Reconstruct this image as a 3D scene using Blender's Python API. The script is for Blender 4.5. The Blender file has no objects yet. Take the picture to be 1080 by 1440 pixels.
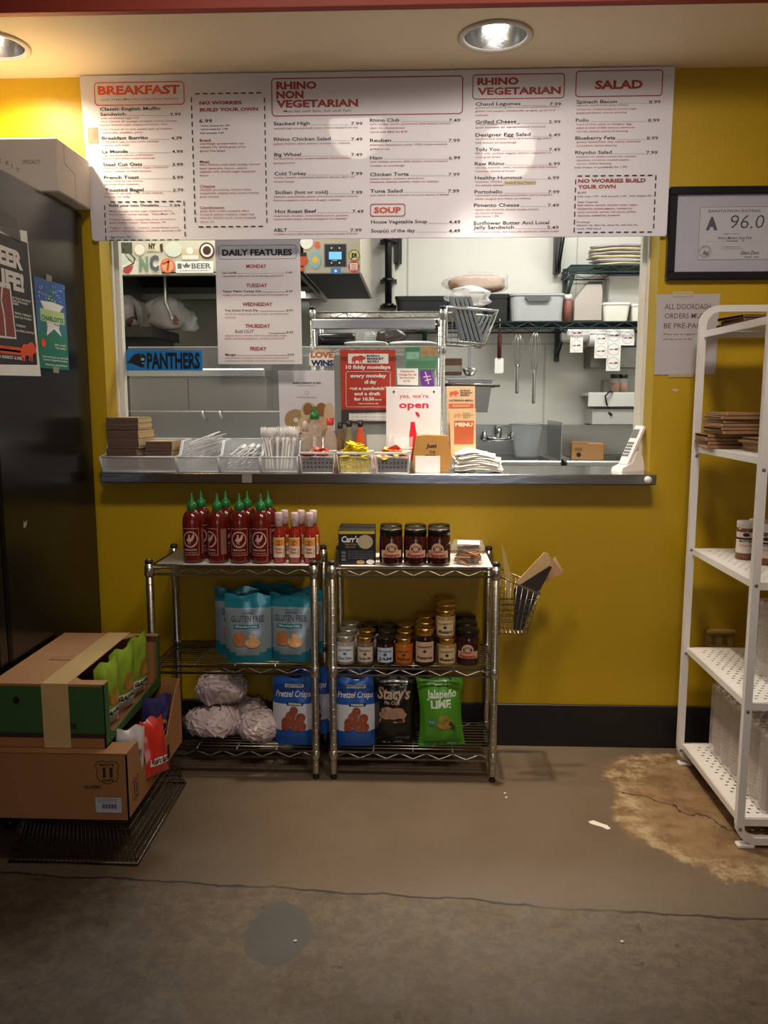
import bpy, math, random
from mathutils import Vector, Matrix, Euler
R = math.radians
rnd = random.Random(7)
scene = bpy.context.scene
C = scene.collection

# ------------------------------------------------------------------ camera
CAM_H, PITCH, YAW, FPX = 1.31, 8.0, 2.25, 1140.0
cam_d = bpy.data.cameras.new('camera'); cam = bpy.data.objects.new('camera', cam_d); C.objects.link(cam)
cam.location = (0, 0, CAM_H); cam.rotation_euler = (R(90-PITCH), 0, R(YAW))
cam_d.sensor_fit = 'HORIZONTAL'; cam_d.sensor_width = 36.0; cam_d.lens = 36.0*FPX/1080.0
cam_d.clip_start = 0.02; cam_d.clip_end = 60
scene.camera = cam
scene.view_settings.view_transform = 'Standard'; scene.view_settings.look = 'None'
scene.view_settings.gamma = 1; scene.view_settings.use_curve_mapping = False
scene.view_settings.exposure = 0.0
# ------------------------------------------------------------------ world and lights
wd = bpy.data.worlds.new('world'); scene.world = wd; wd.use_nodes = True
wd.node_tree.nodes['Background'].inputs[0].default_value = (0.9, 0.85, 0.8, 1)
wd.node_tree.nodes['Background'].inputs[1].default_value = 0.05
def area(name, loc, size, power, col, rot=(0,0,0), sy=None, spread=180):
    l = bpy.data.lights.new(name, 'AREA'); l.energy = power; l.color = col; l.size = size
    if sy: l.shape = 'RECTANGLE'; l.size_y = sy
    l.spread = R(spread)
    o = bpy.data.objects.new(name, l); o.location = loc; o.rotation_euler = rot; C.objects.link(o); return o
def spot(name, loc, power, col, ang=100, blend=.6, size=.05, rot=(0,0,0)):
    l = bpy.data.lights.new(name, 'SPOT'); l.energy = power; l.color = col; l.spot_size = R(ang); l.spot_blend = blend
    l.shadow_soft_size = size
    o = bpy.data.objects.new(name, l); o.location = loc; o.rotation_euler = rot; C.objects.link(o); return o
def aim(a, b): return (Vector(b)-Vector(a)).to_track_quat('-Z', 'Y').to_euler()
for a, b, e in (((-.34, 1.15, 2.78), (-.45, 2.93, 1.3), 56), ((.50, 1.15, 2.66), (.58, 2.93, 1.0), 88)):
    spot('track_spotlight', a, e, (1,.87,.74), 96, 1., .15, aim(a, b))
area('room_ceiling_light', (.6, -1.4, 2.85), .5, 5, (1,.88,.74))
area('front_window_daylight', (.5, -2.9, 1.4), 1.5, 15, (.82,.87,1), (R(92),0,0), 1.4)
area('kitchen_fluorescent', (.7, 4.1, 2.72), 1.2, 36, (1,1,.95), sy=.3)
area('kitchen_fluorescent', (-1.0, 3.75, 2.72), .9, 20, (1,1,.95), sy=.3)
spot('can_lamp_glow', (.238, 2.69, 2.42), 190, (1,.86,.68), 60, 1., .035)
spot('can_lamp_glow', (-1.345, 2.70, 2.42), 62, (1,.82,.56), 155, .9, .04)

# ------------------------------------------------------------------ pixel -> point on a plane
_p, _y = R(PITCH), R(YAW)
_F = Vector((-math.sin(_y)*math.cos(_p), math.cos(_y)*math.cos(_p), -math.sin(_p)))
_R = Vector((math.cos(_y), math.sin(_y), 0)); _U = _R.cross(_F)
_O = Vector((0, 0, CAM_H))
def _ray(px, py): return _R*((px-540)/FPX) + _U*((720-py)/FPX) + _F
def atY(px, py, Y): d = _ray(px, py); return _O + d*(Y/d.y)
def atZ(px, py, Z): d = _ray(px, py); return _O + d*((Z-CAM_H)/d.z)
def atX(px, py, X): d = _ray(px, py); return _O + d*(X/d.x)

# ------------------------------------------------------------------ materials
def lin(h):
    h = h.lstrip('#'); v = [int(h[i:i+2], 16)/255 for i in (0, 2, 4)]
    return tuple((c/12.92 if c <= .04045 else ((c+.055)/1.055)**2.4) for c in v)
_M = {}
def mat(name, col, rough=.5, metal=0., var=.0, scale=20., bump=0., bscale=None, alpha=1., trans=0., emit=None, estr=0., coat=0., spec=None, ior=None, stretch=None):
    if name in _M: return _M[name]
    m = bpy.data.materials.new(name); m.use_nodes = True; nt = m.node_tree; N = nt.nodes; L = nt.links
    b = N['Principled BSDF']
    c = lin(col) if isinstance(col, str) else col
    b.inputs['Base Color'].default_value = (*c, 1); b.inputs['Roughness'].default_value = rough
    b.inputs['Metallic'].default_value = metal; b.inputs['Alpha'].default_value = alpha
    b.inputs['Transmission Weight'].default_value = trans; b.inputs['Coat Weight'].default_value = coat
    if spec is not None: b.inputs['Specular IOR Level'].default_value = spec
    if ior: b.inputs['IOR'].default_value = ior
    if emit: b.inputs['Emission Color'].default_value = (*(lin(emit) if isinstance(emit, str) else emit), 1); b.inputs['Emission Strength'].default_value = estr
    if var or bump:
        tc = N.new('ShaderNodeTexCoord'); mp = N.new('ShaderNodeMapping'); L.new(tc.outputs['Object'], mp.inputs[0])
        if stretch: mp.inputs['Scale'].default_value = stretch
    if var:
        n = N.new('ShaderNodeTexNoise'); n.inputs['Scale'].default_value = scale; n.inputs['Detail'].default_value = 5
        L.new(mp.outputs[0], n.inputs['Vector'])
        mx = N.new('ShaderNodeMix'); mx.data_type = 'RGBA'; L.new(n.outputs['Fac'], mx.inputs[0])
        mx.inputs[6].default_value = (*[max(0, x*(1-var)) for x in c], 1); mx.inputs[7].default_value = (*[min(1, x*(1+var)) for x in c], 1)
        L.new(mx.outputs[2], b.inputs['Base Color'])
    if bump:
        n2 = N.new('ShaderNodeTexNoise'); n2.inputs['Scale'].default_value = bscale or scale; n2.inputs['Detail'].default_value = 3
        L.new(mp.outputs[0], n2.inputs['Vector'])
        bp = N.new('ShaderNodeBump'); bp.inputs['Strength'].default_value = bump; bp.inputs['Distance'].default_value = .01
        L.new(n2.outputs['Fac'], bp.inputs['Height']); L.new(bp.outputs[0], b.inputs['Normal'])
    _M[name] = m; return m
def P(name, col, rough=.55, **k): return mat(name, col, rough, var=k.pop('var', .04), scale=k.pop('scale', 25), **k)

# ------------------------------------------------------------------ mesh builder
class MB:
    def __init__(s): s.v = []; s.f = []; s.m = []; s.s = []
    def add(s, vs, fs, mi=0, sm=False):
        o = len(s.v); s.v += [tuple(v) for v in vs]; s.f += [tuple(i+o for i in f) for f in fs]
        s.m += [mi]*len(fs); s.s += [sm]*len(fs); return s
    def box(s, x0, x1, y0, y1, z0, z1, mi=0, b=0.):
        if b <= 0:
            v = [(x, y, z) for z in (z0, z1) for y in (y0, y1) for x in (x0, x1)]
            return s.add(v, [(0,2,3,1),(4,5,7,6),(0,1,5,4),(2,6,7,3),(0,4,6,2),(1,3,7,5)], mi)
        X, Y, Z = (x0, x1), (y0, y1), (z0, z1); v = []; ix = {}
        for i in (0,1):
            for j in (0,1):
                for k in (0,1):
                    p = (X[i], Y[j], Z[k]); q = (b*(1-2*i), b*(1-2*j), b*(1-2*k))
                    for a in range(3):
                        w = [p[t]+(q[t] if t != a else 0) for t in range(3)]
                        ix[(i,j,k,a)] = len(v); v.append(tuple(w))
        f = []
        for i in (0,1):
            q = [ix[(i,0,0,0)], ix[(i,1,0,0)], ix[(i,1,1,0)], ix[(i,0,1,0)]]; f.append(q if i else q[::-1])
            q = [ix[(0,i,0,1)], ix[(1,i,0,1)], ix[(1,i,1,1)], ix[(0,i,1,1)]]; f.append(q[::-1] if i else q)
            q = [ix[(0,0,i,2)], ix[(1,0,i,2)], ix[(1,1,i,2)], ix[(0,1,i,2)]]; f.append(q if i else q[::-1])
        for i in (0,1):
            for j in (0,1):
                q = [ix[(i,j,0,0)], ix[(i,j,1,0)], ix[(i,j,1,1)], ix[(i,j,0,1)]]; f.append(q if (i^j) else q[::-1])
                q = [ix[(i,0,j,0)], ix[(i,1,j,0)], ix[(i,1,j,2)], ix[(i,0,j,2)]]; f.append(q[::-1] if (i^j) else q)
                q = [ix[(0,i,j,1)], ix[(1,i,j,1)], ix[(1,i,j,2)], ix[(0,i,j,2)]]; f.append(q if (i^j) else q[::-1])
                for k in (0,1):
                    q = [ix[(i,j,k,0)], ix[(i,j,k,1)], ix[(i,j,k,2)]]; f.append(q if (i+j+k)%2 else q[::-1])
        return s.add(v, f, mi)
    def tube(s, pts, r, n=6, mi=0, closed=False, caps=True):
        pts = [Vector(p) for p in pts]; k = len(pts); vs = []; prev = None
        rr = r if isinstance(r, (list, tuple)) else [r]*k
        for i, p in enumerate(pts):
            a = pts[i-1] if (i or closed) else p; b = pts[(i+1) % k] if (i < k-1 or closed) else p
            t = (b-a); t = t.normalized() if t.length > 1e-9 else Vector((0,0,1))
            if prev is None:
                u = t.cross(Vector((0,0,1)))
                if u.length < .05: u = t.cross(Vector((0,1,0)))
            else: u = prev - t*prev.dot(t)
            u.normalize(); prev = u; w = t.cross(u)
            sc = 1.
            if 0 < i < k-1 or closed:
                d1 = (p-a).normalized(); sc = 1/max(.6, abs(d1.dot(t)))
            for j in range(n):
                an = 2*math.pi*(j+.5)/n; vs.append(p+(u*math.cos(an)+w*math.sin(an))*rr[i]*sc)
        f = []
        for i in range(k if closed else k-1):
            for j in range(n):
                a = i*n+j; b = i*n+(j+1) % n; c = ((i+1) % k)*n+(j+1) % n; d = ((i+1) % k)*n+j
                f.append((a, d, c, b))
        if caps and not closed: f.append(tuple(range(n))); f.append(tuple(range((k-1)*n, k*n))[::-1])
        return s.add(vs, f, mi, True)
    def lathe(s, prof, n=20, c=(0,0,0), mi=0, sm=True, mis=None, sx=1, sy=1, cap=True):
        vs = []; k = len(prof)
        for r, z in prof:
            for j in range(n):
                a = 2*math.pi*j/n; vs.append((c[0]+r*sx*math.cos(a), c[1]+r*sy*math.sin(a), c[2]+z))
        for i in range(k-1):
            fs = [(i*n+j, i*n+(j+1) % n, (i+1)*n+(j+1) % n, (i+1)*n+j) for j in range(n)]
            o = len(s.v)
            s.f += [tuple(q+o for q in f) for f in fs]; s.m += [mis[i] if mis else mi]*n; s.s += [sm]*n
        o = len(s.v); s.v += vs
        if cap and prof[0][0] > 1e-5: s.f.append(tuple(o+j for j in range(n))[::-1]); s.m.append(mis[0] if mis else mi); s.s.append(False)
        if cap and prof[-1][0] > 1e-5: s.f.append(tuple(o+(k-1)*n+j for j in range(n))); s.m.append(mis[-1] if mis else mi); s.s.append(False)
        return s
    def prism(s, poly, a0, a1, axis='y', mi=0):
        n = len(poly); g = {'y': lambda p, a: (p[0], a, p[1]), 'x': lambda p, a: (a, p[0], p[1]), 'z': lambda p, a: (p[0], p[1], a)}[axis]
        vs = [g(p, a0) for p in poly]+[g(p, a1) for p in poly]
        f = [tuple(range(n)), tuple(range(n, 2*n))[::-1]]+[(i, n+i, n+(i+1) % n, (i+1) % n) for i in range(n)]
        return s.add(vs, f, mi)
    def perf(s, x0, x1, y0, y1, nx, ny, rx, ry, t=0., mi=0, stag=0., g=None):
        """plate with a grid of real holes; t = thickness"""
        g = g or (lambda a, b, c: (a, b, c)); dx, dy = (x1-x0)/nx, (y1-y0)/ny
        for i in range(nx):
            for j in range(ny):
                ax, ay = x0+i*dx, y0+j*dy; cx = ax+dx/2+(stag if j % 2 else -stag)*dx; cy = ay+dy/2
                o = [(ax,ay),(ax+dx/2,ay),(ax+dx,ay),(ax+dx,ay+dy/2),(ax+dx,ay+dy),(ax+dx/2,ay+dy),(ax,ay+dy),(ax,ay+dy/2)]
                h = [(cx+rx*math.cos(R(225+45*k)), cy+ry*math.sin(R(225+45*k))) for k in range(8)]
                v = [g(a, b, 0) for a, b in o]+[g(a, b, 0) for a, b in h]+[g(a, b, -t) for a, b in h]+[g(a, b, -t) for a, b in o]
                f = [(k, (k+1) % 8, 8+(k+1) % 8, 8+k) for k in range(8)]
                if t: f += [(8+k, 8+(k+1) % 8, 16+(k+1) % 8, 16+k) for k in range(8)]+[(24+(k+1) % 8, 24+k, 16+k, 16+(k+1) % 8) for k in range(8)]
                s.add(v, f, mi)
        return s
    def xf(s, M, start=0):
        for i in range(start, len(s.v)): s.v[i] = tuple(M @ Vector(s.v[i]))
        return s
    def mesh(s, name, mats):
        me = bpy.data.meshes.new(name); me.from_pydata(s.v, [], s.f)
        for m in (mats if isinstance(mats, (list, tuple)) else [mats]): me.materials.append(m)
        me.polygons.foreach_set('material_index', s.m); me.polygons.foreach_set('use_smooth', s.s); me.update(); return me
def obj(name, mb, mats, parent=None, label=None, kind=None, loc=None, rot=None):
    o = bpy.data.objects.new(name, mb.mesh(name, mats) if isinstance(mb, MB) else mb); C.objects.link(o)
    if parent: o.parent = parent
    if label: o['label'] = label
    if kind: o['kind'] = kind
    if loc is not None: o.location = loc
    if rot is not None: o.rotation_euler = rot
    return o
def tag(o, label, cat, group=None, kind=None):
    o['label'] = label; o['category'] = cat
    if group: o['group'] = group
    if kind: o['kind'] = kind
    return o
def thing(name, label, cat, loc=(0,0,0), rot=0, group=None):
    o = bpy.data.objects.new(name, None); C.objects.link(o); o.location = loc; o.empty_display_size = .05
    o.rotation_euler = rot if isinstance(rot, (tuple, list)) else (0, 0, rot)
    return tag(o, label, cat, group)
def struct(name, mb, m, parent=None, loc=None): return obj(name, mb, m, parent, kind='structure' if parent is None else None, loc=loc)
def dup(root, loc, rot=None, label=None, group=None, scale=None):
    r = root.copy(); C.objects.link(r); r.location = loc
    if rot is not None: r.rotation_euler = rot if isinstance(rot, (tuple, list)) else (0, 0, rot)
    if scale is not None: r.scale = scale if isinstance(scale, (tuple, list)) else (scale,)*3
    if label: r['label'] = label
    if group: r['group'] = group
    for ch in [o for o in C.objects if o.parent == root]:
        c = ch.copy(); C.objects.link(c); c.parent = r
        for g in [o for o in C.objects if o.parent == ch]:
            d = g.copy(); C.objects.link(d); d.parent = c
    return r
def rrect(x0, x1, z0, z1, r, n=4):
    p = []
    for cx, cz, a in ((x1-r, z1-r, 0), (x0+r, z1-r, 90), (x0+r, z0+r, 180), (x1-r, z0+r, 270)):
        p += [(cx+r*math.cos(R(a+90*k/n)), cz+r*math.sin(R(a+90*k/n))) for k in range(n+1)]
    return p

# ------------------------------------------------------------------ lettering
_tob = None; _tcache = {}
def glyphs(s, bold=0., shear=0.):
    global _tob
    key = (s, bold, shear)
    if key in _tcache: return _tcache[key]
    if _tob is None:
        cu = bpy.data.curves.new('t', 'FONT'); cu.resolution_u = 2; cu.fill_mode = 'FRONT'; _tob = bpy.data.objects.new('t', cu)
    cu = _tob.data; cu.body = s; cu.offset = bold; cu.shear = shear
    me = _tob.to_mesh(); v = [tuple(x.co[:2]) for x in me.vertices]; f = [tuple(p.vertices) for p in me.polygons]; _tob.to_mesh_clear()
    x0 = min([a[0] for a in v] or [0]); x1 = max([a[0] for a in v] or [1])
    CAP = .69
    _tcache[key] = ([((a-x0)/CAP, b/CAP) for a, b in v], f, (x1-x0)/CAP); return _tcache[key]
class Print:
    """flat print on a surface: u to the right, v up, facing -Y; warp(u,v,e) bends it onto a curved surface"""
    def __init__(s, parent, m=None, warp=None, y=0., eps=.0003, e0=1):
        s.parent = parent; s.map = m or (lambda a, b: (a, b)); s.L = {}; s.order = []; s.eps = eps; s.e0 = e0
        s.w = warp or (lambda u, v, e: (u, y-e, v))
    def _add(s, pts, fs, name, m, raw=False):
        k = (name, m.name)
        if k not in s.L: s.L[k] = (MB(), m, len(s.order)); s.order.append(k)
        mb, _, l = s.L[k]; e = s.eps*(l+s.e0)
        mb.add([s.w(u, v, e) for u, v in pts], fs)
    def poly(s, pts, name, m): pts = [s.map(*p) for p in pts]; s._add(pts, [tuple(range(len(pts)))], name, m)
    def rect(s, x0, x1, z0, z1, name, m, nx=1, nz=1):
        a = s.map(x0, z0); b = s.map(x1, z1); pts = []; 
        for j in range(nz+1):
            for i in range(nx+1): pts.append((a[0]+(b[0]-a[0])*i/nx, a[1]+(b[1]-a[1])*j/nz))
        s._add(pts, [(j*(nx+1)+i, j*(nx+1)+i+1, (j+1)*(nx+1)+i+1, (j+1)*(nx+1)+i) for j in range(nz) for i in range(nx)], name, m)
    def disc(s, x, z, rx, rz, name, m, n=20, r0=0., rings=1):
        a = s.map(x, z); b = s.map(x+rx, z); c = s.map(x, z+rz); rx = abs(b[0]-a[0]); rz = abs(c[1]-a[1])
        pts = []; fs = []
        R0 = [r0+(1-r0)*k/rings for k in range(rings+1)]
        for q in R0:
            for k in range(n): pts.append((a[0]+rx*q*math.cos(2*math.pi*k/n), a[1]+rz*q*math.sin(2*math.pi*k/n)))
        for q in range(rings): fs += [(q*n+k, (q+1)*n+k, (q+1)*n+(k+1) % n, q*n+(k+1) % n) for k in range(n)]
        s._add(pts, fs, name, m)
    def line(s, pts, w, name, m, closed=False):
        P_ = [Vector(s.map(*p)) for p in pts]; n = len(P_)
        for i in range(n if closed else n-1):
            a, b = P_[i], P_[(i+1) % n]; d = b-a
            if d.length < 1e-7: continue
            d.normalize(); q = Vector((-d.y, d.x))*w/2; e = d*w*.3
            s._add([tuple(a-q-e), tuple(b-q+e), tuple(b+q+e), tuple(a+q-e)], [(0,1,2,3)], name, m)
    def frame(s, x0, x1, z0, z1, r, w, name, m):
        a = s.map(x0, z0); b = s.map(x1, z1); mp = s.map; s.map = lambda p, q: (p, q)
        s.line(rrect(min(a[0],b[0]), max(a[0],b[0]), min(a[1],b[1]), max(a[1],b[1]), r), w, name, m, True); s.map = mp
    def dash(s, x0, x1, z0, z1, w, L, G, name, m):
        a = s.map(x0, z0); b = s.map(x1, z1); mp = s.map; s.map = lambda p, q: (p, q)
        c = [(a[0],a[1]),(b[0],a[1]),(b[0],b[1]),(a[0],b[1])]
        for i in range(4):
            p, q = Vector(c[i]), Vector(c[(i+1) % 4]); d = (q-p).length; t = G; u = (q-p).normalized()
            while t+L*.8 < d: s.line([tuple(p+u*t), tuple(p+u*min(d, t+L))], w, name, m); t += L+G
        s.map = mp
    def text(s, t, x0, y, h, x1=None, name='lettering', m=None, bold=0., shear=0., align='l', rot=0.):
        """x0,y = left end of the baseline (map units), h = capital height, x1 = right end to stretch to"""
        if not t.strip(): return
        a = s.map(x0, y); c = s.map(x0, y+h if s.map(0,1)[1] > s.map(0,0)[1] else y-h); H = abs(c[1]-a[1])
        v, f, w = glyphs(t, bold*1.2+.006, shear)
        sx = H
        if x1 is not None: b = s.map(x1, y); sx = (b[0]-a[0])/w
        ox = a[0] if align == 'l' else a[0]-w*sx/2
        cr, sr = math.cos(rot), math.sin(rot)
        s._add([(ox+(p[0]*sx*cr-p[1]*H*sr), a[1]+(p[0]*sx*sr+p[1]*H*cr)) for p in v], f, name, m)
    def done(s, labels={}):
        out = []
        for k in s.order:
            mb, m, l = s.L[k]; o = obj(k[0], mb, m, s.parent)
            if k[0] in labels: o['label'] = labels[k[0]]
            if len(mb.f) > 1: o['kind'] = 'stuff'
            out.append(o)
        return out
RHINO = [(0,.30),(.02,.50),(.06,.66),(.14,.78),(.24,.82),(.34,.78),(.44,.80),(.54,.88),(.66,.90),(.74,.84),(.78,.92),(.80,.82),(.86,.74),(.90,.62),(.955,.78),(1.0,.86),(.985,.66),(.96,.50),(.92,.40),(.86,.36),(.80,.38),(.76,.30),(.745,.12),(.75,.0),(.66,.0),(.655,.20),(.62,.28),(.60,.10),(.60,.02),(.52,.02),(.50,.26),(.38,.30),(.30,.28),(.27,.12),(.27,.0),(.19,.0),(.175,.16),(.13,.22),(.12,.06),(.12,.02),(.04,.02),(.05,.20),(.03,.28)]
def rhino(pr, x0, x1, z0, z1, m, name='rhino_logo', flip=False):
    pr.poly([((x0+(x1-x0)*((1-a) if flip else a)), z0+(z1-z0)*b) for a, b in RHINO], name, m)
# ================================================================== MATERIALS IN USE
W = 2.96                      # front face of the yellow wall
STEEL = mat('brushed_steel', '#b9b9b6', .32, 1., var=.08, scale=6, bump=.05, bscale=60, stretch=(1,1,12))
STEEL2 = mat('dull_steel', '#8f8d88', .42, .9, var=.12, scale=4, bump=.04, bscale=40)
CHROME = mat('chrome_wire', '#c2bfb8', .22, 1., var=.06, scale=30)
COUNTER = mat('counter_steel', '#b4b5b6', .17, 1., var=.10, scale=3, bump=.03, bscale=12, stretch=(1,1,4))
DGREEN = mat('green_epoxy_wire', '#1d3534', .45, 0., var=.15, scale=30)
BLACKP = mat('black_plastic', '#131315', .4, var=.1, scale=20)
WHITEP = P('white_plastic', '#e9e7e1', .4)
PAPER = P('white_paper', '#efeeea', .75)
KRAFT = mat('kraft_paper', '#a98455', .85, var=.12, scale=18, bump=.15, bscale=60)
KRAFTD = mat('brown_napkin_paper', '#83644d', .9, var=.12, scale=30, bump=.15, bscale=80)
CARD = mat('corrugated_cardboard', '#a87a4c', .85, var=.08, scale=12, bump=.06, bscale=90)
RED = P('red_ink', '#a8341f', .5); BLK = P('black_ink', '#17171c', .5); ORANGE = P('orange_ink', '#bf4220', .5)
FADED = P('faded_red_ink', '#a5514c', .6); GREYT = P('grey_ink', '#6a6a70', .6)
CLEAR = mat('clear_plastic_sheet', '#e6ecea', .08, alpha=.13, spec=.6)
FILM = mat('clear_film', '#e8e4e4', .12, alpha=.34, bump=.5, bscale=45, spec=.8)
BIN = mat('translucent_bin_plastic', '#f2f4f6', .25, alpha=.40, spec=.6, var=.04, scale=10)
GLASS = mat('clear_glass', '#dfe6e2', .04, alpha=.22, spec=.9)
GOLD = mat('gold_lid_metal', '#c9a252', .28, 1., var=.08, scale=40)
SILVER = mat('silver_lid_metal', '#cfcfcd', .3, .9, var=.05, scale=40)
BLID = mat('black_lid_metal', '#1b1510', .3, .3, var=.05, scale=40)
# yellow wall paint: roller mottling and a few scuffs
def wall_paint(name, col, rough=.42):
    m = mat(name, col, rough, var=.10, scale=2.6, bump=.08, bscale=120); return m
YELLOW = wall_paint('yellow_wall_paint', '#b59408')
CREAM = mat('cream_ceiling_paint', '#efe0c2', .6, var=.04, scale=3, bump=.04, bscale=160)
RUST = mat('rust_red_paint', '#8c2f16', .6, var=.06, scale=4, bump=.04, bscale=100)
KWHITE = mat('kitchen_wall_panel', '#dad8cf', .35, var=.05, scale=3, bump=.05, bscale=90)
BASEB = mat('black_cove_base', '#0e0c0b', .5, var=.2, scale=9)

def floor_mat():
    m = bpy.data.materials.new('stained_concrete'); m.use_nodes = True; nt = m.node_tree; N = nt.nodes; L = nt.links; b = N['Principled BSDF']
    tc = N.new('ShaderNodeTexCoord'); sp = N.new('ShaderNodeSeparateXYZ'); L.new(tc.outputs['Object'], sp.inputs[0])
    def noise(sc, det=6, rough=.6, dist=0.):
        n = N.new('ShaderNodeTexNoise'); n.inputs['Scale'].default_value = sc; n.inputs['Detail'].default_value = det
        n.inputs['Roughness'].default_value = rough; n.inputs['Distortion'].default_value = dist; L.new(tc.outputs['Object'], n.inputs['Vector']); return n.outputs['Fac']
    def mth(op, a, b_=None, c=None, clamp=False):
        n = N.new('ShaderNodeMath'); n.operation = op; n.use_clamp = clamp
        for i, x in enumerate((a, b_, c)):
            if x is None: continue
            if isinstance(x, (int, float)): n.inputs[i].default_value = x
            else: L.new(x, n.inputs[i])
        return n.outputs[0]
    def ramp(x, a, b_, lo=0., hi=1.):
        n = N.new('ShaderNodeMapRange'); n.interpolation_type = 'SMOOTHSTEP'; L.new(x, n.inputs[0])
        for i, v in enumerate((a, b_, lo, hi)): n.inputs[i+1].default_value = v
        return n.outputs[0]
    def mix(f, a, b_):
        n = N.new('ShaderNodeMix'); n.data_type = 'RGBA'
        if isinstance(f, (int, float)): n.inputs[0].default_value = f
        else: L.new(f, n.inputs[0])
        for i, x in ((6, a), (7, b_)):
            if isinstance(x, str): n.inputs[i].default_value = (*lin(x), 1)
            else: L.new(x, n.inputs[i])
        return n.outputs[2]
    X, Y = sp.outputs['X'], sp.outputs['Y']
    # smooth screed beyond the crack, rough speckled slab on the near side
    wob = mth('MULTIPLY', mth('SUBTRACT', noise(2.2, 4), .5), .10)
    wob2 = mth('MULTIPLY', mth('SUBTRACT', noise(30, 2), .5), .012)
    d = mth('ADD', mth('SUBTRACT', Y, 1.985), mth('ADD', wob, wob2))
    d = mth('ADD', d, mth('MULTIPLY', X, .06))
    near = ramp(d, .012, -.012)
    crack = mth('MULTIPLY', ramp(mth('ABSOLUTE', d), .006, .0025), ramp(noise(3.2, 2), .30, .5))
    smooth = mix(noise(2.0, 5), '#584a3b', '#6d5c48')
    sm2 = mix(ramp(noise(45, 6, .8), .45, .75), smooth, '#5c4e3d')
    rough = mix(ramp(noise(24, 8, .8), .40, .62), '#534637', '#6b5b46')
    spots = ramp(noise(20, 3, .5, .4), .66, .72)
    rough = mix(mth('MULTIPLY', spots, .65), rough, '#33291f')
    rough = mix(ramp(noise(60, 4, .7), .68, .78), rough, '#7c6d58')
    rough = mix(mth('MULTIPLY', ramp(noise(1.1, 3), .48, .66), .25), rough, '#4a3d30')
    col = mix(near, sm2, rough)
    # worn tan area with a crack beside the white shelf
    ex = mth('SUBTRACT', X, .98); ey = mth('SUBTRACT', Y, 2.5)
    dd = mth('ADD', mth('MULTIPLY', mth('MULTIPLY', ex, ex), 4.2), mth('MULTIPLY', mth('MULTIPLY', ey, ey), 2.6))
    dd = mth('ADD', mth('SQRT', dd), mth('MULTIPLY', mth('SUBTRACT', noise(5, 7, .7), .5), .62))
    worn = ramp(dd, .74, .66)
    rim = mth('MULTIPLY', worn, ramp(dd, .42, .62))
    tan = mix(ramp(noise(9, 6, .7), .35, .65), '#6a4f33', '#8a6f4e')
    tan = mix(mth('MULTIPLY', rim, ramp(noise(16, 7, .75), .42, .62)), tan, '#a5926f')
    col = mix(worn, col, tan)
    ck = ramp(mth('ABSOLUTE', mth('ADD', mth('ADD', mth('SUBTRACT', Y, 2.52), mth('MULTIPLY', mth('SUBTRACT', X, .80), .9)), mth('MULTIPLY', mth('SUBTRACT', noise(7, 4), .5), .3))), .008, .003)
    crack2 = mth('MULTIPLY', ck, worn)
    # grey patch of filler
    px_ = mth('SUBTRACT', X, -.33); py_ = mth('SUBTRACT', Y, 1.83)
    pd = mth('ADD', mth('SQRT', mth('ADD', mth('MULTIPLY', mth('MULTIPLY', px_, px_), 2.6), mth('MULTIPLY', py_, py_))), mth('MULTIPLY', mth('SUBTRACT', noise(9, 4), .5), .10))
    col = mix(mth('MULTIPLY', ramp(pd, .125, .118), .9), col, '#49453f')
    dark = mth('MAXIMUM', crack, crack2)
    col = mix(mth('MULTIPLY', dark, .85), col, '#1d160f')
    L.new(col, b.inputs['Base Color'])
    b.inputs['Roughness'].default_value = .6
    rg = ramp(noise(6, 4), .3, .7, .48, .68); L.new(rg, b.inputs['Roughness'])
    h = mth('SUBTRACT', mth('MULTIPLY', noise(70, 6, .8), mth('ADD', mth('MULTIPLY', near, .6), .25)), mth('MULTIPLY', dark, 1.2))
    bp = N.new('ShaderNodeBump'); bp.inputs['Strength'].default_value = .35; bp.inputs['Distance'].default_value = .004
    L.new(h, bp.inputs['Height']); L.new(bp.outputs[0], b.inputs['Normal'])
    return m
FLOOR = floor_mat()

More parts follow.
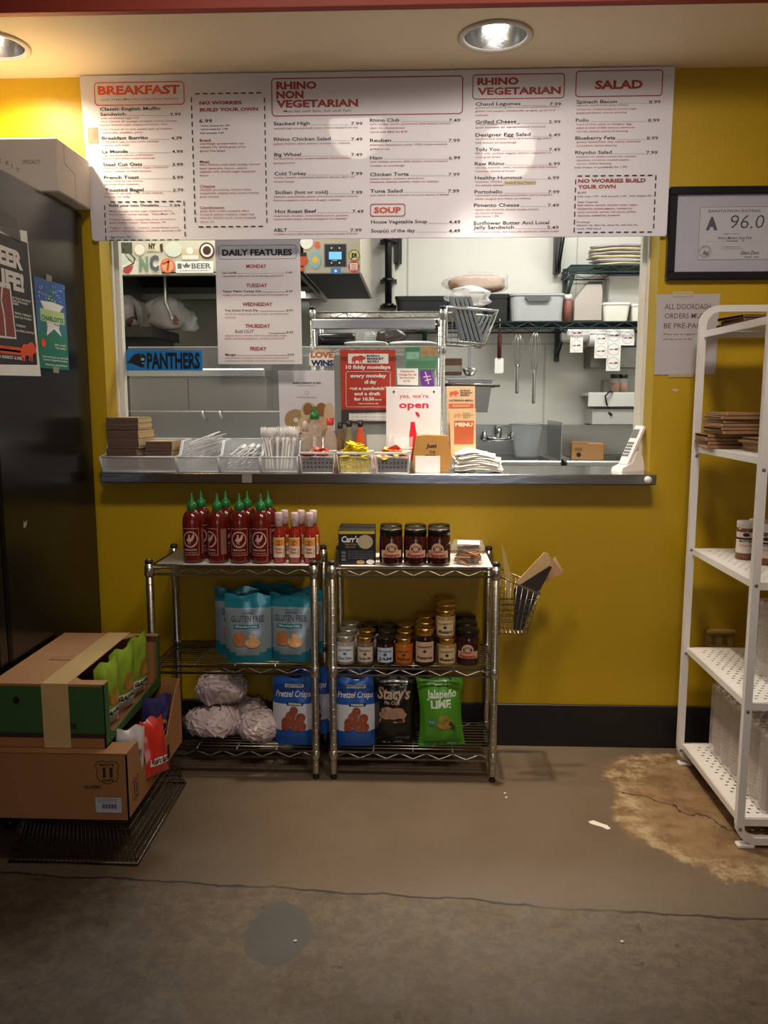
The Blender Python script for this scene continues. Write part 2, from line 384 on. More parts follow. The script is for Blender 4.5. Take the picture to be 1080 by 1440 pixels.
# ================================================================== THE SETTING
XL, XR = -1.135, .8435        # sides of the serving opening
CT = 1.044                    # top of the counter
struct('floor', MB().box(-3.0, 1.62, -3.2, 5.35, -.1, 0), FLOOR)
wf = MB()                      # yellow wall with the opening left in it
wf.box(-2.9, XL, W, W+.13, 0, 2.42).box(XR, 1.5, W, W+.13, 0, 2.42).box(XL, XR, W, W+.13, 0, CT-.04).box(XL, XR, W, W+.13, 2.04, 2.42)
struct('wall_front', wf, YELLOW)
struct('wall_right', MB().box(1.5, 1.6, -3.1, W+.13, 0, 3.0), YELLOW)
struct('wall_left', MB().box(-3.0, -2.9, -3.1, 5.3, 0, 3.0), P('cream_room_wall', '#e6dac2', .7))
struct('wall_back', MB().box(-3.0, 1.6, -3.2, -3.1, 0, 3.0), P('cream_room_wall', '#e6dac2', .7))
def holed_ceiling():
    mb = MB(); cx = [-1.345, .238]; r = .098; y0, y1, z = 2.505, W+.13, 2.415; cy = 2.69
    xs = [-2.9, cx[0]-.2, cx[0]+.2, cx[1]-.2, cx[1]+.2, 1.5]
    for i in (0, 2, 4): mb.box(xs[i], xs[i+1], y0, y1, z, z+.02)
    for c in cx:
        n = 32; o = []; h = []
        for k in range(n):
            a = 2*math.pi*k/n; dx, dy = math.cos(a), math.sin(a)
            t = min(.2/abs(dx) if abs(dx) > 1e-6 else 9, ((y1-cy) if dy > 0 else (cy-y0))/abs(dy) if abs(dy) > 1e-6 else 9)
            o.append((c+dx*t, cy+dy*t)); h.append((c+r*dx, cy+r*dy))
        # square corners
        mb.add([(a, b, z) for a, b in o]+[(a, b, z) for a, b in h], [(k, n+k, n+(k+1) % n, (k+1) % n) for k in range(n)])
        for (sx, sy) in ((c-.2, y0), (c+.2, y0), (c-.2, y1), (c+.2, y1)):
            near = sorted(range(n), key=lambda k: (o[k][0]-sx)**2+(o[k][1]-sy)**2)[:2]; near.sort()
            mb.add([(o[near[0]][0], o[near[0]][1], z), (o[near[1]][0], o[near[1]][1], z), (sx, sy, z)], [(0, 1, 2)])
    mb.box(-2.9, 1.5, y0, y1, z+.16, z+.18)
    return mb
struct('ceiling', holed_ceiling(), CREAM)
struct('trim_1', MB().box(-2.9, 1.5, 2.477, 2.505, 2.413, 3.0, b=.002), RUST)       # red face of the dropped soffit
struct('ceiling_room', MB().box(-2.9, 1.5, -3.1, 2.477, 2.95, 3.0), RUST)
struct('baseboard_front', MB().box(-1.9, 1.5, W-.012, W, 0, .165, b=.003), BASEB)
struct('trim_2', MB().box(XL, XL+.022, W+.13, W+.16, CT-.04, 2.04).box(XL, XL+.006, W+.105, W+.13, CT, 2.04), P('white_corner_trim', '#dcd8cc', .5))
struct('trim_3', MB().box(XR-.022, XR, W+.13, W+.16, CT-.04, 2.04).box(XR-.006, XR, W+.105, W+.13, CT, 2.04), P('white_corner_trim', '#dcd8cc', .5))
# kitchen shell
KY = 5.2
struct('wall_kitchen_back', MB().box(-2.9, 1.6, KY, KY+.1, 0, 2.8), KWHITE)
kf = MB(); kf.box(-2.9, XL, W+.131, W+.14, 0, 2.76).box(XR, 1.5, W+.131, W+.14, 0, 2.76).box(XL, XR, W+.131, W+.14, 0, CT-.05).box(XL, XR, W+.131, W+.14, 2.04, 2.76)
struct('wall_kitchen_front', kf, KWHITE)
struct('wall_kitchen_right', MB().box(1.5, 1.6, W+.13, KY, 0, 2.8), KWHITE)
struct('ceiling_kitchen', MB().box(-2.9, 1.5, W+.18, KY, 2.76, 2.8), P('white_ceiling_tile', '#d5d4cc', .8))
struct('trim_4', MB().box(-2.9, 1.5, KY-.004, KY, 1.64, 1.65).box(.80, .81, KY-.004, KY, .0, 1.64).box(-.06, -.05, KY-.004, KY, 1.65, 2.76).box(.98,.988,KY-.004,KY,1.65,2.76), P('panel_joint_strip', '#bdbbb2', .4))

# recessed ceiling lights
def can_light(x, label):
    t = thing('recessed_light', label, 'ceiling light', (x, 2.69, 2.415), group='recessed can lights in the soffit')
    o = MB().lathe([(.098, .0), (.114, -.001), (.116, -.005), (.108, -.009), (.098, -.007), (.096, .0)], 36, cap=False)
    obj('trim_ring', o, P('cream_trim_ring', '#d8cfc0', .4), t)
    rf = MB(); prof = [(.097, -.004), (.094, .02), (.083, .06), (.066, .09), (.045, .104), (.0, .106)]
    rf.lathe(prof, 36, cap=False); obj('reflector', rf, mat('mirror_reflector', '#d9dde2', .18, 1., var=.03, bump=.1, bscale=30), t)
    bl = MB().lathe([(.0, .022), (.022, .025), (.034, .036), (.036, .052), (.028, .078), (.02, .104)], 20)
    obj('bulb', bl, mat('lit_bulb', '#ffffff', .4, emit=(1, .90, .76), estr=9), t)
can_light(.238, 'round recessed light above the red vegetarian menu heading')
can_light(-1.345, 'round recessed light cut off by left picture edge above white cartons')
# ================================================================== COUNTER, MENU BOARDS, SIGNS ON THE WALL
t = thing('serving_counter', 'long stainless steel serving counter under the menu board', 'counter', (0, 2.865, CT))
obj('worktop', MB().box(XL, XR, 0, .37, -.036, 0, b=.003).box(XL, XR, .0, .02, -.037, -.0365), COUNTER, t)
obj('end_cap', MB().lathe([(.0, 0), (.013, .0), (.013, .004), (.0, .005)], 16).xf(Matrix.Translation((XR-.03, -.0, -.018)) @ Matrix.Rotation(R(90), 4, 'X')), WHITEP, t)
tag(obj('reflection_patch', MB().box(-.62, -.585, 0, .0006, -.034, -.004), P('painted_reflection', '#8f8b7e', .5), loc=(0, 2.8642, CT)), 'short pale painted reflection on the counter edge under the spoon bin', 'tape')  # pale strip added to paint a reflection on the steel edge

BY = W-.022
def pxmap(Y, org, k=(0, 0, 1)):
    return lambda a, b: ((lambda p: (p.x-org[0], p.z-org[2]))(atY(k[0]+a*k[2], k[1]+b*k[2], Y)))
mb_ = thing('menu_board', 'wide white menu board with red headings above the serving window', 'menu board', (0, BY, 0))
obj('panel', MB().prism([(-1.168, 2.412), (-1.150, 1.869), (-1.143, 1.862), (-.2, 1.864), (.856, 1.864), (.860, 1.870), (.862, 2.412)][::-1], 0, .008), mat('glossy_white_board', '#dad8e0', .42, var=.02, scale=2, coat=.12, bump=.03, bscale=2.5), mb_)
c1 = Print(mb_, pxmap(BY, (0, BY, 0), (110, 90, 280/1080.)))
c1.frame(92, 572, 225, 95, .012, .0035, 'heading_box', ORANGE)
c1.text('BREAKFAST', 107, 166, 44, 552, 'heading', ORANGE, .03)
c1.text('until 11am Mon-Fri, until noon Sat/Sun', 125, 199, 12, 540, 'small_print', FADED)
def item(p, name, x0, xe, price, x1, y, h=17, dots=True):
    p.text(name, x0, y, h, xe, 'dish_names', BLK, .012)
    p.text(price, x1-len(price)*14.5, y, h*.95, x1, 'dish_names', BLK, .008)
    if dots:
        q = xe+8
        while q < x1-len(price)*14.5-8: p.rect(q, q+3, y, y-3.4, 'dish_names', BLK); q += 8.2
def desc(p, x0, rows, m=None, h=9.5):
    for t_, xe, y in rows: p.text(t_, x0, y, h, xe, 'small_print', m or FADED)
c1.text('Classic English Muffin', 118, 254, 17, 446, 'dish_names', BLK, .012)
item(c1, 'Sandwich', 120, 258, '3.99', 557, 282)
desc(c1, 120, [('with scrambled eggs and', 328, 300), ('Your Choice of: sausage, scrapple, turkey sausage,', 538, 318), ('bacon, brown sugar peppered bacon, ham', 485, 336), ('Your Choice of: havarti, pepper jack, provolone,', 512, 360), ('mozzarella, cheddar, swiss', 350, 378)])
item(c1, 'Breakfast Burrito', 128, 380, '4.79', 563, 411)
desc(c1, 128, [('scrambled egg, potato hash, sausage', 438, 427), ('cheese, and salsa', 277, 445)])
item(c1, 'La Monde', 130, 270, '4.99', 567, 484); desc(c1, 132, [('egg, smoked salmon and tomato', 408, 500), ('herbed cream cheese toasted sourdough', 416, 517)])
item(c1, 'Steel Cut Oats', 134, 348, '3.99', 569, 554); desc(c1, 136, [('choice of, raisins, brown sugar, cinnamon', 487, 568), ('honey, walnuts or fresh bananas', 396, 587)])
item(c1, 'French Toast', 140, 330, '5.99', 570, 624); desc(c1, 142, [('toast made by the French', 350, 640), ('seasonal fruit compote', 330, 657)])
item(c1, 'Toasted Bagel', 146, 355, '2.79', 571, 692); desc(c1, 144, [('choice of spreads, with cream cheese,', 462, 706), ('butter or jelly', 282, 725)])
c1.dash(152, 574, 957, 745, .0038, .014, .012, 'dashed_box', BLK)
item(c1, 'Build your own Omelette', 168, 438, '7.99', 553, 774, 13)
desc(c1, 170, [('Meat: sausage, brown sugar peppered bacon,', 512, 803), ('bacon, ham, turkey sausage   Extra Meat 1.99', 524, 820), ('Cheese: cheddar, mozzarella, swiss, provolone,', 530, 848), ('goat cheese, havarti  Extra Cheese .99', 475, 865), ('Veggies:  spinach,   tomato, caramelized onion,', 550, 893), ('spinach, roasted peppers, artichoke  Avocado 2.49', 557, 910)], FADED, 9)
c1.text('Egg whites .99', 176, 944, 9, 282, 'dish_names', BLK)
c1.dash(636, 1010, 884, 157, .0042, .014, .0125, 'dashed_box', BLK)
DR = P('deep_red_ink', '#962a22', .5)
c1.text('NO WORRIES', 658, 221, 17, 888, 'heading_dark', DR, .028); c1.text('BUILD YOUR OWN', 661, 258, 17, 976, 'heading_dark', DR, .028)
c1.text('6.99', 657, 319, 18, 727, 'dish_names', BLK, .012)
for s_, xe, y in (('*extra cheese for .99', 820, 340), ('*extra meat for 1.99', 812, 359), ('Add avocado 2.49', 790, 380)): c1.text(s_, 660, y, 8.5, xe, 'dish_names', BLK, .01)
for hd, xe, y, rows in (('Bread:', 722, 421, [('sourdough, pumpernickel, rye,', 902, 438), ('ciabatta (V), whole grain, wrap,', 912, 457), ('gluten free bread', 797, 477)]),
    ('Meat:', 715, 537, [('ham, chicken, roast beef, turkey, corned', 984, 552), ('beef, pastrami, bacon, salami,', 918, 572), ('capicola, tofu, brown sugar peppered', 960, 590), ('bacon', 706, 610)]),
    ('Cheese:', 745, 670, [('cheddar, provolone, havarti, swiss,', 940, 688), ('mozzarella, pepper jack, cream cheese,', 984, 706), ('goat cheese', 764, 725)]),
    ('Condiments:', 795, 786, [('garlic aioli, cream mustard, dijon', 928, 803), ('mustard, yellow mustard, mayo, red', 953, 822), ('wine vin, EVOO, ranch, honey mustard,', 966, 840), ('citrus vin', 738, 861)])):
    c1.text(hd, 660, y, 13, xe, 'small_print', DR, .01); c1.rect(660, xe, y+3, y+1.5, 'small_print', DR); desc(c1, 661, rows, DR, 10)
c1.done()
tag(obj('photo_sticker', MB().box(0, .036, -.001, 0, 0, .052), mat('brown_photo_print', '#9a7358', .4, var=.7, scale=60), loc=(-1.148, BY-.0005, 2.19)), 'tiny brown photo stuck at left edge of menu board beside burrito line', 'sticker')
c2 = Print(mb_, pxmap(BY, (0, BY, 0), (370, 90, 300/1080.)))
c2.frame(46, 1011, 264, 60, .012, .0035, 'heading_box', DR)
for s_, xe, y in (('RHINO', 271, 127), ('NON', 205, 174), ('VEGETARIAN', 481, 220)): c2.text(s_, 67, y, 35, xe, 'heading', P('brick_red_ink', '#a2341f', .5), .03)
c2.text('Mon-Sat until 9pm, Sun until 7pm', 105, 246, 12, 446, 'small_print', BLK)
for a in (('Stacked High', 53, 236, '7.99', 503, 311), ('Rhino Chicken Salad', 55, 342, '7.49', 503, 390), ('Big Wheel', 56, 192, '7.49', 503, 468), ('Cold Turkey', 58, 220, '7.99', 503, 564), ('Sicilian (hot or cold)', 60, 330, '7.99', 503, 659), ('Hot Roast Beef', 61, 270, '7.49', 509, 755), ('ABLT', 53, 122, '7.99', 499, 850),
          ('Rhino Club', 540, 690, '7.49', 998, 294), ('Reuben', 541, 648, '7.99', 996, 396), ('Ham', 541, 604, '6.99', 998, 484), ('Chicken Torta', 541, 738, '7.99', 995, 568), ('Tuna Salad', 541, 706, '7.99', 993, 652), ('House Vegetable Soup', 546, 830, '4.49', 998, 808), ('Soup(s) of the day', 546, 770, '4.49', 998, 853)): item(c2, *a)
desc(c2, 54, [('stacked high corned beef, swiss, cream mustard on rye', 480, 331), ('pulled chicken salad, lettuce, tomato on ciabatta', 440, 409), ('hot pastrami, swiss, cream mustard, sliced pickles,', 446, 484), ('pumpernickel', 160, 506), ('turkey, havarti, cucumbers, tomato, lettuce, dijon vin.', 466, 580), ('choice bread', 156, 601), ('capicola, soppressata, salami, provolone, tomato, banana,', 482, 677), ('banana peppers, red wine vinegar, ciabatta', 394, 695), ('roast beef, cheddar, caramelized onions, gruyere', 430, 774), ('horseradish mayo, banana peppers on ciabatta', 424, 790), ('avocado, bacon, bibb lettuce, tomato, mayo, choice of bread', 478, 866)])
desc(c2, 541, [('ham, turkey, bacon, provolone, bibb lettuce, tomato', 950, 310), ('dijon vin, choice bread', 715, 330), ('Get it with BBQ for 8.79', 730, 350), ('pastrami, sauerkraut, swiss, 1000, cream mustard', 930, 415), ('grilled on rye', 640, 436), ('ham, pickles, tomato, bibb lettuce, cream mustard', 932, 500), ('cheddar on sourdough', 716, 520), ('pulled chicken, avocado, provolone,', 815, 586), ('jalapenos, lettuce, tomato, mayo on ciabatta', 888, 602), ('tuna salad, lettuce, tomato on your choice of bread', 940, 669)])
c2.frame(544, 718, 771, 709, .008, .0032, 'heading_box', ORANGE); c2.text('SOUP', 562, 754, 27, 698, 'heading', ORANGE, .03)
c2.done()
c3 = Print(mb_, pxmap(BY, (0, BY, 0), (650, 80, 300/1080.)))
c3.frame(53, 518, 214, 84, .01, .0035, 'heading_box', RED); c3.text('RHINO', 76, 142, 34, 285, 'heading', P('brick_red_ink', '#a2341f'), .03); c3.text('VEGETARIAN', 76, 192, 34, 499, 'heading', P('brick_red_ink', '#a2341f'), .03)
c3.frame(574, 1016, 202, 66, .01, .0035, 'heading_box', RED); c3.text('SALAD', 671, 162, 40, 914, 'heading', P('brick_red_ink', '#a2341f'), .03)
for a in (('Chaud Legumes', 67, 295, '7.99', 500, 248), ('Grilled Cheese', 67, 274, '5.99', 497, 338), ('Designer Egg Salad', 66, 345, '6.49', 496, 404), ('Tofu You', 65, 188, '7.49', 496, 478), ('Raw Rhino', 63, 213, '6.99', 495, 550), ('Healthy Hummus', 63, 302, '6.99', 491, 621), ('Portobello', 62, 203, '7.99', 492, 692), ('Pimento Cheese', 59, 289, '7.49', 490, 760), ('Jelly Sandwich', 57, 262, '5.49', 488, 872),
          ('Spinach Bacon', 578, 783, '8.99', 1003, 237), ('Pollo', 574, 641, '8.99', 998, 330), ('Blueberry Feta', 572, 775, '8.99', 991, 420), ('Rhynho Salad', 571, 757, '7.99', 988, 493)): item(c3, *a)
c3.text('Sunflower Butter And Local', 57, 850, 17, 440, 'dish_names', BLK, .012)
desc(c3, 66, [('grilled portobello, grilled zucchini, caramelized onion', 490, 262), ('grilled red pepper, mozzarella, arugula, garlic aioli', 472, 280), ('ciabatta', 132, 300), ('choice cheese, choice bread', 292, 346), ('caramelized onions, and hard boiled egg salad,', 452, 420), ('bibb lettuce on sourdough', 274, 440), ('BBQ tofu, pickled veggies, lettuce, vegenaise on', 452, 494), ('multi-grain bread', 192, 513), ('carrots, avocado, swiss, tomato, pickled, bibb lettuce,', 482, 566), ('hummus, choice of bread', 264, 584), ('hummus, tomato,', 205, 637), ('on whole wheat', 208, 655), ('marinated and sauteed portobello, onion, peppers', 455, 706), ('swiss, arugula and mayo on ciabatta', 348, 723), ('queen city pimento cheese royale, tomato', 388, 778), ('on choice of bread', 205, 796), ('(add bacon 1.99)', 185, 812), ('sunflower butter and local jelly sandwich, choice bread', 488, 890)])
c3.text('(add tomato or caramelized onions)', 66, 362, 9, 421, 'dish_names', BLK)
c3.rect(212, 374, 648, 626, 'patch_strip', P('yellowed_tape', '#cfc39a', .5)); c3.text('Sweet & Spicy Peppers', 216, 643, 11, 370, 'patch_print', BLK)
desc(c3, 578, [('spinach, mushroom, goat cheese,', 842, 251), ('tomatoes, roasted peppers, brown sugar', 884, 271), ('peppered bacon, cherry dressing', 832, 289), ('fried chicken salad, or designer egg', 855, 347), ('salad on bed of bibb lettuce, tomatoes', 872, 365), ('carrots, onions, choice of dressing', 838, 383), ('greens, blueberries, feta, celery, tomatoes', 902, 436), ('cucumbers, choice dressing', 782, 455), ('balsamic vin, dried cranberries, carrots,', 880, 511), ('tomatoes, croutons, roasted pepper,', 848, 528), ('onions, choice dressing', 754, 546)])
c3.text('(add chicken or portobello for 1.99)', 568, 565, 9.5, 834, 'dish_names', BLK)
c3.dash(566, 980, 890, 600, .0042, .014, .0125, 'dashed_box', BLK)
c3.text('NO WORRIES BUILD', 586, 637, 17, 928, 'heading_dark', DR, .028); c3.text('YOUR OWN', 584, 667, 17, 776, 'heading_dark', DR, .028)
c3.text('8.99', 584, 694, 11, 628, 'small_print', FADED); c3.text('Add meat 1.99   Add avocado 2.49   Add cheese .99', 582, 711, 8.5, 955, 'dish_names', BLK)
desc(c3, 583, [('Salad Toppings:', 688, 740), ('bibb lettuce, spinach, mesclun, swiss, celery,', 888, 756), ('blueberries, banana peppers, roasted red', 858, 774), ('onion, broccoli, carrots, red onions, pickles,', 880, 791), ('tomatoes, cranberries, tomatoes', 797, 808)], DR)
for s_, xe, y in (('Dressings:', 648, 841), ('balsamic vin, dijon vin, citrus vin, red wine vin,', 888, 857), ('ranch, 1000 island', 700, 875)): c3.text(s_, 580, y, 9, xe, 'dish_names', BLK)
c3.done()

# daily features board, hangs below the menu board
DY = 3.02
df = thing('daily_features_board', 'white daily features board hanging in the window under the menu board', 'menu board', (0, DY, 0))
ps = [atY(x, y, DY) for x, y in ((302, 330), (307, 512), (425, 512), (421, 330))]
obj('panel', MB().prism([(p.x, p.z) for p in ps], 0, .006), mat('glossy_white_card', '#dedce2', .25, var=.02, scale=3), df)
d_ = Print(df, pxmap(DY, (0, DY, 0), (150, 330, 280/1080.)))
d_.frame(608, 1027, 133, 56, .009, .002, 'heading_box', GREYT); d_.text('DAILY FEATURES', 627, 113, 31, 1006, 'heading', BLK, .03)
for s_, x0, xe, y in (('MONDAY', 757, 867, 181), ('TUESDAY', 757, 872, 285), ('WEDNESDAY', 736, 900, 387), ('THURSDAY', 752, 888, 505), ('FRIDAY', 778, 868, 628)): d_.text(s_, x0, y, 19, xe, 'day_names', DR, .02)
for s_, x0, xe, pr, x1, y in (('La Lundi', 629, 703, '7.49', 1007, 211), ('Pecan Pesto Turkey Sub', 632, 838, '8.99', 1008, 313), ('Trip Sirloin French Dip', 640, 822, '8.99', 1010, 416), ('Mangia', 643, 703, '8.99', 1016, 656)):
    d_.text(s_, x0, y, 11, xe, 'dish_names', BLK, .01); d_.rect(xe+6, x1-40, y, y-2.4, 'dish_names', BLK); d_.text(pr, x1-35, y, 11, x1, 'dish_names', BLK)
d_.rect(880, 972, 536, 533, 'dish_names', BLK); d_.text('8.99', 975, 535, 11, 1012, 'dish_names', BLK)
d_.text('Sold OUT', 695, 533, 17, 800, 'handwriting', BLK, .0, .2)
desc(d_, 632, [('corned beef, salami, slaw, French dressing, pumpernickel', 960, 229), ('turkey, provolone, pecan pesto, lettuce, EVO on toasted sub', 985, 331)], DR, 9); desc(d_, 642, [('thin sliced roasted tri-tip sirloin, French, caramelized onion', 988, 434), ('provolone, toasted', 700, 452), ('chipotle bacon, tomato, fried tofu, grape jelly, maple', 978, 551), ('aioli, pickled peppers, choice of bread', 962, 567), ('roasted chicken, red peppers, caramelized onions, basil and pesto', 988, 672), ('roasted peppers, fresh herbs, mayonnaise, provolone, lettuce tomato', 1018, 688)], DR, 8)
d_.done()

# framed certificate
FY = W-.03
fr = thing('picture_frame', 'black framed sanitation certificate hanging on the yellow wall', 'picture frame', (0, FY, 0))
c = [atY(x, y, FY) for x, y in ((945, 262), (937, 393))]; fx0, fz1, fz0 = c[0].x-.003, c[0].z, c[1].z; fx1 = 1.35
b_ = .026
obj('frame', MB().box(fx0, fx1, 0, .028, fz1-b_, fz1, b=.003).box(fx0, fx1, 0, .028, fz0, fz0+b_, b=.003).box(fx0, fx0+b_, 0, .028, fz0+b_, fz1-b_, b=.003).box(fx1-b_, fx1, 0, .028, fz0+b_, fz1-b_, b=.003), mat('black_frame', '#15131a', .3, var=.1), fr)
obj('mat_board', MB().box(fx0+b_, fx1-b_, .014, .02, fz0+b_, fz1-b_), P('mat_board', '#b5b2bd', .8), fr)
f_ = Print(fr, pxmap(FY, (0, FY, 0), (910, 240, 170/816.)), y=.014)
f_.rect(345, 1010, 600, 230, 'certificate', P('certificate_paper', '#c2c0c6', .8)); f_.frame(350, 1005, 597, 234, .001, .0018, 'border', GREYT)
SL = P('slate_ink', '#34333c'); f_.text('SANITATION RATING', 422, 276, 17, 776, 'print', GREYT, .02)
f_.text('A', 405, 390, 76, 484, 'print', SL, .05)
f_.text('96.0', 570, 385, 92, 800, 'handwriting', SL, -.01, .12)
for s_, x0, xe, y, h in (('Rhino Market And Deli', 490, 715, 458, 17), ('COMMISSION OF PUBLIC HEALTH', 525, 648, 425, 6), ('October   19', 545, 665, 474, 12), ('This establishment is inspected and graded', 505, 650, 526, 6), ('in accordance with the rules governing', 518, 640, 512, 6)): f_.text(s_, x0, y, h, xe, 'print', SL)
f_.rect(410, 755, 475, 473, 'print', SL); f_.rect(440, 720, 498, 496, 'print', SL)
f_.text('Glenn Deen', 640, 562, 26, 765, 'handwriting', SL, .0, .4); f_.text('REHS 1204', 670, 584, 10, 765, 'print', SL)
f_.disc(400, 543, 42, 42, 'seal', GREYT, 28, .93); f_.disc(400, 543, 33, 33, 'seal', GREYT, 28, .95); f_.poly([(382,560),(395,530),(410,548),(428,535),(420,570)], 'seal', GREYT)
f_.done()
obj('glazing', MB().box(fx0+b_, fx1-b_, .004, .006, fz0+b_, fz1-b_), mat('picture_glass', '#aab0c8', .02, alpha=.07, spec=.9), fr)

# pre-pay notice
NY = W-.004
no = thing('notice_sheet', 'laminated order pre-pay notice taped beside the window', 'notice', (0, NY, 0))
ps = [atY(x, y, NY) for x, y in ((924, 414), (920, 527), (1006, 526), (1013, 413))]
obj('sheet', MB().prism([(p.x, p.z) for p in ps], 0, .002), mat('laminated_sheet', '#b9b3b4', .18, var=.03, scale=5, coat=.5), no)
n_ = Print(no, pxmap(NY, (0, NY, 0), (910, 240, 170/816.)))
PU = P('purple_grey_ink', '#5c4456', .5)
for s_, x0, xe, y, h in (('ALL DOORDASH', 118, 428, 936, 36), ('ORDERS MUST', 118, 408, 997, 34), ('BE PRE-PAID', 113, 380, 1064, 34), ('Please pay at register before', 112, 400, 1110, 13), ('placing order at deli', 108, 305, 1143, 13)): n_.text(s_, x0, y, h, xe, 'print', PU)
n_.done()
for i, (a, b) in enumerate((((946, 410), (975, 417)), ((940, 524), (975, 530)))):
    p, q = atY(*a, NY-.002), atY(*b, NY-.002)
    obj('tape', MB().box(p.x, q.x, -.003, -.0025, q.z, p.z), mat('clear_tape', '#d8d0b8', .3, alpha=.35), no)
p = atY(949, 549, W-.001); tag(obj('torn_tape', MB().prism([(-.014, 0), (-.006, .007), (.01, .006), (.013, -.002), (.0, -.007)], -.001, 0), P('torn_tape', '#c9a888', .6), loc=p), 'tiny torn scrap of tape on the yellow wall below the notice', 'tape')
# outlet low on the wall behind the white shelf
p = atY(1012, 889, W-.006)
o_ = thing('wall_outlet', 'painted outlet cover low on yellow wall behind the white shelf', 'outlet', p)
obj('cover_plate', MB().box(-.052, .052, -.004, .006, -.06, .012, b=.002).box(-.052, .052, -.022, -.004, .0, .012, b=.002), P('painted_cover', '#a58a48', .5), o_)
obj('socket', MB().box(-.03, -.012, -.0055, -.004, -.045, -.012).box(.008, .028, -.0055, -.004, -.045, -.012), P('socket_face', '#77632e', .5), o_)

# ------------------------------------------------------------------ refrigerator on the left with its posters
FX = -1.185
fg = thing('refrigerator', 'tall glossy black refrigerator standing at left by the yellow wall', 'refrigerator', (FX, 2.2, 0))
BK = mat('black_gloss_enamel', '#131212', .22, var=.1, scale=3, bump=.02, bscale=5)
obj('cabinet_body', MB().box(-.72, 0, .06, .74, .03, 1.96, b=.008), BK, fg)
obj('door', MB().box(-.72, -.005, 0, .055, .08, 1.94, b=.008), BK, fg)
obj('handle', MB().tube([(-.66, 0, .7), (-.66, -.04, .72), (-.66, -.04, 1.3), (-.66, 0, 1.32)], .01), STEEL, [o for o in C.objects if o.parent == fg and o.name.startswith('door')][0])
for sx in (-.66, -.06):
    for sy in (.1, .68): obj('foot', MB().lathe([(.02, 0), (.02, .03)], 12, (sx, sy, 0)), BLACKP, fg)
sc_ = atX(35, 737, FX); tag(obj('paint_fleck', MB().prism([(-.012, -.008), (.0, -.012), (.012, 0), (.014, .012), (.004, .004), (-.006, .01)], 0, .001, 'x'), P('scuffed_paper', '#8f8f8a', .7), loc=(FX, sc_.y, sc_.z)), 'small torn white paper scrap on the black fridge side', 'paper scrap')

def side_map(k=(0, 0, 1), Y0=2.2): return lambda a, b: ((lambda p: (p.y-Y0, p.z))(atX(k[0]+a*k[2], k[1]+b*k[2], FX+.0)))
def sidewarp(u, v, e): return (e+.001, u, v)
KS = (0, 170, 160/591.)
po = thing('event_poster', 'black poster with white border and orange rhino on the fridge side', 'poster', (FX, 2.2, 0))
pp = [atX(x, y, FX) for x, y in ((-30, 313), (37, 325), (57, 529), (-30, 527))]
obj('sheet', MB().prism([(p.y-2.2, p.z) for p in pp], .0002, .0012, 'x'), PAPER, po)
pr = Print(po, side_map(KS), sidewarp, e0=1)
pr.poly([(-60, 560), (139, 634), (192, 1268), (-60, 1265)], 'black_ground', P('poster_black', '#16161a', .4))
pr.poly([(-60, 835), (50, 846), (83, 1134), (-60, 1120)], 'photo_border', PAPER)
pr.poly([(-60, 848), (44, 855), (76, 1124), (-60, 1108)], 'photo', P('dusky_red_photo', '#8c3c40', .5, var=.3, scale=12)); 
pr.line([(8, 862), (2, 930), (18, 1010), (26, 1112)], .007, 'photo_lines', PAPER)
WH = P('white_ink', '#e8e6e2', .6)
pr.text('BEER', -55, 718, 88, 112, 'lettering', WH, .04); pr.text('LIFE!', -36, 845, 88, 120, 'lettering', WH, .04)
for s_, x0, xe, y in (('$3 TACO MONDAY', 60, 156, 922), ('Half off Growler', 62, 140, 938), ('Refills', 62, 92, 952), ('TRIVIA TUESDAY', 70, 160, 1002), ('Starts 7pm, Free Beer', 72, 160, 1020), ('THURSDAY', 78, 130, 1066), ('Live Music, Live Food', 80, 172, 1092)): pr.text(s_, x0, y, 11, xe, 'lettering', WH, .02)
pr.rect(-60, 110, 1186, 1179, 'orange_print', P('bright_orange_ink', '#e5531b')); pr.rect(-60, 110, 1200, 1194, 'orange_print', P('bright_orange_ink', '#e5531b'))
rhino(pr, 102, 186, 1250, 1138, P('bright_orange_ink', '#e5531b')); pr.text('RHINO MARKET & DELI', -50, 1226, 16, 112, 'lettering', WH, .02)
pr.done()


tp = atX(10, 311, FX); tag(obj('packing_tape', MB().prism([(-.12, -.03), (.07, -.045), (.065, .02), (-.12, .035)], .002, .0035, 'x'), mat('dull_clear_tape', '#5a5a55', .3, alpha=.6), loc=(FX, tp.y, tp.z)), 'wide strip of dull tape holding top of the black poster', 'tape')
st = thing('festival_flyer', 'blue and green flyer with white star on the fridge side', 'poster', (FX, 2.2, 0))
pp = [atX(x, y, FX) for x, y in ((47, 388), (90, 401), (97, 521), (56, 517))]
G1 = mat('blue_green_gradient', '#2b6fae', .4); nt = G1.node_tree
tcn = nt.nodes.new('ShaderNodeTexCoord'); sx = nt.nodes.new('ShaderNodeSeparateXYZ'); mr = nt.nodes.new('ShaderNodeMapRange'); mxn = nt.nodes.new('ShaderNodeMix'); mxn.data_type = 'RGBA'
nt.links.new(tcn.outputs['Object'], sx.inputs[0]); nt.links.new(sx.outputs['Z'], mr.inputs[0]); mr.inputs[1].default_value = 1.50; mr.inputs[2].default_value = 1.62
nt.links.new(mr.outputs[0], mxn.inputs[0]); mxn.inputs[6].default_value = (*lin('#1c7a60'), 1); mxn.inputs[7].default_value = (*lin('#2c62b0'), 1); nt.links.new(mxn.outputs[2], nt.nodes['Principled BSDF'].inputs['Base Color'])
obj('sheet', MB().prism([(p.y-2.2, p.z) for p in pp], .0002, .001, 'x'), G1, st)
pr = Print(st, side_map(KS), sidewarp)
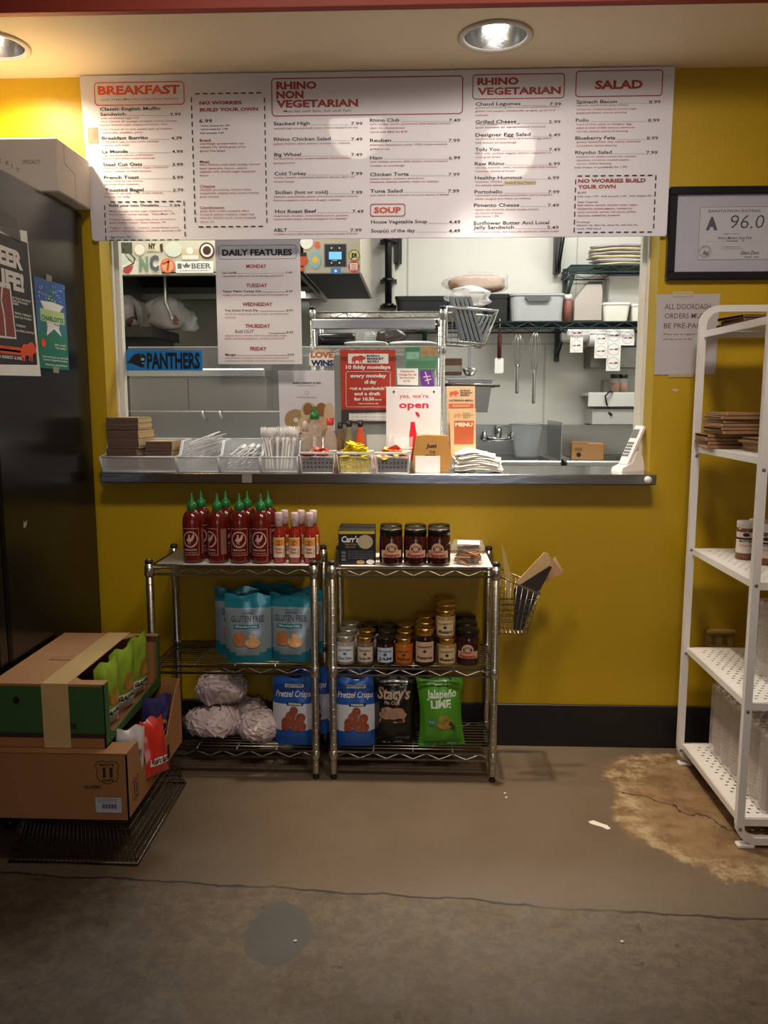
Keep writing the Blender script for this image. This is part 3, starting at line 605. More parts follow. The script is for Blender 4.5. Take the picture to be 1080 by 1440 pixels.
pr.poly([(262, 850), (286, 940), (328, 962), (295, 1020), (318, 1120), (274, 1070), (240, 1112), (246, 1010), (205, 935), (243, 942)], 'star_points', P('teal_ink', '#17695e'))
pr.poly([(205, 932), (270, 942), (328, 965), (300, 1005), (234, 992)], 'star', WH); pr.poly([(246, 1050), (300, 1068), (318, 1122), (278, 1082), (240, 1115)], 'star', WH)
pr.rect(208, 330, 1036, 1000, 'banner', P('pale_green_ink', '#b8cf86')); pr.text('CHARLOTTE', 212, 1030, 24, 325, 'lettering', P('teal_ink', '#17695e'), .03); pr.text('SPIRITS', 238, 1062, 22, 306, 'lettering', WH, .03)
pr.disc(221, 1153, 13, 22, 'badge', P('bright_orange_ink', '#e5531b'))
for s_, x0, xe, y in (('JUNE - AUGUST', 280, 340, 1166), ('THE YARD', 284, 338, 1184), ('local craft beer and spirits all', 218, 348, 1226), ('summer long at the market', 222, 346, 1242), ('rhino market', 232, 345, 1268)): pr.text(s_, x0, y, 9, xe, 'lettering', WH, .01)
for k in range(46): 
    a = rnd.uniform(190, 330); b = rnd.uniform(850, 935)+(a-190)*.1; pr.rect(a, a+3, b, b-4, 'confetti', WH)
pr.done()
for x, y in ((68, 391), (78, 520)):
    p = atX(x, y, FX); obj('tape', MB().box(.001, .002, -.02, .02, -.01, .01), mat('clear_tape', '#d8d0b8', .3, alpha=.35), st, loc=(.0005, p.y-2.2, p.z))

# white cartons on top of the refrigerator
def carton(name, label, x0, x1, y0, y1, z0, z1, m, cat='carton'):
    t = thing(name, label, cat, (0, 0, z0), 0, 'white cartons on top of the refrigerator')
    b = MB().box(x0, x1, y0, y1, 0, z1-z0, b=.004); obj('carton_body', b, m, t); return t
WC = P('white_carton', '#cfc4b8', .7, var=.06, scale=6)
a = carton('white_carton', 'white pizza carton on fridge top reaching toward the menu board', -1.72, -1.145, 2.36+.31, 2.93, 1.965, 2.13, WC)
o = Print(a, None, lambda u, v, e: (-1.145+e, u, v))
o.line([(2.72, .10), (2.72, .165)], .003, 'seam', P('seam_shadow', '#6b625a')); o.line([(2.72, .10), (2.80, .085), (2.80, .0)], .003, 'seam', P('seam_shadow', '#6b625a')); o.done()
o = Print(a, None, lambda u, v, e: (u, 2.67-e, v))
pd_ = P('printed_grey', '#8c8277'); o.text('SPECIALTY', -1.26, .085, .012, -1.20, 'print', pd_, .02)
for k in range(9):
    an = R(150-k*15); o.text('MARGHERITA'[k], -1.36+.09*math.cos(an), .03+.06*math.sin(an), .013, None, 'print', pd_, .02)
o.done()
# ================================================================== WIRE SHELVING (used in both rooms)
def wire_shelf_meshes(w, d, nw=12, truss=.028, wr=.0022, sp=.045):
    """local: x 0..w, y 0..d, top wires at z=0"""
    fr_ = MB()
    for z in (-.004, -truss):
        fr_.tube([(0, 0, z), (w, 0, z), (w, d, z), (0, d, z)], .003, 6, closed=True)
    zz = MB(); n = max(2, int(w/sp))
    for y in (0, d): zz.tube([(w*i/n, y, -.006 if i % 2 else -truss+.002) for i in range(n+1)], .0019, 5)
    n = max(2, int(d/sp))
    for x in (0, w): zz.tube([(x, d*i/n, -.006 if i % 2 else -truss+.002) for i in range(n+1)], .0019, 5)
    wg = MB()
    for i in range(1, nw): wg.tube([(0, d*i/nw, 0), (w, d*i/nw, 0)], wr, 4)
    for x in [w*k/4 for k in (1, 2, 3)]: wg.tube([(x, 0, -.0045), (x, d, -.0045)], .003, 5)
    return fr_, zz, wg
def wire_unit(name, label, cat, loc, w, d, h, levels, m, postr=.0127, liner=None, feet=True, nw=12, rot=0., grp=None, clear=0.):
    t = thing(name, label, cat, loc, rot, grp)
    for x in (0, w):
        for y in (0, d):
            mb = MB().lathe([(postr*.99, clear+.02), (postr, clear+.022), (postr, h-.002), (postr*.85, h-.001)], 14)
            pz = clear+.05
            while pz < h-.05:                       # the grooves every inch
                mb.lathe([(postr*1.03, 0), (postr*1.06, .0012), (postr*1.03, .0024)], 14, (0, 0, pz)); pz += .0254
            po_ = obj('post', mb, m, t, loc=(x, y, 0)); obj('post_cap', MB().lathe([(postr*1.06, h-.012), (postr*1.06, h-.002), (postr*.8, h+.002), (0, h+.003)], 14), P('dark_cap', '#2a2826', .4), po_)
            if feet: obj('foot', MB().lathe([(.010, clear), (.012, clear+.004), (.008, clear+.012), (.008, clear+.022)], 10), BLACKP, po_)
    for z in levels:
        a, b, c_ = wire_shelf_meshes(w, d, nw)
        s_ = obj('shelf', a, m, t, loc=(0, 0, z)); obj('truss_wire', b, m, s_); obj('wire_deck', c_, m, s_, kind='stuff')
        cl = MB()
        for x in (0, w):
            for y in (0, d): cl.lathe([(postr*1.08, -.034), (postr*1.30, -.033), (postr*1.22, .001), (postr*1.05, .002)], 12, (x, y, 0))
        obj('corner_collar', cl, m, s_, kind='stuff')
    return t

# ================================================================== KITCHEN BEYOND THE OPENING
def K(px, py, Y): p = atY(px, py, Y); return p.x, p.z
def kbox(x0, x1, y0, y1, Y0, Y1, b=0., mb=None):
    a = K(x0, y0, Y0); c = K(x1, y1, Y0); return (mb or MB()).box(min(a[0], c[0]), max(a[0], c[0]), Y0, Y1, min(a[1], c[1]), max(a[1], c[1]), b=b)
HY = 4.0
hood = thing('exhaust_hood', 'stainless kitchen exhaust hood with stickers along its front at upper left', 'range hood', (0, HY, 0))
x0, z0 = K(160, 386, HY); x1, _ = K(422, 386, HY)
BEIGE = mat('beige_hood_front', '#cdc5ae', .35, .2, var=.05, scale=5)
obj('front_panel', MB().box(x0-.25, x1, 0, .03, z0, 2.76, b=.003).box(x0-.25, x1, .0, .05, z0-.002, z0+.01), BEIGE, hood)
obj('side_panel', MB().box(x1-.02, x1, .03, 1.18, z0, 2.76), STEEL2, hood); obj('side_panel', MB().box(x0-.25, x0-.23, .03, 1.18, z0, 2.76), STEEL2, hood)
fl = mat('dark_baffle_steel', '#4a4a38', .4, .9, var=.2, scale=4)  # dark olive steel colour for the filter panels
_fw = (x1-.02-(x0-.225))/5
for k in range(5):
    a = x0-.225+k*_fw; obj('filter_panel', MB().prism([(.45, 2.42), (1.12, 1.99), (1.13, 2.01), (.46, 2.44)], a+.003, a+_fw-.003, 'x'), fl, hood)
zr = K(300, 417, 5.1)[1]; obj('grease_rail', MB().box(x0-.23, x1-.02, 1.08, 1.12, zr-.02, zr+.02, b=.004), STEEL, hood)
tb = MB().tube([(K(400, 0, 5.0)[0], .98, K(0, 417, 5.0)[1]), (K(424, 0, 5.0)[0], .98, K(0, 417, 5.0)[1])], .018, 10)
obj('lamp_tube', tb, mat('lit_hood_lamp', '#ffffff', .4, emit=(1, .97, .82), estr=2.2), hood)
a = K(232, 388, 4.06); b = K(233, 424, 4.06); c = K(240, 440, 4.06)
tag(obj('hood_conduit', MB().tube([(a[0], 4.06, a[1]+.02), (b[0], 4.06, b[1]), (b[0]+.01, 4.06, b[1]-.03), (c[0]+.01, 4.06, c[1]-.03)], .009, 8), STEEL), 'thin steel conduit hanging below the stickered hood front', 'pipe')
hm = pxmap(HY, (0, HY, 0), (160, 340, 150/1080.))
def sticker(label, fn):
    t_ = obj('sticker', MB(), PAPER, hood, label=label); p = Print(t_, hm); fn(p); p.done(); 
    bpy.data.objects.remove
    return t_
p = Print(hood, hm); CR = P('sticker_cream', '#e3ddcc'); TAN = P('sticker_tan', '#c9b593'); MAR = P('sticker_maroon', '#4a1512'); 
p.rect(45, 480, 330, 195, 'sticker_cream_strip', CR); p.rect(50, 185, 120, 5, 'sticker_dark', P('sticker_dark_green', '#4b4f3f', .5, var=.5, scale=60)); p.disc(95, 170, 52, 52, 'sticker_pale_disc', P('sticker_pale', '#cfd3c2'), 20); 
p.line([(60, 60), (170, 120), (215, 170), (200, 220), (100, 270)], .006, 'doodle', P('olive_ink', '#55503d')); p.line([(90, 60), (130, 150), (190, 210)], .004, 'doodle', P('olive_ink', '#55503d'))
p.poly([(90, 290), (150, 250), (200, 240), (185, 290), (150, 325), (105, 315)], 'red_scribble', P('pink_red_ink', '#b5473a'))
p.disc(262, 80, 60, 62, 'sticker_ring', TAN, 24); p.disc(262, 80, 52, 54, 'sticker_ring_inner', CR, 24)
p.rect(340, 465, 100, 15, 'sticker_tan_card', P('sticker_tan_light', '#d3c6a8')); p.text('NY', 355, 72, 50, 428, 'sticker_letters', P('umber_ink', '#43301f'), .06); p.text('original', 350, 96, 9, 425, 'sticker_letters', P('umber_ink', '#43301f'))
p.poly([(465, 30), (495, 15), (500, 100), (478, 105)], 'sticker_sliver', P('umber_ink', '#43301f'))
p.disc(605, 80, 88, 75, 'sticker_round', P('sticker_pale_green', '#cfd2bb'), 24); p.text('BURIAL', 540, 62, 26, 680, 'sticker_letters', P('umber_ink', '#43301f'), .04)
p.rect(690, 862, 188, 70, 'sticker_tan_block', TAN); p.disc(772, 92, 36, 34, 'sticker_emblem', CR, 20); p.rect(696, 858, 178, 138, 'sticker_emblem', CR); p.text('SERVICE', 705, 168, 24, 850, 'sticker_letters', P('umber_ink', '#43301f'), .03)
p.disc(945, 90, 78, 82, 'sticker_maroon_disc', MAR, 28); p.disc(945, 90, 62, 66, 'sticker_inner_disc', CR, 28); p.disc(945, 90, 42, 45, 'sticker_core', MAR, 24)
p.text('N', 262, 292, 132, 355, 'big_letters', P('sage_ink', '#7c9175'), .045); p.text('C', 368, 288, 140, 462, 'big_letters_dark', P('slate_ink2', '#585c60'), .045)
p.disc(548, 245, 74, 74, 'sticker_orange_disc', P('burnt_orange', '#d9693a'), 28); p.disc(548, 245, 60, 60, 'sticker_orange_inner', P('pale_orange', '#e3a072'), 28); p.line([(500, 225), (560, 200), (548, 290)], .01, 'sticker_orange_mark', P('burnt_orange2', '#b8401c'))
p.rect(634, 1010, 318, 198, 'sticker_white_strip', P('sticker_white', '#eeeade')); p.text('I', 650, 272, 48, 692, 'serif_letters', GREYT, .03); p.text('BEER', 792, 272, 50, 990, 'serif_letters', GREYT, .02)
p.poly([(695, 225), (715, 262), (765, 262), (785, 225), (762, 240), (740, 212), (718, 240)], 'crown', GREYT); p.text('OLDE MECKLENBURG BREWERY', 665, 300, 11, 970, 'serif_letters', GREYT)
p.done()

cb = thing('hood_control_box', 'steel hood control box with small screen and round stickers', 'control panel', (0, 3.94, 0))
ax, az = K(427, 385, 3.94); bx, _ = K(508, 385, 3.94)
obj('housing', MB().box(ax, bx, 0, .98, az, 2.76, b=.004), mat('light_steel_panel', '#bdb4a4', .4, .5, var=.05, scale=6), cb)
obj('under_panel', MB().box(ax+.012, bx-.012, .02, .96, az-.003, az), mat('black_underside', '#101010', .6, var=.2), cb)
km = pxmap(3.94, (0, 3.94, 0), (410, 330, 260/1080.)); p = Print(cb, km)
p.rect(190, 322, 192, 52, 'bezel', GREYT); p.rect(197, 315, 186, 58, 'screen_surround', P('screen_black', '#171a20', .25)); p.rect(219, 292, 145, 100, 'screen', mat('lit_blue_screen', '#5aa0e8', .3, emit='#6aa8f0', estr=1.0)); p.rect(240, 266, 153, 150, 'screen_text', WH)
for x, y in ((234, 78), (280, 78), (234, 165), (280, 165)): p.disc(x, y, 5, 5, 'key_dot', WH, 8)
p.rect(229, 288, 228, 195, 'blue_tag', P('blue_tape', '#2a7fd0')); p.disc(258, 212, 9, 9, 'tag_dot', WH, 10)
p.disc(88, 45, 37, 40, 'pale_sticker', P('sticker_white', '#eeeade')); p.disc(150, 60, 17, 20, 'brown_sticker', P('burnt_orange', '#d9693a')); p.disc(138, 148, 34, 50, 'teal_sticker', P('teal_sticker', '#8fb5b8')); p.disc(138, 148, 20, 20, 'sun', P('sun_yellow', '#e8b93a'), 14)
p.disc(366, 122, 35, 35, 'gold_sticker', P('olive_gold', '#98862d')); p.disc(366, 122, 27, 27, 'gold_inner', P('pale_gold', '#d8cc96')); p.text('JDR', 348, 134, 24, 385, 'sticker_letters', BLK, .05)
p.disc(364, 188, 33, 34, 'pink_sticker', P('rose_red', '#cc4f4a')); p.rect(343, 385, 208, 168, 'pink_inner', P('sticker_white', '#eeeade'))
for y in (180, 193, 204): p.rect(348, 380, y, y-5, 'pink_bars', P('rose_red', '#cc4f4a'))
p.disc(60, 150, 36, 34, 'orange_sticker', P('burnt_orange3', '#c9502a'), 16); p.rect(44, 88, 128, 105, 'orange_sticker_eyes', BLK); p.rect(48, 75, 215, 190, 'orange_sticker', P('burnt_orange3', '#c9502a'))
p.done()
# back wall: pipe and brackets
a = K(546, 330, 5.1); b = K(546, 430, 5.1)
gp = thing('gas_pipe', 'black vertical pipe on the white kitchen wall', 'pipe', (a[0], 5.1, 0))
obj('pipe_run', MB().tube([(0, 0, b[1]), (0, 0, 2.7)], .021, 12), BLACKP, gp)
for z in (b[1], K(0, 397, 5.1)[1], K(0, 342, 5.1)[1]): obj('clamp', MB().lathe([(.021, -.012), (.036, -.012), (.036, .012), (.021, .012)], 14, (0, 0, z)).box(-.05, .05, .02, .1, z-.008, z+.008), BLACKP, gp)
a = K(560, 335, 5.15); b = K(560, 369, 5.15)
tag(obj('wall_bracket', MB().box(-.022, -.006, 0, .05, b[1], a[1]+.2).box(.004, .022, 0, .05, b[1], a[1]+.2).prism([(-.008, b[1]), (.008, b[1]), (.0, b[1]-.03)], 0, .05), BLACKP, loc=(a[0], 5.15, 0)), 'short black double strip bracket beside the black pipe', 'bracket')
tag(obj('wall_conduit', MB().box(-.01, .01, 0, .03, 1.7, 2.75, b=.003), P('painted_conduit', '#cfcabd'), loc=(K(553, 400, 5.16)[0], 5.165, 0)), 'pale painted conduit strip right behind the black pipe', 'pipe')

# green wire wall shelves
SY0, SY1 = 4.86, 5.17
z_l = K(700, 452, SY0)[1]; xl0 = K(556, 0, SY0)[0]; zu = K(850, 372, SY0)[1]; xu0 = K(803, 372, SY0)[0]
def wall_shelf(label, x0, x1, z, brk):
    t = thing('wire_wall_shelf', label, 'shelf', (x0, SY0, z)); w = x1-x0
    a, b, c_ = wire_shelf_meshes(w, SY1-SY0, 9, .04, .003, .07)
    obj('frame', a, DGREEN, t); obj('truss_wire', b, DGREEN, t); obj('wire_deck', c_, DGREEN, t, kind='stuff')
    for bx in brk:
        m_ = MB().box(-.014, .014, .27, .30, -.22, .02).prism([(.29, -.20), (.29, -.17), (.02, -.045), (.02, -.055)], -.008, -.002, 'x').prism([(.29, -.20), (.29, -.17), (.02, -.045), (.02, -.055)], .004, .01, 'x').box(-.012, .012, 0, .29, -.055, -.043)
        obj('bracket', m_, DGREEN, t, loc=(bx-x0, 0, 0))
    return t
wall_shelf('lower dark green wire shelf on white kitchen wall holding bins and tubs', xl0, 1.49, z_l, [K(790, 452, 5.0)[0], .05])
wall_shelf('upper dark green wire shelf at right of kitchen holding folded bags', xu0, 1.49, zu, [K(797, 380, 5.1)[0]])
a = K(785, 330, 5.0); tag(obj('shelf_bracket', MB().box(-.02, .02, .10, .16, -.14, .3).prism([(.10, -.14), (.10, -.09), (-.15, .20), (-.15, .16)], -.012, -.004, 'x').prism([(.10, -.14), (.10, -.09), (-.15, .20), (-.15, .16)], .004, .012, 'x'), BLACKP, loc=(K(790, 345, 5.0)[0], 5.02, K(790, 345, 5.0)[1])), 'black triangular bracket high on kitchen wall under the menu board edge', 'bracket')

def tub(name, label, cat, px0, px1, py0, py1, Y, d, m, taper=.86, lid=None, rim=.012, group=None):
    a = K(px0, py1, Y); b = K(px1, py0, Y); w = b[0]-a[0]; h = b[1]-a[1]; cx = (a[0]+b[0])/2
    t = thing(name, label, cat, (cx, Y+d/2, a[1]), 0, group)
    mb = MB(); q = [(w/2*taper, d/2*taper, 0), (w/2*.96, d/2*.96, h-rim), (w/2, d/2, h-rim), (w/2, d/2, h), (w/2*.93, d/2*.93, h), (w/2*taper*.95, d/2*taper*.95, .006)]
    vs = []
    for X_, Y_, Z_ in q:
        r_ = min(X_, Y_)*.25; vs += [(u, v, Z_) for u, v in rrect(-X_, X_, -Y_, Y_, r_, 3)]
    n = 16; f = [(i*n+k, i*n+(k+1) % n, (i+1)*n+(k+1) % n, (i+1)*n+k) for i in range(len(q)-1) for k in range(n)]
    f += [tuple(range(n))[::-1], tuple(range((len(q)-1)*n, len(q)*n))]
    mb.add(vs, f); obj('tub_body', mb, m, t)
    if lid: obj('lid', MB().prism(rrect(-w/2*1.02, w/2*1.02, -d/2*1.02, d/2*1.02, .02, 3), h, h+.012, 'z'), lid, t)
    return t
GT = P('grey_tub_plastic', '#a5a6a8', .4)
tub('bus_tub', 'light grey bus tub with cut-out handle on the green wire shelf', 'tub', 716, 796, 412, 451, 4.87, .28, GT, .9)
_h = [o for o in C.objects if o.name.startswith('tub_body')][-1]
a = K(738, 417, 4.865); b = K(775, 421, 4.865); tb_ = [o for o in C.objects if o.name.startswith('bus_tub')][0]
obj('hand_hole', MB().prism([(a[0]-tb_.location.x, a[1]-tb_.location.z), (b[0]-tb_.location.x, a[1]-tb_.location.z), (b[0]-.02-tb_.location.x, b[1]-.01-tb_.location.z), (a[0]+.02-tb_.location.x, b[1]-.01-tb_.location.z)], -.15, -.139), P('tub_handle_shadow', '#55565a'), tb_)
tub('storage_tub', 'black lidded storage tub partly hidden behind the bread bag', 'tub', 682, 716, 416, 451, 4.9, .26, BLACKP, .93, BLACKP)
tub('storage_tub', 'low black storage tub behind the chrome rack post', 'tub', 556, 634, 419, 452, 4.88, .26, BLACKP, .93, BLACKP)
WT = mat('cream_translucent_plastic', '#e4e2d6', .4, var=.03)
tub('food_tub', 'round cream food tub beside the clear jug on the wire shelf', 'tub', 848, 888, 425, 451, 4.88, .2, WT, .82)
tub('food_tub', 'cream food tub at far right end of the lower wire shelf', 'tub', 888, 930, 427, 451, 4.88, .2, WT, .85)
tub('food_bin', 'big frosted white food bin with purple lid under the upper shelf', 'bin', 853, 935, 388, 449, 5.08, .09, mat('frosted_white_bin', '#cdcbc6', .4, var=.03), .97, P('purple_lid', '#6b5a86', .5))
# jug
a = K(806, 451, 4.95); b = K(846, 399, 4.95); w = b[0]-a[0]; h = b[1]-a[1]
jg = thing('plastic_jug', 'clear plastic jug with slanted shoulder and black cap', 'jug', (a[0], 4.92, a[1]))
JP = mat('frosted_jug_plastic', '#c5bcb2', .2, alpha=.72, spec=.7)
obj('jug_body', MB().prism([(0, 0), (0, h*.55), (w*.42, h*.97), (w*.95, h*.97), (w, h*.8), (w, 0)], 0, .16), JP, jg)
obj('contents', MB().box(.012, w-.012, .01, .15, .004, h*.42), P('brown_grain', '#8a7a6a', .9, scale=90, var=.2), jg)
obj('cap', MB().box(w*.5, w*1.02, .02, .14, h*.97, h*1.06, b=.004), BLACKP, jg)
a = K(793, 451, 4.9); b = K(808, 413, 4.9)
sb = thing('spice_bottle', 'small clear bottle of red-brown spice beside grey tub', 'bottle', ((a[0]+b[0])/2, 4.95, a[1])); h = b[1]-a[1]; r_ = (b[0]-a[0])/2
obj('bottle_body', MB().lathe([(r_, 0), (r_, h*.72), (r_*.8, h*.8)], 16), mat('spice_fill', '#8a5548', .4, var=.4, scale=70), sb); obj('cap', MB().lathe([(r_*.85, h*.8), (r_*.85, h), (0, h)], 16), P('pale_pink_cap', '#d9c8c4'), sb)

# lumpy bodies for bags, towels, bread
def lump(rx, ry, rz, seed, amp=.12, n=20, m=14, flat=True, sq=.8, fr=3.):
    r2 = random.Random(seed); ph = [r2.uniform(0, 6.28) for _ in range(8)]; vs = []; f = []
    def sg(x, p): return math.copysign(abs(x)**p, x)
    for i in range(m+1):
        th = math.pi*i/m
        for j in range(n):
            a = 2*math.pi*j/n
            d = 1+amp*(math.sin(fr*a+ph[0]+2*th)+math.sin(2*fr*a+ph[1]-3*th)*.6+math.sin(fr*2*th+ph[2]+a)*.5+math.sin(7*a+ph[3]+5*th)*.35)*math.sin(th)
            x = rx*sg(math.sin(th), sq)*sg(math.cos(a), sq)*d; y = ry*sg(math.sin(th), sq)*sg(math.sin(a), sq)*d; z = rz*sg(math.cos(th), sq)*(1+amp*.5*math.sin(3*a+ph[4]))
            vs.append((x, y, max(z, -rz*.9)+rz*.9 if flat else z))
    for i in range(m):
        for j in range(n): f.append((i*n+j, (i+1)*n+j, (i+1)*n+(j+1) % n, i*n+(j+1) % n))
    mb = MB(); mb.add(vs, f, 0, True); return mb
a = K(672, 417, 4.98)
bb = thing('bread_bag', 'loaf of sliced bread in a clear bag lying on black tub', 'bread', (a[0], 5.0, K(0, 415, 5.0)[1]+.0))
obj('loaf', lump(.17, .07, .055, 3, .05), mat('bread_crust', '#a8784a', .7, var=.3, scale=30), bb); obj('plastic_film', lump(.19, .082, .062, 4, .10), FILM, bb)
a = K(665, 0, 4.1)[0]
cbg = thing('clear_bag', 'empty clear plastic bag draped above the hanging tray basket', 'bag', (K(668, 0, 4.2)[0], 4.25, K(668, 428, 4.2)[1]))
obj('plastic_film', lump(.10, .05, .05, 9, .2), FILM, cbg)
fb = thing('folded_bag_stack', 'stack of yellowed folded plastic bags on the upper wire shelf', 'bags', (K(885, 0, 4.98)[0], 5.0, zu+.002))
for k in range(6): obj('folded_bag', lump(.17, .10, .013, 30+k, .08, 24, 8), mat('yellowed_film_%d' % (k % 2), ('#cfc59c', '#b7aeb4')[k % 2], .35, alpha=.85, bump=.5, bscale=30), fb, loc=(rnd.uniform(-.01, .01), 0, k*.021))

# label rolls on a rod under the lower shelf
rr_ = thing('label_rail', 'thin dark rod carrying label rolls under the green shelf', 'rail', (0, 4.93, K(850, 466, 4.93)[1]))
obj('rod', MB().tube([(K(800, 0, 4.93)[0], 0, 0), (1.49, 0, 0)], .006, 8), BLACKP, rr_)
def label_roll(label, px0, px1, rad, tail, tx0=None, tx1=None):
    x0, x1 = K(px0, 0, 4.85)[0], K(px1, 0, 4.85)[0]; z = rr_.location.z
    t = thing('label_roll', label, 'label roll', (x0, 4.93, z-rad+.012), 0); w = x1-x0
    mb = MB(); n = 24; mb.lathe([(.012, 0), (rad, 0), (rad, w), (.012, w)], n); mb.xf(Matrix.Rotation(R(90), 4, 'Y')); obj('roll', mb, P('label_paper', '#e6e3df', .5), t)
    ta = 0 if tx0 is None else K(tx0, 0, 4.85)[0]-x0; tc = w if tx1 is None else K(tx1, 0, 4.85)[0]-x0
    s_ = obj('hanging_strip', MB().box(ta, tc, -rad-.002, -rad, -tail, .0), P('label_paper', '#e6e3df', .5), t)
    p = Print(s_, y=-rad-.002); wd_ = tc-ta; cx = (ta+tc)/2; z = -tail+wd_*.55
    while z < .0+wd_*.2:
        p.disc(cx, z, wd_*.42, wd_*.42, 'label_ring', GREYT, 24, .95); rhino(p, cx+wd_*.05, cx+wd_*.34, z-wd_*.08, z+wd_*.10, P('maroon_ink', '#7c2f2f')); p.rect(cx-wd_*.3, cx-wd_*.02, z-.003, z+.003, 'label_line', FADED); z += wd_*.98
    p.done(); return t
label_roll('first label roll from the left, with a short torn strip, under the green shelf', 808, 847, .036, .10, 819, 838)
label_roll('second label roll from the left, thick, with a short strip', 848, 874, .05, .12, 855, 874)
label_roll('third label roll, its long strip of round rhino labels hanging down', 874, 895, .038, .205)
label_roll('last label roll, half hidden by the window edge', 895, 915, .036, .06)

# hanging tools
def hang(px, py, Y): a = K(px, py, Y); return (a[0], Y, a[1])
sp_ = thing('rubber_spatula', 'white rubber spatula with dark red handle hanging from the wire shelf', 'spatula', hang(703, 455, 4.9))
L_ = K(703, 455, 4.9)[1]-K(703, 525, 4.9)[1]
obj('handle', MB().lathe([(.004, -L_*.7), (.012, -L_*.69), (.013, -L_*.3), (.008, -L_*.2), (.004, -.005), (.0, 0)], 12), P('dark_red_handle', '#54181a', .4), sp_)
obj('blade', MB().prism([(-.026, -L_), (.02, -L_), (.027, -L_*.97), (.025, -L_*.7), (.01, -L_*.69), (-.01, -L_*.69), (-.026, -L_*.7)], -.005, .005), P('white_rubber', '#ece9e0', .5), sp_)
obj('hook', MB().tube([(0, 0, -.01), (0, 0, .025), (0, .01, .03)], .002, 6), STEEL, sp_)
def whisk(label, px, y0, y1):
    t = thing('whisk', label, 'whisk', hang(px, 455, 4.88), 0); Ltot = K(0, 455, 4.88)[1]-K(0, y1, 4.88)[1]; top = K(0, 455, 4.88)[1]-K(0, y0, 4.88)[1]
    mb = MB(); B = Ltot*.62
    for k in range(5):
        an = math.pi*k/5+.2; pts = []
        for i in range(17):
            q = math.pi*i/16; rad = .045*math.sin(q)**.8*(1 if i < 17 else 1); zz = -top-.02-(B-top-.02)*(1-abs(math.cos(q)))**1.0 if False else 0
            u = math.cos(math.pi*i/16); s = math.sin(math.pi*i/16)
            w_ = .045*math.copysign(abs(u)**.6, u) if abs(u) < .9 else .045*u*(1 if abs(u) < .95 else .9)
            zz = -B+(B-top)*(s**.75); ww = .042*u*(1 if s > .45 else .25+.75*s/.45)
            pts.append((ww*math.cos(an), ww*math.sin(an), zz))
        mb.tube(pts, .0014, 5)
    obj('wire_loops', mb, CHROME, t); obj('handle', MB().lathe([(.009, -Ltot), (.010, -Ltot+.01), (.009, -B), (.006, -B+.02)], 10), STEEL, t)
    return t
whisk('left of two steel whisks hanging wires up from the wire shelf', 729, 470, 551)
whisk('right of two steel whisks, hanging lower beside the other', 753, 466, 565)
obj('hook', MB().tube([(K(729, 0, 4.88)[0], 4.88, K(0, 470, 4.88)[1]), (K(729, 0, 4.88)[0], 4.88, K(0, 456, 4.88)[1])], .002, 5), STEEL, None) if False else None

# right end of the kitchen: steel box, outlets, white ledge, jars, cord
sx_ = thing('steel_box', 'steel wall box on the kitchen wall behind the label strips', 'box', (K(848, 0, 5.0)[0], 5.0, K(0, 518, 5.0)[1]))
hh = K(0, 490, 5.0)[1]-sx_.location.z
obj('box_body', MB().box(0, .34, 0, .2, 0, hh, b=.003), STEEL2, sx_); obj('slot', MB().box(.02, .3, .02, .18, hh, hh+.012), BLACKP, sx_)
def plate(label, px0, px1, py0, py1):
    a = K(px0, py1, 5.19); b = K(px1, py0, 5.19); t = thing('wall_outlet', label, 'outlet', (a[0], 5.19, a[1])); w, h = b[0]-a[0], b[1]-a[1]
    obj('cover_plate', MB().box(0, w, 0, .008, 0, h, b=.002), P('white_cover', '#dcdad2', .4), t)
    obj('socket', MB().box(w*.3, w*.7, -.003, 0, h*.12, h*.42).box(w*.3, w*.7, -.003, 0, h*.56, h*.88), P('white_socket', '#c6c4bb', .4), t); return t
plate('white outlet above the sink with the black plug in it', 824, 838, 565, 588); plate('white switch plate beside the white ledge', 846, 858, 537, 552)
lg = thing('wall_ledge', 'white wall-mounted ledge carrying spice jars at right of the kitchen', 'shelf', (K(847, 0, 4.95)[0], 4.95, K(0, 552, 4.95)[1]))
obj('front_board', MB().box(0, .42, 0, .02, -.085, 0, b=.003), P('white_laminate', '#d6d5cf', .4), lg); obj('top_board', MB().box(0, .42, .02, .24, -.02, 0), P('white_laminate', '#d6d5cf', .4), lg); obj('lower_board', MB().box(.03, .42, .02, .24, -.19, -.1), P('white_laminate2', '#bdbcb6', .5), lg)
for i, (px, lb) in enumerate(((886, 'left of two black-lidded spice jars on the white ledge'), (899, 'right of two black-lidded spice jars on the white ledge'))):
    t = thing('spice_jar', lb, 'jar', (K(px, 0, 5.0)[0], 5.0+.02*i, lg.location.z)); q = .028
    obj('jar_body', MB().lathe([(q, 0), (q, .075), (q*.8, .085)], 14), GLASS, t); obj('contents', MB().lathe([(q*.9, .002), (q*.9, .06), (0, .06)], 14), mat('orange_spice', '#b5785a', .8, var=.4, scale=90), t); obj('lid', MB().lathe([(q, .085), (q, .108), (0, .108)], 14), BLACKP, t)
kn = thing('kitchen_caddy_box', 'small brown box standing at left end of the white ledge', 'box', (K(873, 0, 4.99)[0], 4.99, lg.location.z)); obj('box_body', MB().box(-.014, .014, 0, .08, 0, .075, b=.002), P('taupe_box', '#6d655c'), kn)
cdp = [(833, 580, 5.17), (840, 578, 5.12), (852, 576, 5.08), (858, 580, 5.0), (853, 567, 4.94), (851, 557, 4.93), (857, 551, 4.93), (862, 551, 4.95)]
cdp2 = [(853, 577, 5.05), (857, 581, 4.97), (860, 584, 4.97)]
cd = MB().tube([tuple(atY(*q)) for q in cdp], .005, 8).tube([tuple(atY(*q)) for q in cdp2], [.006, .009, .009], 8).lathe([(.0, 0), (.018, .0), (.018, .03), (.0, .035)], 12, tuple(atY(831, 584, 5.165)))
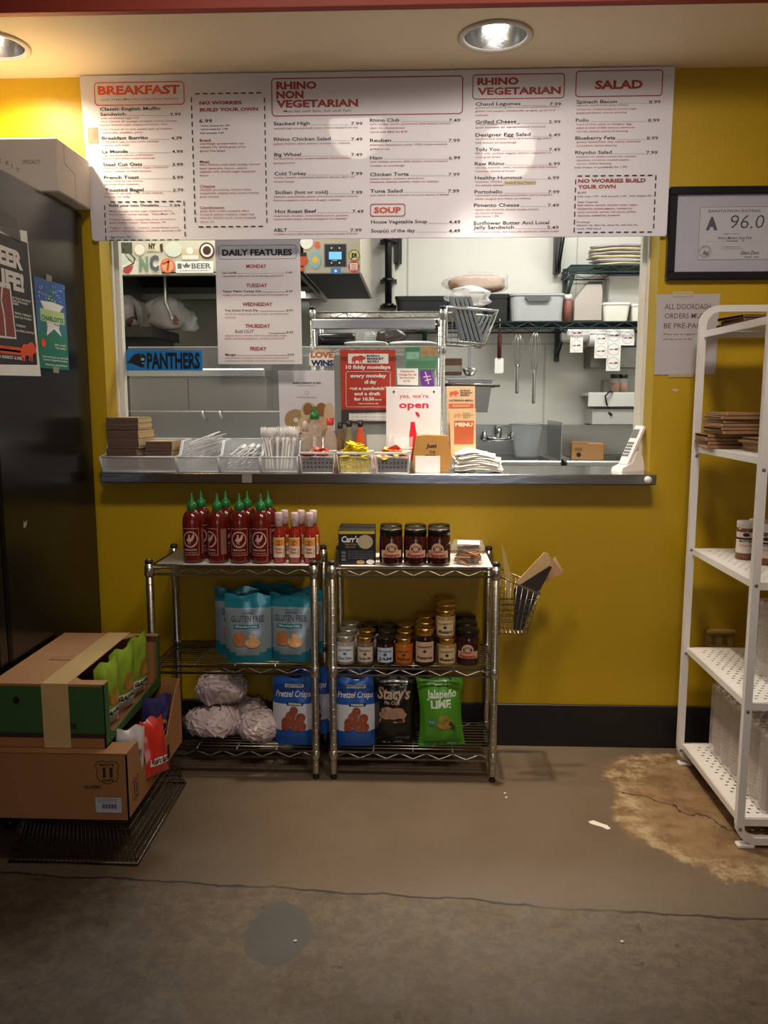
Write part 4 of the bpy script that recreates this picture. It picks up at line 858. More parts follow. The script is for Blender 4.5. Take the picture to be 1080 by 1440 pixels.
tag(obj('power_cord', cd, BLACKP), 'black power cord looping from outlet over the white ledge', 'cord')

# sinks
def sink(label, px0, px1, faucet, splashside):
    Y1, Y0 = 5.18, 4.66; x0, x1 = K(px0, 0, Y1)[0], K(px1, 0, Y1)[0]; zt = K(0, 596, Y1)[1]; zr = .955
    t = thing('sink', label, 'sink', (x0, Y0, 0)); w, d = x1-x0, Y1-Y0
    obj('backsplash', MB().box(0, w, d-.02, d, zr, zt, b=.003).box(0, w, d-.035, d, zt-.008, zt).box(0, w, d-.024, d-.02, zt-.062, zt-.056), STEEL, t)
    b = MB().box(0, w, 0, .05, zr-.035, zr, b=.008).box(0, .06, .05, d-.02, zr-.02, zr).box(w-.06, w, .05, d-.02, zr-.02, zr)
    b.box(.06, w-.06, .05, .06, zr-.3, zr).box(.06, w-.06, d-.06, d-.02, zr-.3, zr).box(.055, .065, .05, d-.02, zr-.3, zr-.01).box(w-.065, w-.055, .05, d-.02, zr-.3, zr-.01).box(.06, w-.06, .05, d-.02, zr-.31, zr-.3)
    obj('basin', b, STEEL, t)
    for lx in (.04, w-.04):
        for ly in (.04, d-.06): obj('leg', MB().lathe([(.02, 0), (.02, zr-.02)], 10, (lx, ly, 0)), STEEL2, t)
    if splashside: obj('side_splash', MB().box(w-.008, w, .02, d, zr-.02, zt+.03, b=.002), STEEL, t)
    if faucet:
        fx = K(713, 0, 5.1)[0]-x0; fz = K(0, 615, 5.1)[1]; q = MB()
        q.tube([(fx-.085, d-.02, fz), (fx-.085, d-.06, fz), (fx+.0, d-.075, fz-.008), (fx+.09, d-.06, fz), (fx+.09, d-.02, fz)], .013, 10)
        q.tube([(fx, d-.07, fz), (fx, d-.08, fz+.07), (fx-.005, d-.14, fz+.075), (fx-.01, d-.2, fz+.04)], [.02, .018, .014, .012], 10)
        fa = obj('faucet', q, mat('polished_chrome', '#dcdcdc', .08, 1., var=.03), t)
        for s_ in (-.085, .09): obj('tap_handle', MB().lathe([(.022, 0), (.024, .02), (.014, .035), (.012, .05), (0, .052)], 12, (fx+s_, d-.06, fz-.01)), STEEL, fa)
    return t
sink('steel kitchen sink with chrome faucet behind the menu holder', 640, 788, True, True)
sink('steel kitchen sink with a cardboard box on it at right', 793, 915, False, False)
bk = thing('clear_bucket', 'tall clear plastic bucket standing on the left sink', 'bucket', (K(757, 0, 4.85)[0], 4.9, .96))
obj('bucket_body', MB().lathe([(.066, 0), (.094, .19), (.098, .19), (.098, .196), (.091, .196), (.063, .004)], 28), mat('hazy_clear_plastic', '#ccd0d0', .15, alpha=.38, spec=.8), bk)
obj('handle_rim', MB().tube([(.098*math.cos(R(a)), .098*math.sin(R(a)), .197) for a in range(0, 360, 20)], .0035, 6, closed=True), P('bucket_rim', '#9a9c9c', .3), bk)
cbx = thing('carton', 'small open cardboard box on the right sink', 'box', (K(847, 0, 4.75)[0], 4.72, .956), R(-6))
obj('carton_body', MB().box(-.09, .09, 0, .12, 0, .095, b=.002), CARD, cbx); obj('flap', MB().prism([(.09, .095), (.13, .07), (.13, .066), (.09, .088)], 0, .12).prism([(0, .095), (.0, .103), (-.088, .105), (-.09, .095)], .0, .05), CARD, cbx)
p = Print(cbx, None); p.disc(-.05, .03, .014, .014, 'printed_dot', BLK, 14); p.rect(-.075, -.03, .052, .07, 'printed_label', P('pale_brown_print', '#7c5833')); p.rect(.092, .125, .0, .055, 'x', BLK) if False else None; p.done()

# chrome rack with the shelf over the prep line
RY = 3.62
x0 = K(434, 0, RY)[0]; x1 = K(627, 0, RY)[0]; zt = K(0, 440, RY)[1]; zs = K(0, 487, RY)[1]
rk = wire_unit('chrome_rack', 'chrome wire rack over the prep line behind the red poster', 'wire rack', (x0, RY, 0), x1-x0, .34, zt+.02, [zt, zs, .95], CHROME, feet=True, nw=10)
a = K(440, 464, RY); b = K(612, 453, RY)
tag(obj('heat_strip', MB().box(a[0], b[0], RY-.045, RY-.016, a[1], b[1]+.01, b=.003), STEEL), 'long grey strip heater fixed under the top of the chrome rack', 'heater')
bx_ = thing('black_canister', 'black cylindrical canister lying on the chrome rack', 'canister', (K(470, 0, 3.75)[0], 3.75, zs+.003))
obj('canister_body', MB().lathe([(0, -.085), (.028, -.084), (.031, -.07), (.031, .07), (.028, .084), (0, .085)], 20).xf(Matrix.Translation((0, 0, .031)) @ Matrix.Rotation(R(90), 4, 'Y')), mat('black_gloss', '#1a1b1c', .2, var=.1), bx_)
for i, (px, w_, lb) in enumerate(((515, .10, 'left folded white towel on the chrome rack'), (583, .11, 'right folded white towel on the chrome rack'))):
    tag(obj('folded_towel', lump(w_, .07, .011, 60+i, .05), P('white_towel', '#dcdcd4', .9, bump=.3, bscale=80), loc=(K(px, 0, 3.72)[0], 3.72, zs+.003)), lb, 'towel')
dg = thing('dark_bag', 'dark plastic bag with pale knot on the chrome rack', 'bag', (K(552, 0, 3.83)[0], 3.85, zs+.003)); obj('bag_body', lump(.07, .05, .045, 71, .12), mat('dark_film_bag', '#3f3634', .25, var=.4, scale=14, bump=.4, bscale=40), dg)
gb = thing('glass_cups', 'clear upturned cup on the chrome rack beside the dark bag', 'cup', (K(520, 0, 3.86)[0], 3.87, zs+.003)); obj('cup_body', MB().lathe([(.04, 0), (.028, .075), (0, .076)], 18), GLASS, gb)

# baskets hanging beside the rack
BYY = 3.95
def hang_basket(label, pts, m, name='hanging_basket'):
    """pts: photo outline of the side (left-top, right-top, right-bottom, left-bottom)"""
    q = [K(a, b, BYY) for a, b in pts]; t = thing(name, label, 'basket', (0, BYY, 0)); d = .26
    mb = MB()
    for y in (0, d): mb.tube([(x, y, z) for x, z in q], .006, 8, closed=True)
    for x, z in q: mb.tube([(x, 0, z), (x, d, z)], .005, 8)
    obj('wire_frame', mb, m, t)
    g = MB()
    for k in range(1, 6):
        f_ = k/6; xa = q[0][0]+(q[1][0]-q[0][0])*f_; xb = q[3][0]+(q[2][0]-q[3][0])*f_; za = q[0][1]+(q[1][1]-q[0][1])*f_; zb = q[3][1]+(q[2][1]-q[3][1])*f_
        g.tube([(xa, d, za), (xb, d, zb)], .002, 5); g.tube([(xb, d, zb), (xb, 0, zb)], .002, 5)
    obj('wire_grid', g, m, t, kind='stuff'); return t
hang_basket('upper chrome hanging basket with grey trays in it', [(629, 432), (700, 437), (682, 484), (628, 480)], CHROME)
GS = P('grey_tray_plastic', '#8b8f92', .35, var=.08)
for k in range(5):
    a = K(633+k*6, 418, 4.0); b = K(650+k*6.2, 479, 4.0)
    tag(obj('tray', MB().prism([(a[0], a[1]), (a[0]+.016, a[1]), (b[0]+.016, b[1]), (b[0], b[1])], BYY+.02, BYY+.20), GS), ('first', 'second', 'third', 'fourth', 'fifth')[k]+' grey tray from the left leaning in the upper hanging basket', 'tray', 'grey trays in the hanging basket')
for k in range(4):
    a = K(678+k*6, 438, 4.02); b = K(664+k*5, 462+k*5, 4.02)
    tag(obj('small_tray', MB().prism([(a[0], a[1]), (a[0]+.012, a[1]), (b[0]+.012, b[1]), (b[0], b[1])], BYY+.215, BYY+.25), GS), ('topmost', 'second', 'third', 'lowest')[k]+' of the small slanting trays at right in the hanging basket', 'tray', 'small slanting trays')
pn = thing('hotel_pan', 'deep stainless hotel pan hanging in a wire bracket beside the rack', 'pan', (0, 4.0, 0))
q = [K(*c, 4.0) for c in ((632, 532), (693, 532), (686, 580), (640, 580))]
v = []
for (x, z), dy in zip(q, (0, 0, .02, .02)): v += [(x, dy, z), (x, .2-dy, z)]
obj('pan_body', MB().add(v, [(0, 2, 4, 6), (1, 7, 5, 3), (2, 3, 5, 4), (6, 4, 5, 7), (0, 6, 7, 1)]), STEEL, pn)
obj('pan_rim', MB().box(q[0][0]-.012, q[1][0]+.012, -.015, .215, q[0][1]-.006, q[0][1]), STEEL, pn); obj('bracket_wire', MB().tube([(q[0][0]-.02, -.02, q[0][1]-.03), (q[1][0]+.03, -.02, q[0][1]-.035), (q[1][0]+.03, .22, q[0][1]-.035), (q[0][0]-.02, .22, q[0][1]-.03)], .005, 8, closed=True), CHROME, pn)
ldl = thing('ladle', 'steel ladle hanging below the upper basket', 'ladle', (K(668, 0, 4.05)[0], 4.05, K(0, 488, 4.05)[1]))
Lh = ldl.location.z-K(0, 520, 4.05)[1]
obj('ladle_handle', MB().box(-.009, .009, 0, .003, -Lh, 0, b=.001), STEEL, ldl); obj('bowl', MB().lathe([(0, -Lh-.035), (.022, -Lh-.03), (.034, -Lh-.008), (.036, -Lh+.004), (.032, -Lh-.006), (0, -Lh-.03)], 18), STEEL, ldl)
tkb = thing('takeaway_carton', 'printed brown and white carton behind the hanging ladle', 'box', (K(640, 0, 4.1)[0], 4.1, K(0, 529, 4.1)[1]))
obj('carton_body', MB().box(-.07, .055, 0, .1, 0, .085, b=.002), mat('printed_carton', '#8a6a58', .6, var=.6, scale=18), tkb); obj('white_band', MB().box(-.071, .056, -.001, .0, .02, .05), P('white_band', '#d8d3c9'), tkb)
obj('shelf_plate', MB().box(-.09, .08, -.02, .12, -.006, 0), STEEL, tkb)

# left part of the kitchen: lined steel wall, shelf with bags, low steel cabinets
spn = MB().box(K(165, 0, 5.17)[0]-.3, K(430, 0, 5.17)[0], 5.17, 5.2, .9, 2.0)
tag(obj('steel_wall_sheet', spn, mat('scratched_steel_sheet', '#8c8c84', .35, 1., var=.15, scale=3, bump=.04, bscale=30)), 'stainless sheet covering back wall under the exhaust hood', 'wall panel')
ws = thing('dark_wall_shelf', 'dark steel shelf at left of the kitchen holding plastic bags', 'shelf', (0, 4.0, 0))
q = [K(150, 459, 4.0), K(213, 459, 4.0), K(252, 474, 4.46), K(150, 474, 4.46)]
v = [(q[0][0]-.3, 0, q[1][1]), (q[1][0], 0, q[1][1]), (q[2][0], .46, q[1][1]), (q[0][0]-.3, .46, q[1][1])]
v += [(a, b, c-.05) for a, b, c in v]
obj('shelf_plate', MB().add(v, [(0, 1, 2, 3), (7, 6, 5, 4), (0, 4, 5, 1), (1, 5, 6, 2), (2, 6, 7, 3), (3, 7, 4, 0)]), mat('dark_steel', '#3a3630', .4, .7, var=.2), ws)
obj('bracket', MB().box(q[0][0]-.1, K(192, 0, 4.0)[0], .1, .4, q[1][1]-.10, q[1][1]-.05), BLACKP, ws)
zb = q[1][1]+.001
t = thing('bag_of_rolls', 'clear bag of brown rolls on the dark shelf', 'bag', (K(213, 0, 4.15)[0], 4.2, zb)); obj('rolls', lump(.085, .06, .05, 80, .1), mat('brown_rolls', '#6f4c3a', .7, var=.3, scale=20), t); obj('plastic_film', lump(.10, .075, .085, 81, .16), FILM, t)
t = thing('bag_of_rolls', 'dark brown bag at far left end of the dark shelf', 'bag', (K(178, 0, 4.15)[0]-.06, 4.14, zb)); obj('rolls', lump(.06, .06, .075, 82, .1), mat('dark_rolls', '#472a22', .6, var=.3, scale=20), t); obj('plastic_film', lump(.07, .07, .085, 83, .12), FILM, t)
t = thing('knotted_bag', 'small white knotted plastic bag at right end of dark shelf', 'bag', (K(243, 0, 4.25)[0], 4.33, zb)); obj('bag_body', lump(.05, .045, .055, 85, .2), mat('white_film_bag', '#cfcdcb', .25, alpha=.8, bump=.6, bscale=40), t)
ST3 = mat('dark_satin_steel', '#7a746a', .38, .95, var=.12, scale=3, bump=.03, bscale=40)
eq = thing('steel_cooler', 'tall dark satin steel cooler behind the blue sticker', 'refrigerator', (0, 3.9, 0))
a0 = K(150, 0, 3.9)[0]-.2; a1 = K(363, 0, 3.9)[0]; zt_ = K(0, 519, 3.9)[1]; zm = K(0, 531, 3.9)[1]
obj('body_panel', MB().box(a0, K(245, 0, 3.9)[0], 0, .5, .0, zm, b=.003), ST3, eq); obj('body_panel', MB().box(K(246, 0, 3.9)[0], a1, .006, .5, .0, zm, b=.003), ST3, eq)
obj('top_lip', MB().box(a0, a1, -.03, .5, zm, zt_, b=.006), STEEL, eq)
cz = K(0, 578, 3.5)[1]
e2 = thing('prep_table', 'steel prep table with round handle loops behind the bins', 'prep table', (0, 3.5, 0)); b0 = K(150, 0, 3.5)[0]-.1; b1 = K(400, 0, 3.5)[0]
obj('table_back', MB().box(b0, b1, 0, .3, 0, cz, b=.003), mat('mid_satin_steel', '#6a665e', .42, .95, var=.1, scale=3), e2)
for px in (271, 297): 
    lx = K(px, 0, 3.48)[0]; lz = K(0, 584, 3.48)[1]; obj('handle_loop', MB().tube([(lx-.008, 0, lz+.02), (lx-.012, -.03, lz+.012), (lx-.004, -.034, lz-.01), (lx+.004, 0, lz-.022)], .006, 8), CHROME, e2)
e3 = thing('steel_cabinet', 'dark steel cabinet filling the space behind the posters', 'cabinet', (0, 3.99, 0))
obj('cabinet_body', MB().box(K(372, 0, 3.99)[0], K(616, 0, 3.99)[0], 0, .4, 0, K(0, 500, 3.99)[1], b=.004), mat('dark_cabinet_steel', '#57534e', .45, .8, var=.3, scale=3), e3)  # cabinet steel in a dark mottled grey
obj('door_gap', MB().box(K(600, 0, 3.99)[0], K(603, 0, 3.99)[0], -.002, .0, .1, 1.35), BLACKP, e3)
# ================================================================== THINGS ON THE SERVING COUNTER
BINR = mat('bin_rim_plastic', '#eceef0', .25, alpha=.8, spec=.7)
def hopper_bin(label, x0, x1, y0=2.885, d=.20, h=.112, hl=.056, xs=.0):
    t = thing('hopper_bin', label, 'bin', ((x0+x1)/2, y0, CT), 0, 'translucent plastic bins along the counter'); w = (x1-x0)/2
    side = [(0.012, 0), (-.006, hl), (.05, hl+.004), (.085, h-.004), (d, h), (d, 0)]
    b = MB(); tk = .0022
    b.prism(side, -w, -w+tk, 'x').prism(side, w-tk, w, 'x')
    b.box(-w, w, d-tk, d, 0, h).box(-w, w, .012, d, .0, tk)
    b.add([(-w, .012, 0), (w, .012, 0), (w, -.006, hl), (-w, -.006, hl)], [(0, 1, 2, 3)])
    obj('bin_body', b, BIN, t)
    r_ = MB()
    for s in (-w, w): r_.tube([(s, .012, .003), (s, -.006, hl), (s, .05, hl+.004), (s, .085, h-.004), (s, d, h)], .0026, 6)
    r_.tube([(-w, d, h), (w, d, h)], .0026, 6).tube([(-w, -.006, hl), (w, -.006, hl)], .003, 6).tube([(-w, .012, .003), (w, .012, .003)], .0024, 6)
    obj('rim', r_, BINR, t, kind='stuff'); return t
def CX(px, Y=2.9): return atY(px, 650, Y).x
bins = [(144, 249), (251, 308), (310, 366), (368, 419)]
bl = ['long translucent bin at left end of counter holding brown napkins', 'translucent bin holding a loose heap of plastic knives beside the brown napkins', 'middle translucent bin of plastic spoons lying flat', 'translucent bin of upright plastic forks beside the bottles']
for (a, b), l in zip(bins, bl): hopper_bin(l, CX(a), CX(b))
# brown napkin bundles
NK2 = mat('napkin_fold_side', '#c3a67c', .9, var=.1, scale=40, bump=.4, bscale=60, stretch=(1, 1, 8)); NK1 = mat('napkin_edge_side', '#6d5446', .95, var=.18, scale=14, bump=.5, bscale=50, stretch=(.3, .3, 9))
def bundle(x, y, z, w, d, h, rz, label, grp):
    t = MB(); n = 7; 
    for k in range(n):
        a = h*k/n; b = h*(k+1)/n; e = .0012*math.sin(k*2.1+x*90)
        t.add([(-w/2+e, -d/2, a), (w/2+e, -d/2, a), (w/2+e, d/2, a), (-w/2+e, d/2, a), (-w/2+e, -d/2-e, b), (w/2+e, -d/2-e, b), (w/2+e, d/2, b), (-w/2+e, d/2, b)], [(0, 1, 5, 4), (2, 3, 7, 6), (3, 0, 4, 7)], 0); t.add([(w/2+e, -d/2, a), (w/2+e, d/2, a), (w/2+e, d/2, b), (w/2+e, -d/2-e, b)], [(0, 1, 2, 3)], 1)
    t.add([(-w/2, -d/2, h), (w/2, -d/2, h), (w/2, d/2, h), (-w/2, d/2, h)], [(0, 1, 2, 3)], 1); t.add([(-w/2, -d/2, 0), (w/2, -d/2, 0), (w/2, d/2, 0), (-w/2, d/2, 0)], [(3, 2, 1, 0)], 0)
    return tag(obj('napkin_bundle', t, [NK1, NK2], loc=(x, y, z), rot=(0, 0, R(rz))), label, 'napkins', grp)
cx = CX(184, 2.98); z = CT+.004
for k, (h, o, rz, l) in enumerate(((.052, 0, -6, 'lowest bundle of the tall brown napkin stack'), (.028, -.004, -9, 'second bundle up in the tall brown napkin stack'), (.068, .002, -7, 'third bundle up in the tall brown napkin stack'), (.046, -.003, -3, 'topmost bundle of the tall brown napkin stack'))):
    bundle(cx+o, 2.99, z, .12, .13, h-.002, rz, l, 'brown napkin bundles'); z += h
cx = CX(231, 2.98); z = CT+.004
for k, l in enumerate(('lower bundle of the short brown napkin stack', 'middle bundle of the short brown napkin stack', 'top bundle of the short brown napkin stack')):
    bundle(cx+(-.002, .001, .0)[k], 2.98, z, .096, .12, .034, (2, -2, 1)[k], l, 'brown napkin bundles'); z += .036
# cutlery
WPL = mat('white_cutlery_plastic', '#f0eeec', .3, var=.03)
def cutlery(kind):
    mb = MB(); L_ = .15
    def ribbon(P_): # (y along, half width, z)
        vs = []; 
        for y, w, z in P_: vs += [(-w, y, z), (0, y, z-.0012), (w, y, z), (0, y, z+.0006)]
        f = []
        for i in range(len(P_)-1):
            for k in range(4): f.append((i*4+k, i*4+(k+1) % 4, (i+1)*4+(k+1) % 4, (i+1)*4+k))
        f += [(0, 3, 2, 1), tuple(len(vs)-4+k for k in range(4))]; mb.add(vs, f, 0, True)
    if kind == 'knife': ribbon([(0, .004, 0), (.01, .006, 0), (.07, .005, .001), (.085, .007, 0), (.14, .0075, 0), (.152, .004, 0), (.158, .001, 0)])
    if kind == 'spoon': ribbon([(0, .005, 0), (.01, .0065, 0), (.08, .004, .002), (.10, .005, .001), (.112, .014, -.004), (.13, .018, -.006), (.145, .014, -.004), (.155, .003, 0)])
    if kind == 'fork':
        ribbon([(0, .005, 0), (.01, .0065, 0), (.08, .004, .002), (.098, .006, .0), (.11, .012, -.002), (.122, .012, -.002)])
        for k in (-1.5, -.5, .5, 1.5): mb.tube([(k*.0064, .12, -.002), (k*.0064, .14, -.001), (k*.0062, .155, .003)], [.0022, .002, .001], 5)
    return mb.mesh(kind, WPL)
CM = {k: cutlery(k) for k in ('knife', 'spoon', 'fork')}
def put(kind, loc, rot, label, grp): o = bpy.data.objects.new('plastic_'+kind, CM[kind]); C.objects.link(o); o.location = loc; o.rotation_euler = rot; return tag(o, label, kind, grp)
c2x = CX(281, 2.98); c3x = CX(339, 2.98); c4x = CX(396, 2.98)
for k in range(16):
    put('knife', (c2x-.035+.0005*k+rnd.uniform(-.006, .006), 2.925+rnd.uniform(0, .012), CT+.010+.0062*k), (R(14), R(rnd.uniform(-10, 10)), R(-38+rnd.uniform(-14, 14))), 'white plastic knife in the loose heap in the second bin', 'plastic knives in the second bin')
for k in range(16):
    put('spoon', (c3x-.036+.024*(k % 4)+.004*(k//4), 2.912, CT+.014+.016*(k//4)+.003*(k % 2)), (R(12), R(rnd.uniform(-8, 8)), R(-10+rnd.uniform(-3, 3))), 'white plastic spoon lying in the middle bin', 'plastic spoons in the middle bin')
for k in range(24):
    i, j = k % 8, k//8
    put('fork', (c4x-.044+.0118*i, 2.93+.035*j, CT+.006+.008*(j == 2)), (R(84-7*j+rnd.uniform(-5, 5)), R(rnd.uniform(-6, 6)+(j-1)*0+(i-4)*2), R(rnd.uniform(-50, 50))), 'white plastic fork standing tines up in the fourth bin', 'plastic forks in the fourth bin')

# condiment packet baskets
def packet_basket(label, px0, px1, m, body):
    x0, x1 = CX(px0, 2.885), CX(px1, 2.885); w = (x1-x0)/2; h = .072; d = .10; tp = .88
    t = thing('packet_basket', label, 'basket', ((x0+x1)/2, 2.875, CT), 0, 'small perforated baskets of condiment packets')
    b = MB(); nx, nz = 8, 3
    def g0(y, s): return lambda a, z, c: (a*(tp+(1-tp)*z/h), y+s*(1-z/h)*.006+c*s, z)
    b.perf(-w*.94, w*.94, .014, h-.012, nx, nz, .0036, .0036, 0, 0, 0, g0(.0, 1)); b.perf(-w*.94, w*.94, .014, h-.012, nx, nz, .0036, .0036, 0, 0, 0, g0(d, -1))
    for s in (-1, 1): b.perf(.006, d-.006, .014, h-.012, 6, nz, .0036, .0036, 0, 0, 0, lambda a, z, c, s=s: (s*w*.94*(tp+(1-tp)*z/h), a, z))
    b.add([(-w*tp, .006, 0), (w*tp, .006, 0), (w*tp, d-.006, 0), (-w*tp, d-.006, 0)], [(0, 1, 2, 3)])
    b.add([(-w*tp*.94, .006, 0), (w*tp*.94, .006, 0), (w*.94*(tp+.02), .005, .014), (-w*.94*(tp+.02), .005, .014)], [(0, 1, 2, 3)])
    obj('basket_body', b, m, t)
    r_ = MB().tube([(-w, 0, h), (w, 0, h), (w, d, h), (-w, d, h)], .003, 6, closed=True).tube([(-w*tp, .006, 0.001), (w*tp, .006, 0.001)], .002, 6).tube([(-w*.97, 0, h-.014), (w*.97, 0, h-.014)], .0015, 5)
    for s in (-1, 1): r_.tube([(s*w, 0, h), (s*w*tp, .006, 0)], .002, 6)
    obj('rim', r_, BINR, t, kind='stuff')
    obj('fill', MB().prism([(-w*.9*tp, .002), (w*.9*tp, .002), (w*.86, h-.022), (-w*.86, h-.022)], .012, d-.012), body, t, label='mass of packets seen through the holes'); return t
def packet(m, name):
    mb = MB(); vs = []; n = 6; k = 4
    for s in (1, -1):
        for i in range(n+1):
            for j in range(k+1):
                u, v = i/n*2-1, j/k*2-1; vs.append((u*.027, v*.015, s*.0035*(1-abs(u)**3)*(1-abs(v)**3)))
    N_ = (n+1)*(k+1)
    for s in (0, 1):
        for i in range(n):
            for j in range(k):
                q = (s*N_+i*(k+1)+j, s*N_+(i+1)*(k+1)+j, s*N_+(i+1)*(k+1)+j+1, s*N_+i*(k+1)+j+1); mb.add([], []); mb.f.append(q if s == 0 else q[::-1]); mb.m.append(1 if (s == 0 and i in (2, 3) and j in (1, 2)) else 0); mb.s.append(True)
    mb.v = vs; return mb.mesh(name, m)
MUS = P('mustard_yellow_film', '#e8d21e', .3); KET = P('ketchup_red_film', '#c8402c', .3); MAYO = P('pale_film', '#d8ccc0', .3); SOY = P('soy_dark_film', '#3a3134', .25)
pm = {'mustard_packet': packet([MUS, P('mustard_print', '#8c8a1e')], 'mustard_packet'), 'ketchup_packet': packet([KET, MAYO], 'ketchup_packet'), 'relish_packet': packet([P('gold_film', '#d9b73c', .3), KET], 'relish_packet'), 'mayonnaise_packet': packet([MAYO, P('blue_print', '#5a6a98')], 'mayonnaise_packet')}
def fill_packets(px0, px1, kinds, n, label, grp, top):
    x0, x1 = CX(px0, 2.9)+.03, CX(px1, 2.9)-.03
    for k in range(n):
        kd = kinds[k % len(kinds)]; f = k/(n-1)
        x = x0+(x1-x0)*((k*.618) % 1); y = 2.893+.062*((k*.381) % 1); z = CT+.060+top*(1-abs(((k*.618) % 1)*2-1)**2)*(.35+.65*f)
        o = bpy.data.objects.new(kd, pm[kd]); C.objects.link(o); o.location = (x, y, z); o.rotation_euler = (R(rnd.uniform(-35, 35)), R(rnd.uniform(-25, 25)), R(rnd.uniform(-70, 70)))
        tag(o, label % kd.split('_')[0], 'packet', grp)
BSK = mat('clear_basket_plastic', '#e9ecee', .2, alpha=.22, spec=.7); DKF = mat('dark_packet_mass', '#3c3438', .4, var=.8, scale=90); YLF = mat('yellow_packet_mass', '#d8c222', .4, var=.35, scale=80, bump=.8, bscale=70)
packet_basket('left perforated basket with pink and red packets over dark ones', 422, 471, BSK, DKF); packet_basket('middle perforated basket heaped with yellow mustard packets', 474, 524, BSK, YLF); packet_basket('right perforated basket with yellow packets over dark ones', 527, 577, BSK, DKF)
fill_packets(420, 470, ['ketchup_packet', 'mayonnaise_packet', 'ketchup_packet'], 18, '%s packet heaped in the left perforated basket', 'packets in the left basket', .024)
fill_packets(474, 524, ['mustard_packet'], 44, 'yellow %s packet in the middle perforated basket', 'mustard packets in the middle basket', .042)
fill_packets(527, 577, ['relish_packet', 'mustard_packet', 'ketchup_packet'], 18, '%s packet on top in the right perforated basket', 'packets in the right basket', .024)

# table bottles
def bottle(label, px, y0, r_, m, prof, cap, fill, fillh, Y=3.06, capm=None, name='sauce_bottle'):
    x = CX(px, Y); h = atY(px, y0, Y).z-CT; t = thing(name, label, 'bottle', (x, Y, CT))
    obj('bottle_body', MB().lathe([(r_*a, h*b) for a, b in prof], 20), m, t); obj('cap', MB().lathe([(r_*a, h*b) for a, b in cap], 16), capm, t)
    if fill: obj('sauce', MB().lathe([(0, .003), (r_*.92, .004), (r_*.92, fillh), (0, fillh)], 18), fill, t)
SQ = [(0, 0), (.95, 0), (1, .03), (1, .62), (.85, .70), (.5, .76), (.42, .80)]; SQC = [(.5, .79), (.62, .80), (.62, .88), (.3, .90), (.12, .995), (.0, 1)]
WD = [(0, 0), (1, 0), (1, .55), (.8, .66), (.45, .80), (.42, .88)]; WDC = [(.5, .87), (.52, .88), (.52, 1), (0, 1)]
ORS = P('orange_sauce', '#c9572a', .4); YLS = P('yellow_sauce', '#d89a1e', .4)
HB = mat('hazy_bottle', '#d9c6b8', .15, alpha=.38, spec=.7)
GRC = P('green_cap', '#1a7434', .35); RDC = P('red_cap', '#cc3326', .35)
bottle('clear squeeze bottle with green pointed cap before the bagel poster', 443, 571, .030, HB, SQ, SQC, ORS, .03, 3.08, GRC)
bottle('hazy squeeze bottle with pale cap left of the green capped bottle', 430, 592, .022, HB, SQ, [(.5, .79), (.5, .95), (.2, 1), (0, 1)], ORS, .04, 3.03, P('pale_cap', '#cdb7a8', .4))
bottle('clear bottle with red cap and yellow sauce in it', 465, 588, .026, HB, WD, WDC, YLS, .05, 3.05, RDC)
bottle('first black capped hot sauce bottle beside the red capped bottle', 479, 594, .019, mat('brown_sauce_glass', '#8a6a4a', .1, alpha=.75), WD, WDC, None, 0, 3.1, BLACKP)
bottle('black capped bottle of pickled peppers, middle of three', 491, 591, .021, mat('pepper_glass', '#8f8458', .1, alpha=.8, var=.5, scale=60), WD, WDC, None, 0, 3.07, BLACKP)
bottle('black capped bottle of orange hot sauce, right of three', 507, 591, .020, mat('orange_sauce_glass', '#c9522c', .1, var=.1), WD, WDC, None, 0, 3.07, BLACKP)
# cups behind the baskets
def cup(label, px0, px1, y0, Y, m, sticks, square=False):
    x0, x1 = CX(px0, Y), CX(px1, Y); h = atY(px0, y0, Y).z-CT; r_ = (x1-x0)/2; t = thing('straw_cup' if not square else 'sugar_caddy', label, 'cup' if not square else 'caddy', ((x0+x1)/2, Y, CT))
    if square: obj('cup_body', MB().prism([(-r_*.9, 0), (r_*.9, 0), (r_, h), (-r_, h)], -.03, -.028).prism([(-r_*.9, 0), (r_*.9, 0), (r_, h), (-r_, h)], .028, .03).box(-r_*.95, -r_*.93, -.03, .03, 0, h).box(r_*.93, r_*.95, -.03, .03, 0, h), m, t)
    else: obj('cup_body', MB().lathe([(r_*.75, 0), (r_, h), (r_*.97, h), (r_*.72, .003)], 20), m, t)
    return t, r_, h
t, r_, h = cup('clear caddy of pink sweetener packets behind the baskets', 516, 547, 611, 3.04, GLASS, 0, True)
PKS = P('pink_packet_paper', '#d9a8ac', .6); me = MB().box(-.02, .02, -.001, .001, 0, .055).box(-.012, .012, -.0014, -.001, .015, .04, 1).mesh('sugar_packet', [PKS, KET])
for k in range(9): o = bpy.data.objects.new('sugar_packet', me); C.objects.link(o); o.location = (t.location.x-.012+rnd.uniform(-.01, .014), 3.04-.022+k*.0052, CT+.004); o.rotation_euler = (R(-3), R(rnd.uniform(-14, 14)), R(rnd.uniform(-8, 8))); tag(o, 'pink sweetener packet standing in the clear caddy', 'packet', 'pink packets in the caddy')
t, r_, h = cup('clear cup full of wrapped toothpicks behind right basket', 551, 581, 614, 3.02, GLASS, 0)
me = MB().tube([(0, 0, 0), (0, 0, .082)], .0022, 5).lathe([(.0026, .074), (.0026, .084)], 5).mesh('toothpick', P('wrapped_pick', '#d8cfae', .5))
for k in range(26): an = k*2.4; q = .006+.012*((k*.37) % 1); o = bpy.data.objects.new('wrapped_toothpick', me); C.objects.link(o); o.location = (t.location.x+q*math.cos(an), 3.02+q*math.sin(an), CT+.004); o.rotation_euler = (R(-14*math.sin(an)), R(14*math.cos(an)), 0); tag(o, 'paper wrapped toothpick in the clear cup', 'toothpick', 'wrapped toothpicks in the cup')

